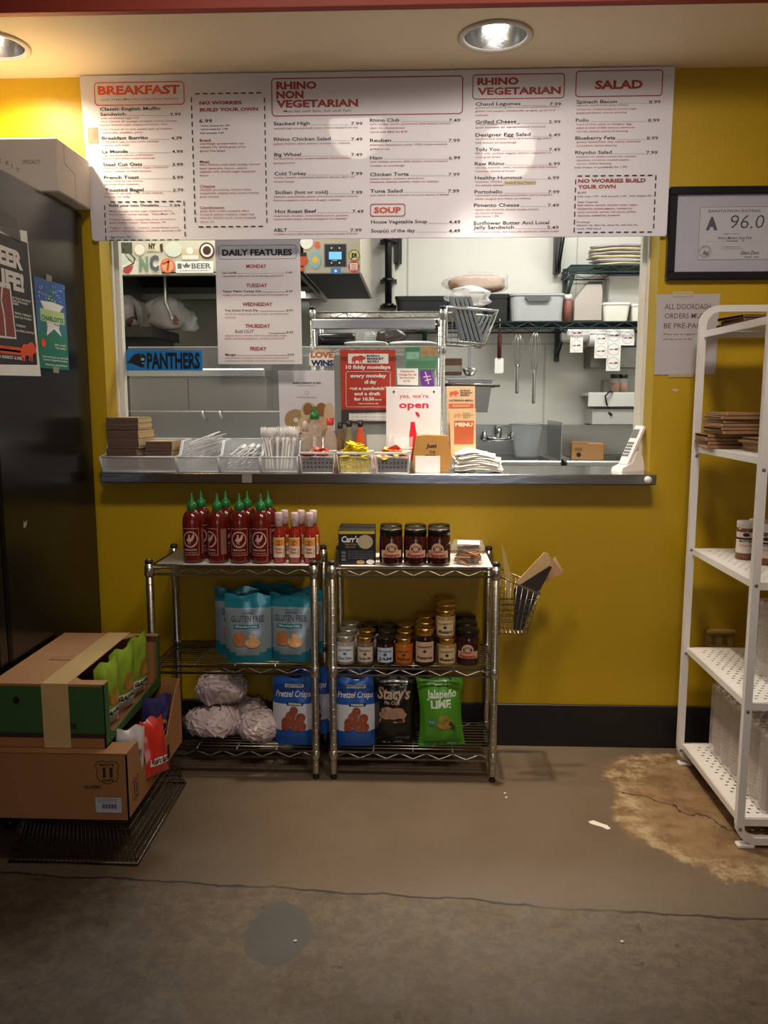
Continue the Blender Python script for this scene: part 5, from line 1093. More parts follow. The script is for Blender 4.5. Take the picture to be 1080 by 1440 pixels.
# clear guard with posters on it
GY = 3.125
gz = atY(400, 487, GY).z; gx1 = atY(621, 487, GY).x
gd = thing('sneeze_guard', 'clear acrylic guard standing along left half of the counter', 'guard', (XL+.03, GY, CT))
obj('acrylic_sheet', MB().box(0, gx1-XL-.03, 0, .005, 0, gz-CT), CLEAR, gd); obj('top_edge', MB().box(0, gx1-XL-.03, -.001, .006, gz-CT-.005, gz-CT, b=.001).box(gx1-XL-.034, gx1-XL-.03, -.001, .006, 0, gz-CT), mat('acrylic_edge', '#cfd6da', .2, alpha=.7), gd)
def flat(name, label, cat, pts, Y, m, th=.0012, parts=None):
    t = thing(name, label, cat, (0, Y, 0)); q = [atY(x, y, Y) for x, y in pts]
    obj('sheet', MB().prism([(p.x, p.z) for p in q], 0, th), m, t); return t
PB = (380, 470, 260/1080.)
t = flat('bagel_poster', 'white poster with bagels printed along its bottom behind the forks', 'poster', [(391, 521), (394, 610), (471, 606), (470, 521)], GY-.004, P('poster_white', '#d9d6dc', .4))
p = Print(t, pxmap(GY-.004, (0, GY, 0), PB)); BG1 = mat('bagel_brown', '#8f6236', .6, var=.4, scale=40); BG2 = mat('bagel_pale', '#cdb591', .6, var=.25, scale=40)
p.text('RHINO MARKET & DELI', 132, 290, 10, 296, 'title', BLK, .03); p.text('x POPPYS BAGELS', 155, 304, 6, 262, 'title', BLK); p.text('POPPYS BAGELS', 155, 374, 9, 272, 'subtitle', GREYT); p.disc(215, 343, 12, 12, 'ring_mark', GREYT, 16, .85)
p.disc(150, 500, 66, 62, 'seeded_bagel', mat('seeded_bagel', '#a68a5e', .7, var=.7, scale=220), 26, .22); p.disc(225, 450, 48, 55, 'bagel_ring', BG2, 26, .0); p.disc(222, 440, 30, 38, 'bagel_brown', BG1, 22); p.disc(300, 460, 40, 60, 'bagel_ring_right', BG1, 24); p.disc(345, 470, 32, 70, 'bagel_edge', BG2, 24); p.disc(230, 530, 70, 60, 'bagel_front', BG2, 26)
p.disc(300, 540, 60, 60, 'bagel_front_right', mat('bagel_pale2', '#c9a786', .6, var=.3, scale=40), 26); p.done()
t = flat('monday_poster', 'red Monday special poster on the clear guard', 'poster', [(478, 492), (481, 594), (556, 594), (556, 492)], GY-.004, P('poster_red', '#b83418', .4))
p = Print(t, pxmap(GY-.004, (0, GY, 0), PB)); p.rect(412, 734, 158, 130, 'dark_band', P('band_maroon', '#7c2416')); p.rect(416, 686, 522, 440, 'dark_foot', P('foot_dark', '#3c3030')); 
p.poly(rrect(455, 690, -172, -112, 8) and [(455, 172), (455, 114), (690, 114), (690, 172)], 'white_plate', WH); rhino(p, 475, 560, 168, 118, P('poster_red2', '#c93a22'))
for s_, x0, xe, y in (('RHINO', 565, 640, 133), ('MARKET', 565, 664, 149), ('&DELI', 565, 634, 165)): p.text(s_, x0, y, 12, xe, 'plate_letters', BLK, .03)
for s_, x0, xe, y, h in (('10 fiddy mondays', 442, 702, 202, 20), ('every monday', 468, 678, 252, 20), ('all day', 550, 620, 288, 20), ('got a sandwich*', 462, 682, 325, 18), ('and a draft', 492, 642, 356, 18), ('for 10.50', 490, 608, 387, 18), ('plus tax', 612, 652, 386, 8), ('*select sandwiches only', 512, 632, 408, 7)): p.text(s_, x0, y, h, xe, 'lettering', WH, .03)
p.frame(444, 702, 424, 218, .006, .0016, 'box_line', WH); p.poly([(460, 505), (460, 462), (680, 458), (680, 507)], 'foot_plate', WH)
for y in (467, 486, 503): p.text('join us for trivia nights & specials every week', 475, y, 7, 672, 'foot_print', GREYT)
p.done()
t = flat('love_wins_sticker', 'round-cornered sticker reading love wins on the clear guard', 'sticker', [(435, 496), (435, 514), (468, 515), (470, 497)], GY-.004, P('sticker_white', '#eeeade'))
p = Print(t, pxmap(GY-.004, (0, GY, 0), PB)); p.disc(302, 100, 50, 14, 'faded_arc', BG2, 20); p.text('LOVE', 236, 136, 30, 370, 'upper_word', P('rust_ink', '#b86a4a'), .045); p.text('WINS', 238, 183, 30, 370, 'lower_word', P('navy_ink', '#1e2c5e'), .045); p.done()
t = flat('green_flyer', 'green and wood pictured flyer on the clear guard corner', 'flyer', [(569, 488), (569, 519), (616, 520), (616, 487)], GY-.004, P('flyer_green', '#5f9a74', .4))
p = Print(t, pxmap(GY-.004, (0, GY, 0), PB)); p.rect(878, 978, 128, 72, 'wood_photo', mat('wood_photo', '#a88b62', .5, var=.6, scale=70)); p.rect(790, 872, 100, 76, 'teal_top', P('teal_top', '#3f7f5c')); p.rect(795, 870, 145, 104, 'pale_photo', mat('pale_green_photo', '#8ab8a8', .5, var=.4, scale=60)); 
for k in range(5): p.rect(795, 970, 160+k*9, 157+k*9, 'rows', P('row_green', '#34724f'))
p.done()
t = flat('substitution_sign', 'small white sign with red words on the clear guard', 'sign', [(558, 518), (559, 541), (588, 542), (588, 518)], GY-.006, PAPER)
p = Print(t, pxmap(GY-.006, (0, GY, 0), PB)); 
for s_, x0, xe, y in (('Substitution', 760, 842, 222), ('charge for all', 750, 852, 241), ('Sandwiches', 755, 842, 259), ('0.75', 778, 816, 279)): p.text(s_, x0, y, 11, xe, 'lettering', RED, .01)
p.done()
t = flat('purple_sticker', 'small tilted purple sticker with white mark on the guard', 'sticker', [(590, 522), (594, 543), (611, 542), (606, 521)], GY-.006, P('violet', '#6c2a92', .4))
p = Print(t, pxmap(GY-.006, (0, GY, 0), PB)); p.line([(905, 220), (915, 250), (925, 290)], .003, 'white_mark', WH); p.line([(895, 250), (935, 245)], .003, 'white_mark', WH); p.line([(905, 270), (940, 262)], .003, 'white_mark', WH); p.done()
t = flat('team_sticker', 'long blue football sticker at left end of the clear guard', 'sticker', [(173, 492), (175, 521), (285, 521), (284, 493)], GY-.004, P('team_blue', '#1d7cc9', .35))
p = Print(t, pxmap(GY-.004, (0, GY, 0), (160, 430, 150/1080.))); NV = P('team_black', '#101826', .4)
p.text('PANTHERS', 338, 630, 148, 876, 'lettering', NV, .03)
p.poly([(125, 588), (160, 548), (190, 505), (225, 486), (262, 482), (300, 486), (322, 508), (326, 540), (312, 552), (318, 570), (296, 578), (306, 598), (312, 622), (282, 626), (250, 612), (215, 596), (180, 584), (150, 582)], 'cat_head', NV); p.disc(292, 545, 15, 10, 'eye', P('team_silver', '#b9c4cc'), 12); p.line([(276, 530), (312, 536)], .0025, 'brow', P('team_silver', '#b9c4cc')); p.line([(288, 580), (304, 584)], .003, 'brow', P('team_silver', '#b9c4cc')); p.disc(275, 500, 12, 6, 'sheen', P('team_blue', '#1d7cc9'), 10); p.done()

# the open sign
OY = 3.04; q = [atY(x, y, OY) for x, y in ((543, 544), (620, 543), (620, 612), (543, 612))]
t = thing('open_sign', 'white open sign with red bottle print standing behind the baskets', 'sign', (q[0].x, OY, CT)); w = q[1].x-q[0].x; hz = q[0].z-CT
obj('sign_block', MB().box(0, w, 0, .018, 0, hz, b=.0015), P('sign_white', '#e3dfe4', .35), t)
p = Print(t, (lambda M_: (lambda a, b: (M_(a, b)[0]-q[0].x, M_(a, b)[1]-CT)))(pxmap(OY, (0, OY, 0), PB))); CRM = P('crimson', '#c8283c', .4); SCR = P('scarlet', '#dd1420', .35)
p.text("yes, we're", 755, 372, 24, 925, 'small_words', CRM, .0); p.text('open', 752, 430, 38, 925, 'big_word', CRM, .015)
p.poly([(847, 452), (862, 455), (875, 475), (868, 486), (852, 472)], 'drip', CRM); p.poly([(820, 512), (846, 512), (848, 545), (856, 584), (862, 740), (812, 740), (812, 584), (818, 545)], 'bottle_print', SCR)
for x in (722, 956): p.disc(x, 336, 6, 6, 'screw', BLK, 12)
p.done()
# kraft box with handwriting
KY_ = 2.97; a = atY(580, 656, KY_); b = atY(636, 612, KY_); w = b.x-a.x; h = b.z-CT
t = thing('tip_box', 'brown kraft tip box with handwritten words', 'box', (a.x, KY_, CT))
obj('box_body', MB().prism([(.004, 0), (w-.012, 0), (w, h*.35), (w-.018, h-.002), (w*.30, h), (.012, h*.97), (0, h*.3)], 0, .07), mat('kraft_box', '#a87b3e', .75, var=.12, scale=20), t)
p = Print(t); p.text('Just', w*.34, h*.66, .013, w*.62, 'handwriting', BLK, .03, .15); p.text('THE', w*.42, h*.50, .008, w*.58, 'handwriting', BLK, .02, .1); p.text('TIP', w*.30, h*.32, .017, w*.62, 'handwriting', BLK, .05, .1); p.done()
a = atY(584, 659, 2.925); b = atY(619, 641, 2.925); tag(obj('blank_card', MB().prism([(0, 0), (b.x-a.x, 0), (b.x-a.x, b.z-CT), (0, b.z-CT)], 0, .0015).prism([(.0, 0), (.03, 0), (.0, .001)], 0, .02, 'y'), P('card_white', '#f2e9e6', .5), loc=(a.x, 2.925, CT)), 'blank white card standing before the kraft tip box', 'card')
# take-away menus in an acrylic holder
MY = 3.03
hold = thing('menu_holder', 'clear acrylic holder keeping take-away menus beside the open sign', 'holder', (CX(628, MY), MY-.03, CT)); hw = CX(668, MY)-CX(628, MY)
obj('holder_body', MB().box(0, hw, 0, .002, 0, .055).box(0, hw, .05, .052, 0, .10).box(0, .002, 0, .05, 0, .06).box(hw-.002, hw, 0, .05, 0, .06).box(0, hw, 0, .05, 0, .002), CLEAR, hold)
TANP = P('menu_cream', '#cdae88', .5); BRN = P('menu_brown', '#5f4030'); OMN = P('menu_orange', '#b0552f', .5); PM = (600, 460, 120/864.)
t = flat('catering_menu', 'tall cream catering menu standing behind the orange one', 'menu', [(628, 543), (630, 640), (668, 640), (668, 543)], MY+.005, TANP)
p = Print(t, pxmap(MY+.005, (0, MY, 0), PM)); rhino(p, 230, 328, 706, 638, P('menu_red', '#c25a3a'))
for s_, x0, xe, y, h in (('RHINO', 340, 440, 650, 16), ('MARKET', 340, 466, 674, 16), ('&DELI', 340, 430, 697, 16), ('CATERING MENU', 226, 470, 750, 16)): p.text(s_, x0, y, h, xe, 'lettering', BRN, .03)
p.rect(222, 476, 818, 775, 'red_band', P('menu_red', '#c25a3a')); p.text('BREAKFAST', 262, 806, 18, 440, 'band_word', TANP, .03); p.done()
t = flat('folded_menu', 'cream and orange take-away menu in front of the holder', 'menu', [(632, 575), (634, 642), (669, 642), (669, 574)], MY-.012, TANP)
p = Print(t, pxmap(MY-.012, (0, MY, 0), PM)); rhino(p, 274, 358, 922, 868, P('menu_tan_rhino', '#c88a5a'))
for s_, x0, xe, y in (('RHINO', 366, 440, 880), ('MARKET', 366, 476, 900), ('&DELI', 366, 430, 920)): p.text(s_, x0, y, 13, xe, 'lettering', P('menu_tan_ink', '#9a7452'), .02)
p.rect(278, 478, 1185, 948, 'orange_block', OMN); p.text('MENU', 290, 1004, 36, 464, 'word', P('menu_cream2', '#f0dcc0'), .025); p.done()
# white napkins, crumpled
for k in range(9):
    cxx = CX(672+(0, 3, -4, 2, -1, 5, -6, 0, -8)[k], 2.97); n = 9; vs = []; r2 = random.Random(40+k)
    ph = [1.3, 4.1, .8, 2.2]; sw, sd = .17-.006*k, .13-.004*k
    for i in range(n):
        for j in range(n):
            u, v = i/(n-1)*2-1, j/(n-1)*2-1; vs.append((u*sw/2, v*sd/2, .005*math.sin(3*u+ph[0])+.004*math.sin(4*v+ph[1])+.003*u*v*math.sin(ph[2])+(.012*max(0, v)*max(0, 1-abs(u+.3)*1.4) if k > 6 else 0)))
    f = [(i*n+j, (i+1)*n+j, (i+1)*n+j+1, i*n+j+1) for i in range(n-1) for j in range(n-1)]; mb = MB(); mb.add(vs, f, 0, True); mb.add([(a, b, c-.0022) for a, b, c in vs], [g[::-1] for g in f], 0, True)
    e = list(range(n-1))+[i*n+n-1 for i in range(n-1)]+[(n-1)*n+j for j in range(n-1, 0, -1)]+[i*n for i in range(n-1, 0, -1)]
    tag(obj('paper_napkin', mb, P('soft_white_tissue', '#fbf8f2', .9), loc=(cxx, 2.975, CT+.010+.0072*k), rot=(0, 0, R(r2.uniform(-14, 14)))), 'white paper napkin in the crumpled pile beside the menus', 'napkin', 'crumpled pile of white paper napkins')
# cordless phone
py_ = 3.02; pc = CX(882, py_)
ph_ = thing('cordless_phone', 'white cordless phone leaning in its cradle at right end of counter', 'phone', (pc, py_, CT), R(-62))
obj('cradle', MB().prism([(-.05, 0), (.055, 0), (.06, .01), (.048, .05), (.036, .072), (.02, .07), (.0, .03), (-.045, .014)], -.028, .028, 'x'), P('phone_white', '#e9e4e2', .3), ph_)
hs = MB().box(-.023, .023, -.011, .011, 0, .165, b=.006); M_ = Matrix.Translation((0, -.018, .018)) @ Matrix.Rotation(R(-28), 4, 'X'); hs.xf(M_); ho = obj('handset', hs, P('phone_white', '#e9e4e2', .3), ph_)
kp = MB()
for i in range(3):
    for j in range(5): kp.box(-.014+.0105*i, -.0065+.0105*i, -.0125, -.011, .035+.0125*j, .043+.0125*j)
kp.xf(M_); obj('keys', kp, P('phone_keys', '#55555c', .4), ho, kind='stuff'); sc = MB().box(-.015, .015, -.0122, -.011, .11, .145); sc.xf(M_); obj('screen', sc, P('phone_screen', '#3c4038', .2), ho)

# ================================================================== WIRE SHELF UNITS UNDER THE COUNTER
UY, UD = 2.655, .285
lx0, lx1 = atY(209.5, 792, UY).x, atY(441, 792, UY).x; rx0, rx1 = atY(465, 795, UY).x+.004, atY(699, 795, UY).x-.002
UM = mat('dull_zinc_wire', '#bdb8ac', .3, 1., var=.25, scale=20)
zT = atY(330, 797, UY).z; zM = atY(330, 936, UY).z; zB = atY(330, 1053, UY).z
unitL = wire_unit('wire_shelf_unit', 'left chrome wire shelf unit, chilli sauce bottles on top', 'shelf unit', (lx0, UY, 0), lx1-lx0, UD, zT+.022, [zT, zM, zB], UM, grp='low chrome wire shelf units')
unitR = wire_unit('wire_shelf_unit', 'right chrome wire shelf unit, jars on its middle shelf', 'shelf unit', (rx0, UY, 0), rx1-rx0, UD, zT+.022, [zT, zM, zB], UM, grp='low chrome wire shelf units')
tag(obj('shelf_liner', MB().box(lx0+.09, lx1-.02, UY+.012, UY+UD-.02, 0, .0012), P('liner_white', '#dedad4', .5), loc=(0, 0, zT+.003)), 'white liner sheet on top of the left wire unit', 'liner')
tag(obj('shelf_liner', MB().box(lx0+.02, lx0+.11, UY+.012, UY+UD-.02, 0, .001), P('liner_grey', '#8a8274', .5), loc=(0, 0, zT+.0045)), 'greyish worn liner scrap at left end of the left wire unit', 'liner')
tag(obj('shelf_liner', MB().box(rx0+.03, rx1-.012, UY+.008, UY+UD-.02, 0, .0012), P('liner_white', '#dedad4', .5), loc=(0, 0, zT+.003)), 'white liner sheet on top of the right wire unit', 'liner')
TZ = zT+.0062
SRED = mat('chilli_red_bottle', '#64170e', .18, var=.15, scale=8, coat=.3); LBLW = P('sriracha_white_print', '#c9a49a', .5)
ROO = [(.0,.35),(.1,.5),(.22,.55),(.3,.8),(.28,.95),(.36,1.0),(.42,.93),(.5,.95),(.48,.85),(.46,.65),(.58,.6),(.7,.75),(.85,1.0),(1.0,.9),(.95,.65),(.85,.45),(.68,.3),(.55,.26),(.53,.05),(.62,.0),(.45,.0),(.46,.22),(.38,.22),(.3,.0),(.22,.04),(.3,.24),(.18,.3)]
def cylwarp(r_, rot=0.): return lambda u, v, e: ((r_+e)*math.sin(u/r_+rot), -(r_+e)*math.cos(u/r_+rot), v)
def sriracha(loc, label, rot):
    t = thing('chilli_sauce_bottle', label, 'bottle', loc, rot, 'green capped red chilli sauce bottles'); r_ = .034
    obj('bottle_body', MB().lathe([(.028, 0), (.033, .004), (r_, .012), (r_, .135), (.0325, .152), (.026, .168), (.017, .178), (.013, .182)], 24), SRED, t)
    obj('cap', MB().lathe([(.014, .179), (.0165, .181), (.0165, .2), (.012, .203), (.007, .212), (.003, .232), (.0015, .236), (0, .236)], 18), GRC, t)
    p = Print(t, None, cylwarp(r_), eps=.0003)
    p.line([(-.03, .118), (.03, .118)], .0015, 'label_print', LBLW) if False else None
    for z in (.118, .028): p.rect(-.03, .03, z, z+.0015, 'label_print', LBLW, 8)
    for s in (-.03, .03): p.rect(s-.0006, s+.0006, .028, .118, 'label_print', LBLW)
    p.disc(0, .082, .026, .028, 'label_ring', LBLW, 28, .86); p.poly([((-.014+.028*a), (.066+.034*b)) for a, b in ROO], 'rooster_print', LBLW)
    for k in range(7): a = R(210+20*k); p.disc(.0215*math.cos(a)*1.0, .080+.0225*math.sin(a), .0026, .0032, 'stamps', LBLW, 6)
    p.text('SRIRACHA', -.022, .044, .005, .022, 'label_words', LBLW, .03); p.text('HOT CHILI SAUCE', -.022, .034, .0045, .022, 'label_words', LBLW); p.rect(.04, .062, .03, .118, 'back_panel', P('faint_print', '#8f5d5a'), 4)
    p.done(); return t
xs = [272, 307, 338, 368]; nm = ['first', 'second', 'third', 'fourth']
fy = UY+.055
s0 = None
for k in range(8):
    i, j = k % 4, k//4; loc = (atY(xs[i], 780, fy).x+(.0 if j == 0 else .012), fy+.075*j, TZ); lb = ('%s red chilli sauce bottle from left in front row on the wire unit' if j == 0 else '%s red chilli sauce bottle from left in rear row behind the others') % nm[i]; ro = R((0, -38, 6, -4)[i]) if j == 0 else R(20*i)
    s0 = sriracha(loc, lb, ro) if s0 is None else (dup(s0, loc, ro, lb), s0)[1]
HR = mat('hot_sauce_red_glass', '#8c2215', .15, var=.1, coat=.3)
def hotsauce(loc, label, rot):
    t = thing('hot_sauce_bottle', label, 'bottle', loc, rot, 'small white capped hot sauce bottles'); r_ = .0225
    obj('bottle_body', MB().lathe([(.02, 0), (r_, .004), (r_, .088), (.018, .108), (.0125, .122), (.0115, .132)], 20), HR, t); obj('wrapped_cap', MB().lathe([(.012, .124), (.0145, .125), (.0135, .166), (.0125, .172), (0, .173)], 16), P('cap_wrap', '#cfb7b8', .4), t)
    w_ = cylwarp(r_); p = Print(t, None, w_, eps=.0003); YL = P('label_cream', '#d8c8b0'); p.rect(-.022, .022, .02, .088, 'label', YL, 8); p.rect(-.022, .022, .06, .084, 'label_top', P('label_gold', '#c99a38'), 8); p.disc(0, .07, .012, .009, 'heart', KET, 14); p.text('Texas', -.014, .046, .008, .01, 'words', KET, .02, .2); p.text('Pete', -.012, .034, .008, .01, 'words', KET, .02, .2); p.line([(.014, .052), (.017, .04), (.013, .028)], .0015, 'figure', BLK); p.done()
    q = Print(t, None, cylwarp(.014), eps=.0003); q.text('PULL', -.008, .145, .006, .008, 'cap_print', KET); q.done(); return t
h0 = None
for k, (px, dy, ro) in enumerate(((393, 0, 5), (415, 0, -4), (436, 0, 0), (401, .06, 30), (424, .06, 70), (441, .06, 0))):
    loc = (atY(px, 780, fy+dy).x, fy+dy, TZ); lb = ('left', 'middle', 'right')[k % 3]+' small hot sauce bottle of the '+('front' if k < 3 else 'rear')+' trio on the wire unit'
    h0 = hotsauce(loc, lb, R(ro)) if h0 is None else (dup(h0, loc, R(ro), lb), h0)[1]

# pouches and bags -------------------------------------------------
def pouch(w, h, d, zone, seed=1, pillow=False, nu=20, nv=26, wr=.0022, pinch=0.):
    r2 = random.Random(seed); ph = [r2.uniform(0, 6.28) for _ in range(8)]
    def tk(u, v):
        u = max(-1, min(1, u)); v = max(0, min(1, v)); a = (1-abs(u)**3)
        return d/2*a*((max(0, math.sin(math.pi*min(1, max(0, (v-.04)/.92))))**.45) if pillow else (min(1, (1-v)*1.25)**.8)*(.75+.25*min(1, v*6)))
    def wv(u, v): return wr*(math.sin(9*u+7*v+ph[0])*.5+math.sin(17*v-5*u+ph[1])*.5+math.sin(23*u+ph[2]+4*v)*.35*(1 if pillow else .4))*(1-.3*abs(u))
    def S(x, z, e, s=-1):
        u, v = x/(w/2), z/h; nar = 1-pinch*math.sin(math.pi*max(0, min(1, v)))
        return (x*nar, s*(tk(u, v)+e+wv(u, v)*(1 if tk(u, v) > .002 else .3)), z+(.006*math.sin(5*u+ph[3]) if v > .97 else 0))
    mb = MB()
    for s in (-1, 1):
        vs = [S(-w/2+w*i/nu, h*j/nv, 0, s) for j in range(nv+1) for i in range(nu+1)]; o = len(mb.v); mb.v += vs
        for j in range(nv):
            for i in range(nu):
                q = (j*(nu+1)+i, j*(nu+1)+i+1, (j+1)*(nu+1)+i+1, (j+1)*(nu+1)+i); q = tuple(k+o for k in q)
                mb.f.append(q if s < 0 else q[::-1]); mb.m.append(zone((i+.5)/nu*2-1, (j+.5)/nv, s)); mb.s.append(True)
    if not pillow: # bottom gusset
        b = [S(-w/2+w*i/nu, 0, 0, -1) for i in range(nu+1)]+[S(-w/2+w*i/nu, 0, 0, 1) for i in range(nu, -1, -1)]; mb.add(b, [tuple(range(len(b)))[::-1]], zone(0, 0, 1))
    return mb, (lambda x, z, e: S(x, z, e+.0006))
TEAL = mat('teal_foil', '#197a8c', .25, .2, var=.12, scale=20, coat=.3); SILV = mat('silver_blue_foil', '#8c9ca5', .3, .3, var=.15, scale=14, coat=.2); DKI = P('charcoal_ink', '#3c464e')
COOK = mat('cookie_print', '#a5673a', .6, var=.4, scale=60); COOK2 = mat('cookie_print_pale', '#c89a68', .6, var=.25, scale=60)
def gf(loc, label, rz, tilt=0):
    t = thing('cookie_pouch', label, 'bag', loc, (R(tilt), 0, R(rz)), 'teal and silver cookie pouches'); w, h = .158, .235
    mb, wp = pouch(w, h, .07, lambda u, v, s: 0 if (v > .80 or v < .10+.12*abs(u)**2) else 1, 5, wr=.0016); obj('pouch_body', mb, [TEAL, SILV], t)
    p = Print(t, None, wp, eps=.0005); p.frame(-.02, .026, .169, .182, .006, .0012, 'oval_logo', DKI); p.text('mommys', -.015, .172, .006, .02, 'oval_logo_word', DKI, .02); p.text('GLUTEN FREE', -.056, .143, .021, .056, 'title', DKI, .0)
    p.rect(-.048, .040, .121, .133, 'teal_banner', TEAL, 8); p.text('Chocolate Chip', -.042, .124, .006, .034, 'banner_words', WH, .0, .2)
    p.disc(-.028, .088, .022, .02, 'cookie_stack', COOK, 18); p.disc(-.024, .074, .022, .014, 'cookie_stack', COOK, 18); p.disc(.018, .072, .026, .017, 'cookie', COOK2, 20); p.disc(.016, .094, .012, .008, 'crumb', COOK2, 12); p.disc(.0, .215, .003, .003, 'hang_hole', P('hole_dark', '#0f3c44'), 10); p.done(); return t
SZ = zM+.0035
g0 = gf((atY(350, 930, 2.70).x, 2.705, SZ), 'left front teal and silver cookie pouch on the middle shelf', 4)
dup(g0, (atY(410, 926, 2.70).x, 2.72, SZ), R(-5), 'right front teal and silver cookie pouch, half behind the shelf post')
dup(g0, (atY(336, 925, 2.80).x, 2.80, SZ), R(8), 'rear left cookie pouch behind the front two'); dup(g0, (atY(381, 925, 2.84).x+.01, 2.875, SZ), R(-4), 'rear middle cookie pouch behind the front two'); dup(g0, (atY(425, 925, 2.82).x, 2.81, SZ), R(-10), 'rear right cookie pouch behind the front two')
BLU = mat('blue_foil', '#1f56a8', .28, .15, var=.1, scale=20, coat=.3); PWH = P('pouch_white', '#c5c7cf', .35); PRZ = mat('pretzel_print', '#8c3f22', .5, var=.4, scale=70)
def pz(loc, label, rz, grp='blue pretzel crisp pouches'):
    t = thing('pretzel_pouch', label, 'bag', loc, rz*math.pi/180, grp); w, h = .150, .238
    mb, wp = pouch(w, h, .075, lambda u, v, s: 0 if (v > .60 or v < .20+.10*(1-abs(u))) else 1, 8, wr=.0014); obj('pouch_body', mb, [BLU, PWH], t)
    p = Print(t, None, wp, eps=.0005); p.rect(-.030, .036, .204, .215, 'maker_plate', WH, 6); p.text('SNACK FACTORY', -.027, .2065, .006, .033, 'maker_word', P('plate_navy', '#1b2c5a'), .02)
    p.text('Pretzel Crisps', -.062, .172, .021, .062, 'title', WH, .0, .25); p.rect(-.022, .036, .143, .153, 'black_band', BLK, 5); p.text('ORIGINAL', -.016, .145, .006, .03, 'band_word', WH, .02)
    for x, z, r_ in ((-.02, .085, .019), (.012, .075, .02), (-.008, .105, .018), (.028, .10, .017), (.004, .125, .015), (.032, .07, .016), (-.026, .07, .014)): p.disc(x, z, r_, r_, 'pretzel', PRZ, 16, .38); p.line([(x-r_*.5, z-r_*.4), (x+r_*.3, z+r_*.5)], .004, 'pretzel_bar', PRZ); p.line([(x+r_*.5, z-r_*.4), (x-r_*.3, z+r_*.5)], .004, 'pretzel_bar', PRZ)
    p.done(); return t
BZ = zB+.0035
q0 = pz((atY(414, 1040, 2.71).x, 2.715, BZ), 'blue pretzel crisp pouch on the bottom shelf of left unit', -2); dup(q0, (atY(444, 1035, 2.79).x-.02, 2.815, BZ), R(-8), 'blue pretzel crisp pouch behind, at right end of left unit')
dup(q0, (atY(500, 1040, 2.71).x, 2.715, BZ), R(3), 'blue pretzel crisp pouch on the bottom shelf of right unit'); dup(q0, (atY(505, 1035, 2.8).x, 2.82, BZ), R(2), 'rear blue pretzel crisp pouch behind the one on right unit')
BFO = mat('black_foil', '#0e0d0e', .3, .1, var=.2, scale=20, coat=.3); GLD = P('gold_print', '#b8975c', .4)
def st_(loc, label, rz):
    t = thing('pita_chip_bag', label, 'bag', loc, rz*math.pi/180, 'black pita chip bags'); w, h = .155, .245; mb, wp = pouch(w, h, .085, lambda u, v, s: 0, 12, True, pinch=.06); obj('bag_body', mb, BFO, t)
    p = Print(t, None, wp, eps=.0006); SB = P('bronze_print', '#b59a7a', .4); p.text("Stacy's", -.066, .176, .038, .052, 'title', SB, .02, .2); p.text('Pita Chips', -.042, .158, .012, .014, 'subtitle', SB, .01, .2)
    for x, z, a, b in ((-.03, .135, .024, .014), (.006, .132, .026, .016), (-.04, .118, .022, .014), (-.01, .118, .026, .014), (.02, .12, .02, .012)): p.disc(x, z, a, b, 'pita_chip', mat('pita_print', '#a08064', .6, var=.4, scale=50), 16)
    p.poly([(-.062, .088), (-.058, .104), (.03, .114), (.034, .096), (.0, .092)], 'gold_ribbon', GLD); p.text('SIMPLY NAKED', -.052, .094, .008, .02, 'ribbon_words', P('ribbon_ink', '#5b4528')); p.text('NET WT 7.33 OZ', .0, .03, .007, .05, 'weight', SB); p.done(); return t
s1 = st_((atY(556, 1045, 2.71).x, 2.715, BZ), 'black pita chip bag between the blue pouch and the green bag', 3); dup(s1, (atY(573, 1040, 2.80).x, 2.83, BZ), R(-12), 'second black pita chip bag pushed behind the first')
GRB = mat('lime_green_foil', '#4f9a22', .28, .05, var=.12, scale=16, coat=.3)
t = thing('lime_chip_bag', 'bright green jalapeno lime chip bag on bottom shelf', 'bag', (atY(621, 1048, 2.70).x, 2.705, BZ), (0, R(-2), R(5))); mb, wp = pouch(.165, .25, .08, lambda u, v, s: 0, 15, True, pinch=.13, wr=.003); obj('bag_body', mb, GRB, t)
p = Print(t, None, wp, eps=.0006); MW = P('mint_white', '#dbe8cf'); p.text('Jalapeño', -.054, .186, .026, .058, 'title', MW, .02, .1); p.text('LIME', -.042, .152, .026, .036, 'title_lower', MW, .035); p.disc(.012, .095, .032, .022, 'tortilla_chips', mat('chip_print', '#b08a3c', .6, var=.4, scale=50), 16); p.disc(.006, .112, .022, .018, 'chip_upper', mat('chip_print2', '#8c8a3a', .6, var=.3), 14); p.poly([(.02, .085), (.05, .06), (.052, .08), (.034, .105)], 'pepper', P('pepper_dark', '#2c4a1a')); p.rect(-.052, -.03, .09, .115, 'badge', P('badge_teal', '#4a7f7a'), 2); p.text('NON GMO', -.051, .1, .004, -.031, 'badge_word', MW); p.done()

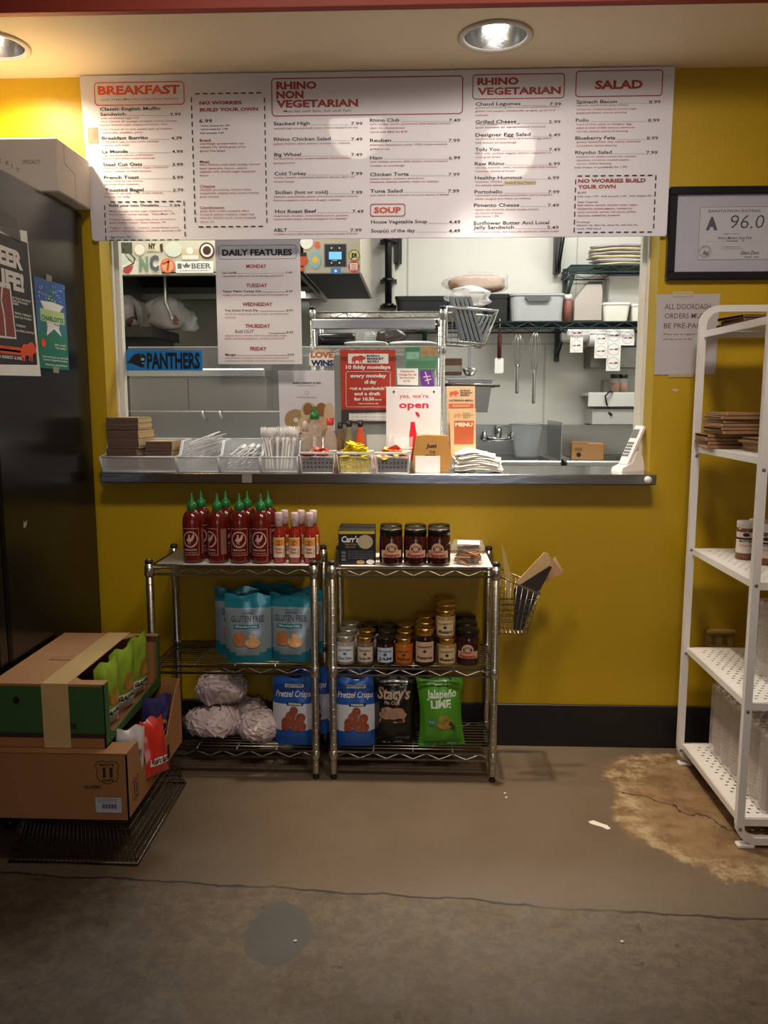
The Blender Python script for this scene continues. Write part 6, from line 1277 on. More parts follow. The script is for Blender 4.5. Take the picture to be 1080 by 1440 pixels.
# clear bags of cracker packets on the left unit's bottom shelf
PKT = mat('cracker_packet_film', '#d3c0bd', .3, var=.3, scale=28, bump=.2, bscale=120)
def packet_bag(loc, label, rx, ry, rz_, seed, n=90, rot=0):
    t = thing('cracker_bag', label, 'bag', loc, rot, 'clear bags of small cracker packets'); r2 = random.Random(seed)
    obj('plastic_film', lump(rx, ry, rz_, seed, .07), mat('pinkish_film', '#d9cfd2', .1, alpha=.14, bump=.9, bscale=50, spec=.8), t)
    mb = MB()
    for k in range(n):
        th = math.acos(1-2*(k+.5)/n); a = k*2.4; q_ = r2.uniform(.82, .97); x = rx*q_*math.sin(th)**.7*math.cos(a); y = ry*q_*math.sin(th)**.7*math.sin(a); z = rz_*.9+rz_*q_*math.cos(th)
        s = len(mb.v); mb.box(-.026, .026, -.017, .017, -.004, .004, b=.003)
        nrm = Vector((x/rx, y/ry, (z-rz_*.9)/rz_)).normalized(); Q = nrm.to_track_quat('Z', 'Y').to_matrix().to_4x4(); mb.xf(Matrix.Translation((x, y, max(.026, z))) @ Q @ Euler((r2.uniform(-.25, .25), r2.uniform(-.25, .25), r2.uniform(0, 3.1))).to_matrix().to_4x4(), s)
    obj('cracker_packet', mb, PKT, t, kind='stuff'); obj('filling', lump(rx*.72, ry*.72, rz_*.72, seed+1, .05), P('packet_core', '#8f7a76', .6), t); return t
packet_bag((atY(300, 1045, 2.74).x, 2.765, BZ+.004), 'clear bag of cracker packets at left on the bottom shelf', .105, .075, .052, 21, 110)
packet_bag((atY(365, 1040, 2.72).x-.004, 2.735, BZ+.003), 'clear bag of cracker packets at front beside the blue pouch', .075, .065, .050, 22, 90)
packet_bag((atY(312, 1000, 2.80).x, 2.80, BZ+.112), 'upper clear bag of cracker packets heaped on the others', .092, .070, .055, 23, 110, R(8))
packet_bag((atY(350, 1020, 2.87).x, 2.872, BZ), 'rear clear bag of cracker packets by the wall', .07, .055, .048, 24, 60)

# top of the right unit
def cracker_box(loc, label, rz):
    t = thing('cracker_box', label, 'box', loc, rz*math.pi/180, 'black cracker boxes'); w, h, d = .125, .118, .055
    obj('box_body', MB().box(-w/2, w/2, 0, d, 0, h, b=.001), P('black_carton', '#16171a', .4), t)
    p = Print(t); p.rect(-w/2+.002, w/2-.002, h-.004, h-.014, 'gold_strip', P('box_gold', '#c7b02e', .35)); p.text("Carr's", -.052, .076, .02, .006, 'title', WH, .02, .15); p.disc(.028, .077, .026, .024, 'cracker', mat('cracker_print', '#b5a884', .6, var=.2, scale=60), 24)
    p.text('Table Water', -.042, .066, .006, 0, 'subtitle', GLD); p.text('CRACKERS', -.038, .057, .005, -.004, 'subtitle', GLD)
    for k in range(5): p.text('bite size baked with love and care', -.03, .044-.006*k, .003, .055, 'fine_print', P('grey_print', '#8c8c92'))
    for k in range(3): p.rect(-.052, -.038, .012+.012*k, .021+.012*k, 'badge', P('grey_badge', '#6a6c74'))
    p.disc(.012, .008, .014, .007, 'cheese', GLD, 14); p.disc(.045, .009, .014, .008, 'cheese_white', WH, 14); p.done(); return t
c0 = cracker_box((atY(502, 785, 2.68).x, 2.682, TZ), 'front black cracker box on top of the right wire unit', 2); dup(c0, (atY(504, 785, 2.78).x-.002, 2.762, TZ), R(1), 'rear black cracker box behind the front one')
JG = mat('dark_berry_glass', '#35130f', .1, var=.3, scale=12, coat=.4)
def big_jar(loc, label, rz, grp):
    t = thing('pepper_jar', label, 'jar', loc, rz*math.pi/180, grp); r_ = .0395
    obj('jar_body', MB().lathe([(.034, 0), (.038, .003), (r_, .01), (r_, .09), (.036, .1), (.034, .104)], 26), JG, t); obj('lid', MB().lathe([(.036, .102), (.038, .103), (.038, .119), (.036, .122), (0, .122)], 26), BLID, t)
    w_ = cylwarp(r_); p = Print(t, None, w_, eps=.0004); LT = P('label_tan', '#c5a487'); p.rect(-.038, .038, .028, .052, 'label', LT, 12); p.disc(0, .056, .021, .021, 'arch', LT, 24); p.disc(0, .057, .012, .012, 'arch_inner', P('label_inner', '#8f6a54'), 18); p.disc(0, .057, .007, .007, 'arch_core', LT, 14); p.text('SWEET & SPICY', -.022, .046, .004, .022, 'words', KET, .02); p.text('Peppers', -.028, .032, .010, .028, 'words', P('label_red', '#a8322c'), .03, .15); p.done(); return t
j0 = None
for k in range(6):
    px = (550, 584, 617)[k % 3]; dy = 0 if k < 3 else .085; loc = (atY(px, 780, 2.70+dy).x, 2.70+dy, TZ)
    lb = ('left', 'middle', 'right')[k % 3]+' dark pepper jar of the '+('front' if k < 3 else 'rear')+' three on top of right unit'; j0 = big_jar(loc, lb, (4, 2, -8)[k % 3], 'black lidded pepper jars') if j0 is None else (dup(j0, loc, R((4, 2, -8)[k % 3]), lb), j0)[1]
t = thing('clear_clamshell', 'clear clamshell of cinnamon coloured sticks on right wire unit', 'container', (atY(660, 790, 2.71).x-.004, 2.74, TZ), R(-4))
obj('tray', MB().prism([(-.047, 0), (.047, 0), (.056, .05), (-.056, .05)], -.05, .05), CLEAR, t); obj('lid', MB().prism([(-.058, .05), (.058, .05), (.05, .068), (-.05, .068)], -.053, .053), CLEAR, t)
STK = mat('cinnamon_stick', '#a5714a', .6, var=.2); sm = MB().tube([(0, 0, 0), (.062, 0, 0)], .0028, 6).mesh('stick', STK)
for k in range(70): o = bpy.data.objects.new('stick', sm); C.objects.link(o); o.parent = t; o.location = (-.045+rnd.uniform(0, .034), -.044+.088*((k*.618) % 1), .006+.042*(k/70)); o.rotation_euler = (0, R(rnd.uniform(-22, 22)), R(rnd.uniform(-40, 40)))
tg = obj('label_sheet', MB().box(-.035, .04, -.045, .03, .0685, .0695), PAPER, t, label='white label'); 
# jars on the middle shelf of the right unit
def jar(loc, label, kind, grp, rz=0):
    spec = dict(white=(.033, .10, SILVER, mat('white_fill', '#9a8f86', .2), '#cfd6dc', '#3f5f7c', 'SOUTHERN', 'Chow Chow'), clear=(.0305, .096, GOLD, mat('pickle_fill', '#6d6350', .2), '#cdbba8', '#5a4a44', 'DRESSING', 'Garden Mix'), dark=(.032, .095, BLID, mat('jam_fill', '#2c1216', .12), '#b9c4d4', '#30406a', 'Homemade', 'JAM'),
        honey=(.0325, .094, GOLD, mat('honey_fill', '#a85a18', .1), '#b8661e', '#4a2208', 'HONEY', 'Wildflower'), tan=(.0365, .130, GOLD, mat('dark_relish_fill', '#221310', .12), '#a88a66', '#3a2a1c', "FARMER'S", 'Preserves'), mustard=(.034, .096, GOLD, mat('mustard_fill', '#9c7c50', .2), '#cbb38a', '#2f2018', 'LUSTY', 'Mustard'))[kind]
    r_, h, lid, fill, lc, ic, w1, w2 = spec; t = thing(kind_name[kind], label, 'jar', loc, rz, grp)
    obj('jar_body', MB().lathe([(r_*.9, 0), (r_, .004), (r_, h*.74), (r_*.92, h*.80), (r_*.88, h*.82)], 22), fill, t); obj('lid', MB().lathe([(r_*.93, h*.81), (r_*.97, h*.82), (r_*.97, h*.97), (r_*.93, h), (r_*.6, h), (r_*.55, h-.001), (0, h-.001)], 22), lid, t)
    p = Print(t, None, cylwarp(r_), eps=.0004); L2 = P('label_'+kind, lc); I2 = P('ink_'+kind, ic); p.rect(-r_*.95, r_*.95, h*.12, h*.66, 'label', L2, 12); p.text(w1, -r_*.7, h*.50, .006, r_*.7, 'words', I2, .02); p.text(w2, -r_*.75, h*.20, .010, r_*.75, 'words', I2, .03, .1); p.disc(0, h*.41, .006, .005, 'emblem', I2, 12)
    if kind == 'mustard': p.frame(-r_*.88, r_*.88, h*.14, h*.64, .003, .0008, 'border', I2)
    p.done(); return t
kind_name = dict(white='relish_jar', clear='pickle_jar', dark='jam_jar', honey='honey_jar', tan='preserve_jar', mustard='mustard_jar')
JZ = zM+.0035; rows = ['front', 'second', 'third']
for kind, px, n, lb, grp in (('white', 486, 3, 'relish jar with pale blue label, %s in the leftmost row', 'pale labelled relish jars'), ('clear', 514, 2, 'gold lidded pickle jar with beige label, %s in its row', 'beige labelled pickle jars'), ('dark', 542, 3, 'black lidded jam jar with blue label, %s in its row', 'blue labelled jam jars'), ('honey', 568, 3, 'amber honey jar with gold lid, %s in its row', 'amber honey jars'), ('tan', 597, 3, 'tall dark preserve jar with tan label, %s in its row', 'tan labelled preserve jars'), ('mustard', 628, 3, 'mustard jar with cream label, %s in the lower row', 'cream labelled mustard jars')):
    j_ = None
    for k in range(n):
        y = 2.695+.076*k; loc = (atY(px, 925, 2.695).x+.003*k, y, JZ); l_ = lb % (rows[k]+' from the front' if k else 'front one')
        j_ = jar(loc, l_, kind, grp) if j_ is None else (dup(j_, loc, R(20*k), l_), j_)[1]
    if kind == 'mustard':
        for k in range(3): dup(j_, (atY(626, 925, 2.695).x+.003*k, 2.698+.076*k, JZ+.0965), R(-4+9*k), 'mustard jar stacked on top of another, %s' % (rows[k]+(' from the front' if k else ' one')))
    if kind == 'dark': dup(j_, (atY(516, 925, 2.695).x+.003, 2.85, JZ), R(10), 'black lidded jam jar at rear of the pickle jar row')
for k in range(3): dup(j0, (atY(658, 925, 2.705).x, 2.705+.086*k, JZ), R(-6), 'dark pepper jar on the middle shelf, %s' % (rows[k]+(' from the front' if k else ' one')))
tag(obj('red_label_disc', MB().lathe([(.028, 0), (.029, .002), (.0, .003)], 20), P('faded_pink_label', '#b5625c', .5), loc=(atY(486, 925, 2.695).x+.003, 2.771, JZ+.0955)), 'faded pink disc lying on a relish jar lid', 'label')

# side basket with bags and menus
sbk = thing('side_basket', 'wire basket hooked on the side of right wire unit', 'basket', (rx1+.016, UY+.02, 0))
a = atY(704, 808, UY+.1); b = atY(750, 893, UY+.1); zt1 = atY(705, 808, UY+.05).z; zt2 = atY(757, 832, UY+.05).z; zb_ = atY(740, 888, UY+.05).z
wt = atY(757, 830, UY+.05).x-rx1-.016; wb = atY(739, 890, UY+.05).x-rx1-.016
ring = [(0, 0, zt1), (wt*.3, 0, zt1-.02), (wt, 0, zt2), (wt, .17, zt2), (wt*.3, .17, zt1-.02), (0, .17, zt1)]; obj('rim_wire', MB().tube(ring, .003, 6, closed=True), UM, sbk)
g = MB()
def topz(u): return (zt1-.02*u/.3 if u < .3 else zt1-.02+(zt2-zt1+.02)*(u-.3)/.7)
for k in range(8):
    u = k/7
    for y in (0, .17): g.tube([(wt*u, y, topz(u)), (wb*u, y, zb_)], .0013, 4)
    g.tube([(wb*u, 0, zb_), (wb*u, .17, zb_)], .0013, 4)
for k in range(9):
    y = .17*k/8; g.tube([(wt, y, zt2), (wb, y, zb_)], .0013, 4); g.tube([(0, y, zt1), (0, y, zb_)], .0013, 4)
for k in range(1, 8):
    f_ = k/7; z_ = zt2+(zb_-zt2)*f_; w_ = wt+(wb-wt)*f_; g.tube([(0, 0, z_), (w_, 0, z_), (w_, .17, z_), (0, .17, z_)], .0013, 4, closed=True)
obj('wire_mesh', g, UM, sbk, kind='stuff')
def leaf(label, pts, y0, y1, m, name='paper_bag'):
    q = [atY(x, y, UY+.07) for x, y in pts]; return tag(obj(name, MB().prism([(p.x, p.z) for p in q], y0, y1), m), label, 'paper')
leaf('thin kraft sleeve standing at left in the side basket', [(706, 764), (711, 778), (722, 818), (716, 850), (709, 800)], UY+.09, UY+.092, P('thin_kraft', '#b59a5c', .8), 'paper_sleeve')
leaf('kraft paper bag leaning right in the side basket', [(722, 835), (728, 815), (765, 776), (771, 778), (775, 796), (745, 830), (738, 880), (728, 880)], UY+.06, UY+.064, P('pale_kraft', '#c9a878', .8)); leaf('dark paper bag between kraft bags in the side basket', [(722, 826), (772, 794), (775, 796), (756, 832), (734, 884), (721, 884)], UY+.05, UY+.053, P('dark_paper', '#2b211b', .8))
leaf('rearmost kraft bag fanning out to the right', [(745, 830), (776, 785), (795, 808), (770, 820), (750, 838), (742, 876), (735, 876)], UY+.10, UY+.103, P('rosy_kraft', '#b88c68', .8))
leaf('menu leaf with brown strip fanning from the side basket', [(748, 826), (784, 786), (794, 806), (768, 818), (752, 832)], UY+.112, UY+.113, P('pale_kraft2', '#d0b188', .8), 'menu_leaf')

# ================================================================== WHITE METAL SHELF AT RIGHT
WM = mat('white_powder_coat', '#e0dcd8', .4, var=.03, scale=6); wx0, wx1 = .955, 1.30; wy0, wy1 = 2.27, 2.81
ws_ = thing('white_metal_shelf', 'tall white metal shelf with punched decks at right by the wall', 'shelf unit', (wx0, wy0, 0)); ww = wx1-wx0
def loop(z0, z1, rb, rt):
    p = []
    for cx, cz, a, r_ in ((rb, z0+rb, 180, rb), (ww-rb, z0+rb, 270, rb), (ww-rt, z1-rt, 0, rt), (rt, z1-rt, 90, rt)):
        for k in range(6): p.append((cx+r_*math.cos(R(a+18*k)), cz+r_*math.sin(R(a+18*k))))
    return p
for y in (0, wy1-wy0):
    for (z0, z1, rb, rt, nm_) in ((.022, 1.605, .05, .055, 'end_frame'),):
        P_ = loop(z0, z1, rb, rt); n = len(P_); mb = MB(); 
        cx_, cz_ = ww/2, (z0+z1)/2
        vs = []; hw_, hd = .011, .010
        for i in range(n):
            a, b = Vector(P_[i-1]), Vector(P_[(i+1) % n]); d = (b-a).normalized(); nn = Vector((d.y, -d.x)); c_ = Vector(P_[i])
            for s, yy in ((1, -hd), (1, hd), (-1, hd), (-1, -hd)): q = c_+nn*hw_*s; vs.append((q.x, y+yy, q.y))
        mb.add(vs, [(i*4+k, i*4+(k+1) % 4, ((i+1) % n)*4+(k+1) % 4, ((i+1) % n)*4+k) for i in range(n) for k in range(4)])
        fo = obj(nm_, mb, WM, ws_); 
        for zz in (.40+.02, 1.115, .79, .06): 
            for xx in (0, ww): obj('screw', MB().lathe([(0, -.0025), (.005, -.002), (.005, 0)], 10).xf(Matrix.Translation((xx, y-hd, zz)) @ Matrix.Rotation(R(-90), 4, 'X')) if False else MB().lathe([(.0055, 0), (.005, .002), (0, .0025)], 10).xf(Matrix.Translation((xx, y-hd, zz)) @ Matrix.Rotation(R(90), 4, 'X')), P('screw_grey', '#77787c', .3), fo)
        for xx in (.045, ww-.045): obj('foot', MB().box(xx-.05, xx-.0, y-.014, y+.014, 0, .012, b=.003), P('foot_white', '#d9d4cc', .5), ws_)
LV = [.085, .440, .795, 1.148, 1.532]
for k, z in enumerate(LV):
    dk = MB(); y0_, y1_ = .012, wy1-wy0-.012
    dk.perf(.035, ww-.035, y0_+.02, y1_-.02, 10, 22, .0058, .0042, .0012, 0, .22, lambda a, b, c, z=z: (a, b, c))
    dk.box(.006, .035, y0_, y1_, -.0012, 0).box(ww-.035, ww-.006, y0_, y1_, -.0012, 0).box(.035, ww-.035, y0_, y0_+.02, -.0012, 0).box(.035, ww-.035, y1_-.02, y1_, -.0012, 0)
    dk.box(.004, .008, y0_-.006, y1_+.006, -.022, .0, b=.001).box(ww-.008, ww-.004, y0_-.006, y1_+.006, -.022, .0, b=.001).box(.004, ww-.004, y0_-.008, y0_-.004, -.022, 0).box(.004, ww-.004, y1_+.004, y1_+.008, -.022, 0)
    obj('shelf_deck', dk, WM, ws_, loc=(0, 0, z))
# paper bags stacked on it
bagm = MB().box(0, .32, -.085, .085, 0, .007, 0, b=.001); bagm.box(.0, .004, -.086, .086, .0005, .0065, 1); bag_me = bagm.mesh('flat_paper_bag', [mat('kraft_bag_brown', '#8f6b48', .85, var=.15, scale=14), mat('kraft_bag_edge', '#bb966a', .85, var=.2, scale=30)])
bag_me2 = bagm.mesh('flat_paper_bag', [mat('kraft_bag_dark', '#5d4230', .85, var=.15, scale=14), mat('kraft_bag_edge2', '#86643f', .85, var=.2, scale=30)])
def pile(x, y, z, n, label, grp, sc, st=.0085, rz=0, m=None):
    for k in range(n):
        o = bpy.data.objects.new('flat_paper_bag', m or bag_me); C.objects.link(o); o.location = (x+rnd.uniform(-.006, .006), y+rnd.uniform(-.004, .004), z+st*k); o.scale = (sc, sc, st/.0085); o.rotation_euler = (0, 0, R(rz+rnd.uniform(-3, 3)))
        tag(o, label % ('lowest' if k == 0 else 'topmost' if k == n-1 else 'inner'), 'paper bag', grp)
pile(wx0-.012, 2.72, LV[3]+.002, 4, '%s flat kraft bag in the small pile at rear of the second deck', 'rear pile of kraft bags', .8, .0115, -4)
pile(wx0+.0, 2.66, LV[3]+.050, 6, '%s kraft bag of the big pile resting across the others', 'big upper pile of kraft bags', .9, .0115, 3)
pile(wx0+.055, 2.50, LV[3]+.002, 5, '%s kraft bag in the front pile on the second deck', 'front pile of kraft bags', .72, .0085, 2)
pile(wx0+.035, 2.66, LV[4]+.002, 3, '%s crumpled dark kraft bag on the top deck', 'dark kraft bags on the top deck', .85, .011, 8, bag_me2)
# jars on the third deck
def cjar(loc, label):
    t = thing('condiment_jar', label, 'jar', loc, 0, 'white lidded jars on the white shelf'); r_ = .029
    obj('jar_body', MB().lathe([(.026, 0), (r_, .004), (r_, .094), (.026, .104)], 20), mat('brown_paste_fill', '#7a4a30', .15), t); obj('lid', MB().lathe([(.0275, .102), (.028, .103), (.028, .121), (.026, .123), (0, .123)], 20), P('cream_lid', '#d3ccc6', .4), t)
    p = Print(t, None, cylwarp(r_, -.3), eps=.0004); p.rect(-.035, .035, .022, .09, 'label', P('cream_label', '#d8cbbd'), 12); p.rect(-.035, .035, .066, .072, 'dark_band', BLK, 12); p.text('BUTTER', -.02, .058, .006, .02, 'words', BLK, .02); p.text('almond', -.018, .045, .006, .016, 'words', KET); p.disc(0, .082, .01, .006, 'emblem', BLK, 10); p.done(); return t
k0 = cjar((atY(1047, 775, 2.62).x, 2.62, LV[2]+.001), 'leftmost pale lidded jar on third deck of white shelf')
dup(k0, (atY(1047, 775, 2.62).x+.055, 2.66, LV[2]+.001), R(10), 'rear pale lidded jar behind the leftmost one'); dup(k0, (atY(1072, 775, 2.56).x, 2.54, LV[2]+.001), R(-5), 'front pale lidded jar beside the white shelf post'); dup(k0, (atY(1072, 775, 2.56).x+.055, 2.59, LV[2]+.001), R(0), 'pale lidded jar at right, partly behind the post')
# clear packs on the two lowest decks
def pack(loc, label, w, d, h, seed):
    t = thing('plastic_cup_pack', label, 'pack', loc, 0, 'clear packs of stacked plastic cups'); obj('plastic_film', MB().box(0, w, 0, d, 0, h, b=.01), FILM, t)
    for i in range(3):
        for j in range(int(d/.075)):
            mb = MB(); z = .004
            while z < h-.05: mb.lathe([(.026, z), (.033, z+.042), (.034, z+.045)], 12); z += .012
            mb.lathe([(.026, h-.052), (.034, h-.008)], 12); obj('cup_stack', mb, mat('milky_cups', '#c9b8a4', .3, alpha=.75), t, loc=(.036+.072*i, .04+.075*j, 0))
    return t
pack((wx0+.075, 2.30, LV[0]+.001), 'tall clear pack of stacked cups on the lowest deck', .23, .45, .25, 1); pack((wx0+.125, 2.33, LV[1]+.001), 'clear pack of stacked cups on second lowest deck', .19, .24, .24, 2)

# ================================================================== CARTONS AND WIRE CRATE AT LEFT
BX0, BX1, BYF, BYB, BZ0, BZ1 = -1.168, -.785, 2.07, 2.585, .155, .345
tk = .004
t = thing('display_carton', 'lower brown snack carton with shield prints, side cut open', 'carton', (BX1, BYF, BZ0)); W_, D_, H_ = BX1-BX0, BYB-BYF, BZ1-BZ0
CAR = mat('brown_snack_carton', '#9a6a3e', .8, var=.1, scale=9, bump=.05, bscale=80)
obj('front_panel', MB().box(-W_, 0, 0, tk, 0, H_), CAR, t); obj('back_panel', MB().prism([(-W_, 0), (0, 0), (0, H_+.035), (-.064, H_+.035), (-.066, H_-.001), (-W_, H_-.001)], D_-tk, D_), CAR, t); obj('bottom_panel', MB().box(-W_, 0, tk, D_-tk, 0, tk), CAR, t); obj('left_panel', MB().box(-W_, -W_+tk, tk, D_-tk, tk, H_), CAR, t)
obj('side_panel', MB().prism([(0, 0), (D_, 0), (D_, H_+.035), (D_-.05, H_+.02), (D_-.1, H_-.03), (D_-.16, .095), (D_-.24, .075), (.15, .075), (.115, .095), (.09, H_), (0, H_)], -tk, 0, 'x'), CAR, t)
obj('top_flap', MB().box(-W_, -.095, .0, D_-tk, H_-.001, H_+.003).box(-.095, 0, 0, .075, H_-.001, H_+.003), CAR, t)
DKP = P('dark_carton_print', '#2c2018', .7)
SH = [(.1,.95),(.3,1),(.5,.93),(.7,1),(.9,.95),(1,.8),(.92,.6),(.97,.35),(.85,.12),(.5,0),(.15,.12),(.03,.35),(.08,.6),(0,.8)]
def shield(p, x0, x1, z0, z1, m, sw):
    p.line([(x0+(x1-x0)*a, z0+(z1-z0)*b) for a, b in SH], sw, 'shield_outline', m, True); p.text('11', x0+(x1-x0)*.30, z0+(z1-z0)*.32, (z1-z0)*.36, x0+(x1-x0)*.72, 'shield_number', m, .05); p.text('ROUTE', x0+(x1-x0)*.2, z0+(z1-z0)*.78, (z1-z0)*.1, x0+(x1-x0)*.8, 'shield_words', m, .02); p.text('CHIPS', x0+(x1-x0)*.25, z0+(z1-z0)*.12, (z1-z0)*.1, x0+(x1-x0)*.75, 'shield_words', m, .02)
p = Print(t); shield(p, -.088, -.022, .105, .172, DKP, .002); p.text('CLASSIC', -.122, .092, .009, -.074, 'stamp', DKP, .02, .1); p.rect(-.092, -.020, .022, .066, 'shipping_label', P('label_blue_white', '#b4bac4')); 
for k in range(16): p.rect(-.075+.0027*k, -.0740+.0027*k+(.001 if k % 3 else 0), .034, .047, 'barcode', DKP)
for z in (.052, .057, .061): p.text('case pack potato chips', -.086, z, .0025, -.03, 'label_words', DKP)
p.done()
p = Print(t, None, lambda u, v, e: (e, u, v)); shield(p, .028, .088, .030, .10, DKP, .002); p.rect(.22, .29, .012, .058, 'dark_block', P('dark_block_print', '#1a1512')); p.rect(.30, .37, .014, .06, 'dark_block', P('dark_block_print', '#1a1512')); p.done()

UX0, UX1, UYF, UYB, UZ0, UZ1 = -1.17, -.852, 2.10, 2.585, BZ1+.005, .530
t = thing('display_carton', 'upper green-fronted snack carton with tan tape, side cut open', 'carton', (UX1, UYF, UZ0)); W_, D_, H_ = UX1-UX0, UYB-UYF, UZ1-UZ0
GCR = mat('green_printed_carton', '#2f5722', .7, var=.08, scale=9); 
obj('front_panel', MB().box(-W_, 0, 0, tk, 0, H_), CAR, t); obj('back_panel', MB().box(-W_, 0, D_-tk, D_, 0, H_), CAR, t); obj('bottom_panel', MB().box(-W_, 0, tk, D_-tk, 0, tk), CAR, t); obj('left_panel', MB().box(-W_, -W_+tk, tk, D_-tk, tk, H_), CAR, t)
TOPC = mat('pale_brown_carton', '#a97b52', .8, var=.06, scale=9)
obj('top_panel', MB().prism([(-W_, 0), (0, 0), (0, .035), (-.075, .035), (-.10, .06), (-.10, .42), (-.07, .465), (0, .465), (0, D_), (-W_, D_)], H_, H_+.003, 'z'), TOPC, t)
obj('side_panel', MB().prism([(0, 0), (D_, 0), (D_, H_), (D_-.02, H_), (D_-.022, .04), (.06, .024), (.036, .04), (.035, H_), (0, H_)], -tk, 0, 'x'), GCR, t, label='green printed side with a large cut-out')
p = Print(t); p.rect(-W_+.001, -.001, .028, H_-.004, 'green_front', GCR); p.rect(-W_+.001, -.001, .028, .042, 'dark_stripe', DKP); p.text('ROUTER', -.165, .055, .016, -.075, 'front_words', DKP, .04); p.disc(-.245, H_-.045, .009, .011, 'hole_print', P('hole_black', '#0b0a08'), 12); p.done()
p = Print(t, None, lambda u, v, e: (u, v, H_+.003+e)); p.text('farm fresh snacks', -.245, .20, .012, -.165, 'top_stamp', P('stamp_brown', '#6f4a30'), .01, .2); p.disc(-.205, .215, .035, .02, 'top_stamp_ring', P('stamp_brown', '#6f4a30'), 24, .95); p.done()
TP = mat('tan_packing_tape', '#c8a973', .35, var=.06, scale=12)
a = atY(58, 965, UYF).x-UX1; b = atY(96, 965, UYF).x-UX1; obj('packing_tape', MB().box(a, b, -.0015, D_+.001, H_+.004, H_+.005).box(a, b, -.003, -.0015, -.0, H_+.005), TP, t)
# chip bags sticking out
def chip(loc, label, m, rot, title, tcol, w=.13, h=.17, seed=3, pic=True, name='chip_bag'):
    t = thing(name, label, 'bag', loc, rot, 'snack bags in the cartons'); mb, wp = pouch(w, h, .05, lambda u, v, s: 1 if v < .16 else 0, seed, True, 14, 18, .003, .08); obj('bag_body', mb, [m, P('chip_white_foot', '#c8c4ba', .4)] if pic == 'white' else [m, m], t)
    p = Print(t, None, wp, eps=.0008)
    if pic: p.disc(.005, h*.48, w*.26, h*.13, 'food_picture', mat('snack_print', '#b5783a', .6, var=.4, scale=50), 16)
    p.rect(-w*.4, w*.4, h*.17, h*.30, 'title_plate', WH, 6, 2) if title != 'ROUTE 11' else None; p.text(title, -w*.34, h*.2 if title != 'ROUTE 11' else h*.55, h*.07 if title != 'ROUTE 11' else h*.13, w*.34, 'title', tcol, .04); p.done(); return t
LIM = mat('lime_chip_foil', '#84a024', .3, var=.15, scale=14, coat=.3)
def side_rot(z, tiltx=-18): return (R(tiltx), 0, R(z))
b0_ = chip((UX1-.046, UYF+.125, UZ0+.012), 'lime green chip bag leaning out, nearest in upper carton', LIM, side_rot(78, 2), 'GARLIC', DKP, .122, .195, 3, 'white')
dup(b0_, (UX1-.046, UYF+.25, UZ0+.012), side_rot(74, 2), 'lime green chip bag leaning out, second in upper carton'); dup(b0_, (UX1-.046, UYF+.378, UZ0+.012), side_rot(81, 3), 'lime green chip bag, third in upper carton')
WRF = P('white_route_foil', '#d4d0cc', .3); REDF = mat('red_chip_foil', '#c22a1c', .28, var=.12, scale=14, coat=.3); BLUF = mat('violet_blue_chip_foil', '#2a2a66', .28, .2, var=.15, scale=14, coat=.3)
chip((BX1-.045, BYF+.145, BZ0+.012), 'white chip bag lettered in black in the lower carton', WRF, side_rot(38, 4), 'ROUTE 11', BLK, .085, .20, 5, False)
chip((BX1+.022, BYF+.19, BZ0+.045), 'red chip bag hanging out over the lower carton edge', REDF, (R(-14), R(8), R(68)), 'LIGHTLY SALTED', DKP, .10, .165, 6, False)
chip((BX1-.052, BYF+.36, BZ0+.035), 'dark blue chip bag standing in rear of lower carton', BLUF, (R(2), R(8), R(62)), 'DILL PICKLE', BLK, .125, .18, 9, True)

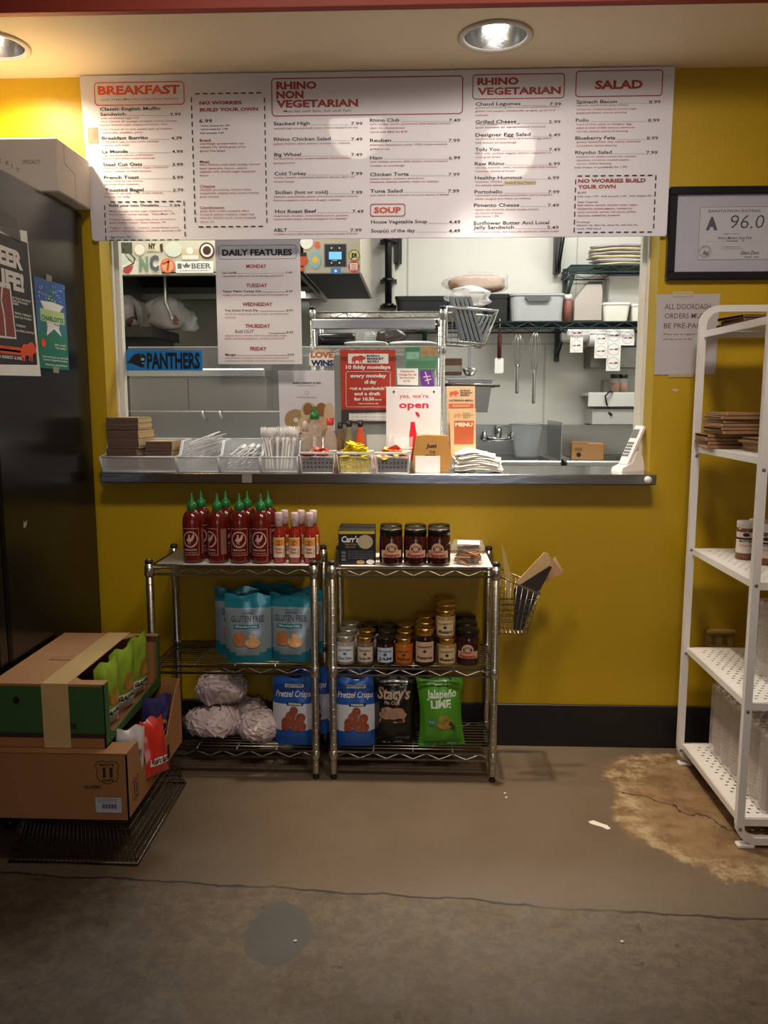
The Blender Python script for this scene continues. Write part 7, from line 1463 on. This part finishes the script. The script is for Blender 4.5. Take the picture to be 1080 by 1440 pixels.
# wire crate under the cartons
cr = thing('wire_crate', 'upturned wire crate flaring out beneath the snack cartons', 'crate', (0, 0, 0)); CRM_ = mat('dark_wire', '#6a6259', .35, .9, var=.3, scale=20)
B_ = (-1.150, -.780, 2.10, 2.59); T_ = (-1.12, -.83, 2.15, 2.55); zt_ = .1505
def lerp4(f): return [B_[i]+(T_[i]-B_[i])*f for i in range(4)]
rw = MB()
for f in (0.02, 1): x0, x1, y0, y1 = lerp4(f); rw.tube([(x0, y0, zt_*f+.003*(1-f)), (x1, y0, zt_*f+.003*(1-f)), (x1, y1, zt_*f+.003*(1-f)), (x0, y1, zt_*f+.003*(1-f))], .0032, 6, closed=True)
obj('rim_wire', rw, CRM_, cr)
g = MB()
for k in range(1, 8): x0, x1, y0, y1 = lerp4(k/8); z = zt_*k/8; g.tube([(x0, y0, z), (x1, y0, z), (x1, y1, z), (x0, y1, z)], .0014, 4, closed=True)
for k in range(29):
    f = k/28
    for (yb, yt) in ((B_[2], T_[2]), (B_[3], T_[3])): g.tube([(B_[0]+(B_[1]-B_[0])*f, yb, .003), (T_[0]+(T_[1]-T_[0])*f, yt, zt_)], .0012, 4)
for k in range(33):
    f = k/32
    for (xb, xt) in ((B_[0], T_[0]), (B_[1], T_[1])): g.tube([(xb, B_[2]+(B_[3]-B_[2])*f, .003), (xt, T_[2]+(T_[3]-T_[2])*f, zt_)], .0012, 4)
for k in range(1, 10): x = T_[0]+(T_[1]-T_[0])*k/10; g.tube([(x, T_[2], zt_), (x, T_[3], zt_)], .0014, 4)
obj('wire_mesh', g, CRM_, cr, kind='stuff')

# scraps on the floor
a = atZ(843, 1161, 0); tag(obj('paper_scrap', MB().prism([(-.03, .02), (-.012, .028), (.006, .012), (.024, .0), (.03, -.02), (.018, -.026), (.006, -.012), (-.014, .0), (-.026, .008)], .0005, .002, 'z'), P('scrap_white', '#d9d2c4', .8), loc=(a.x, a.y, 0)), 'torn white paper scrap lying on the concrete floor', 'paper scrap')
for i, (x, y) in enumerate(((710, 1116), (415, 1324), (875, 1325), (712, 1122))):
    a = atZ(x, y, 0); tag(obj('floor_crumb', MB().lathe([(.004, 0), (.005, .002), (0, .003)], 6), P('scrap_white', '#d9d2c4', .8), loc=(a.x, a.y, 0.0003)), ('pale crumb on the floor right of the wire units, farther one', 'pale crumb on the grey filler patch', 'pale crumb on the floor toward the white shelf', 'pale crumb on the floor right of the wire units, nearer one')[i], 'crumb')
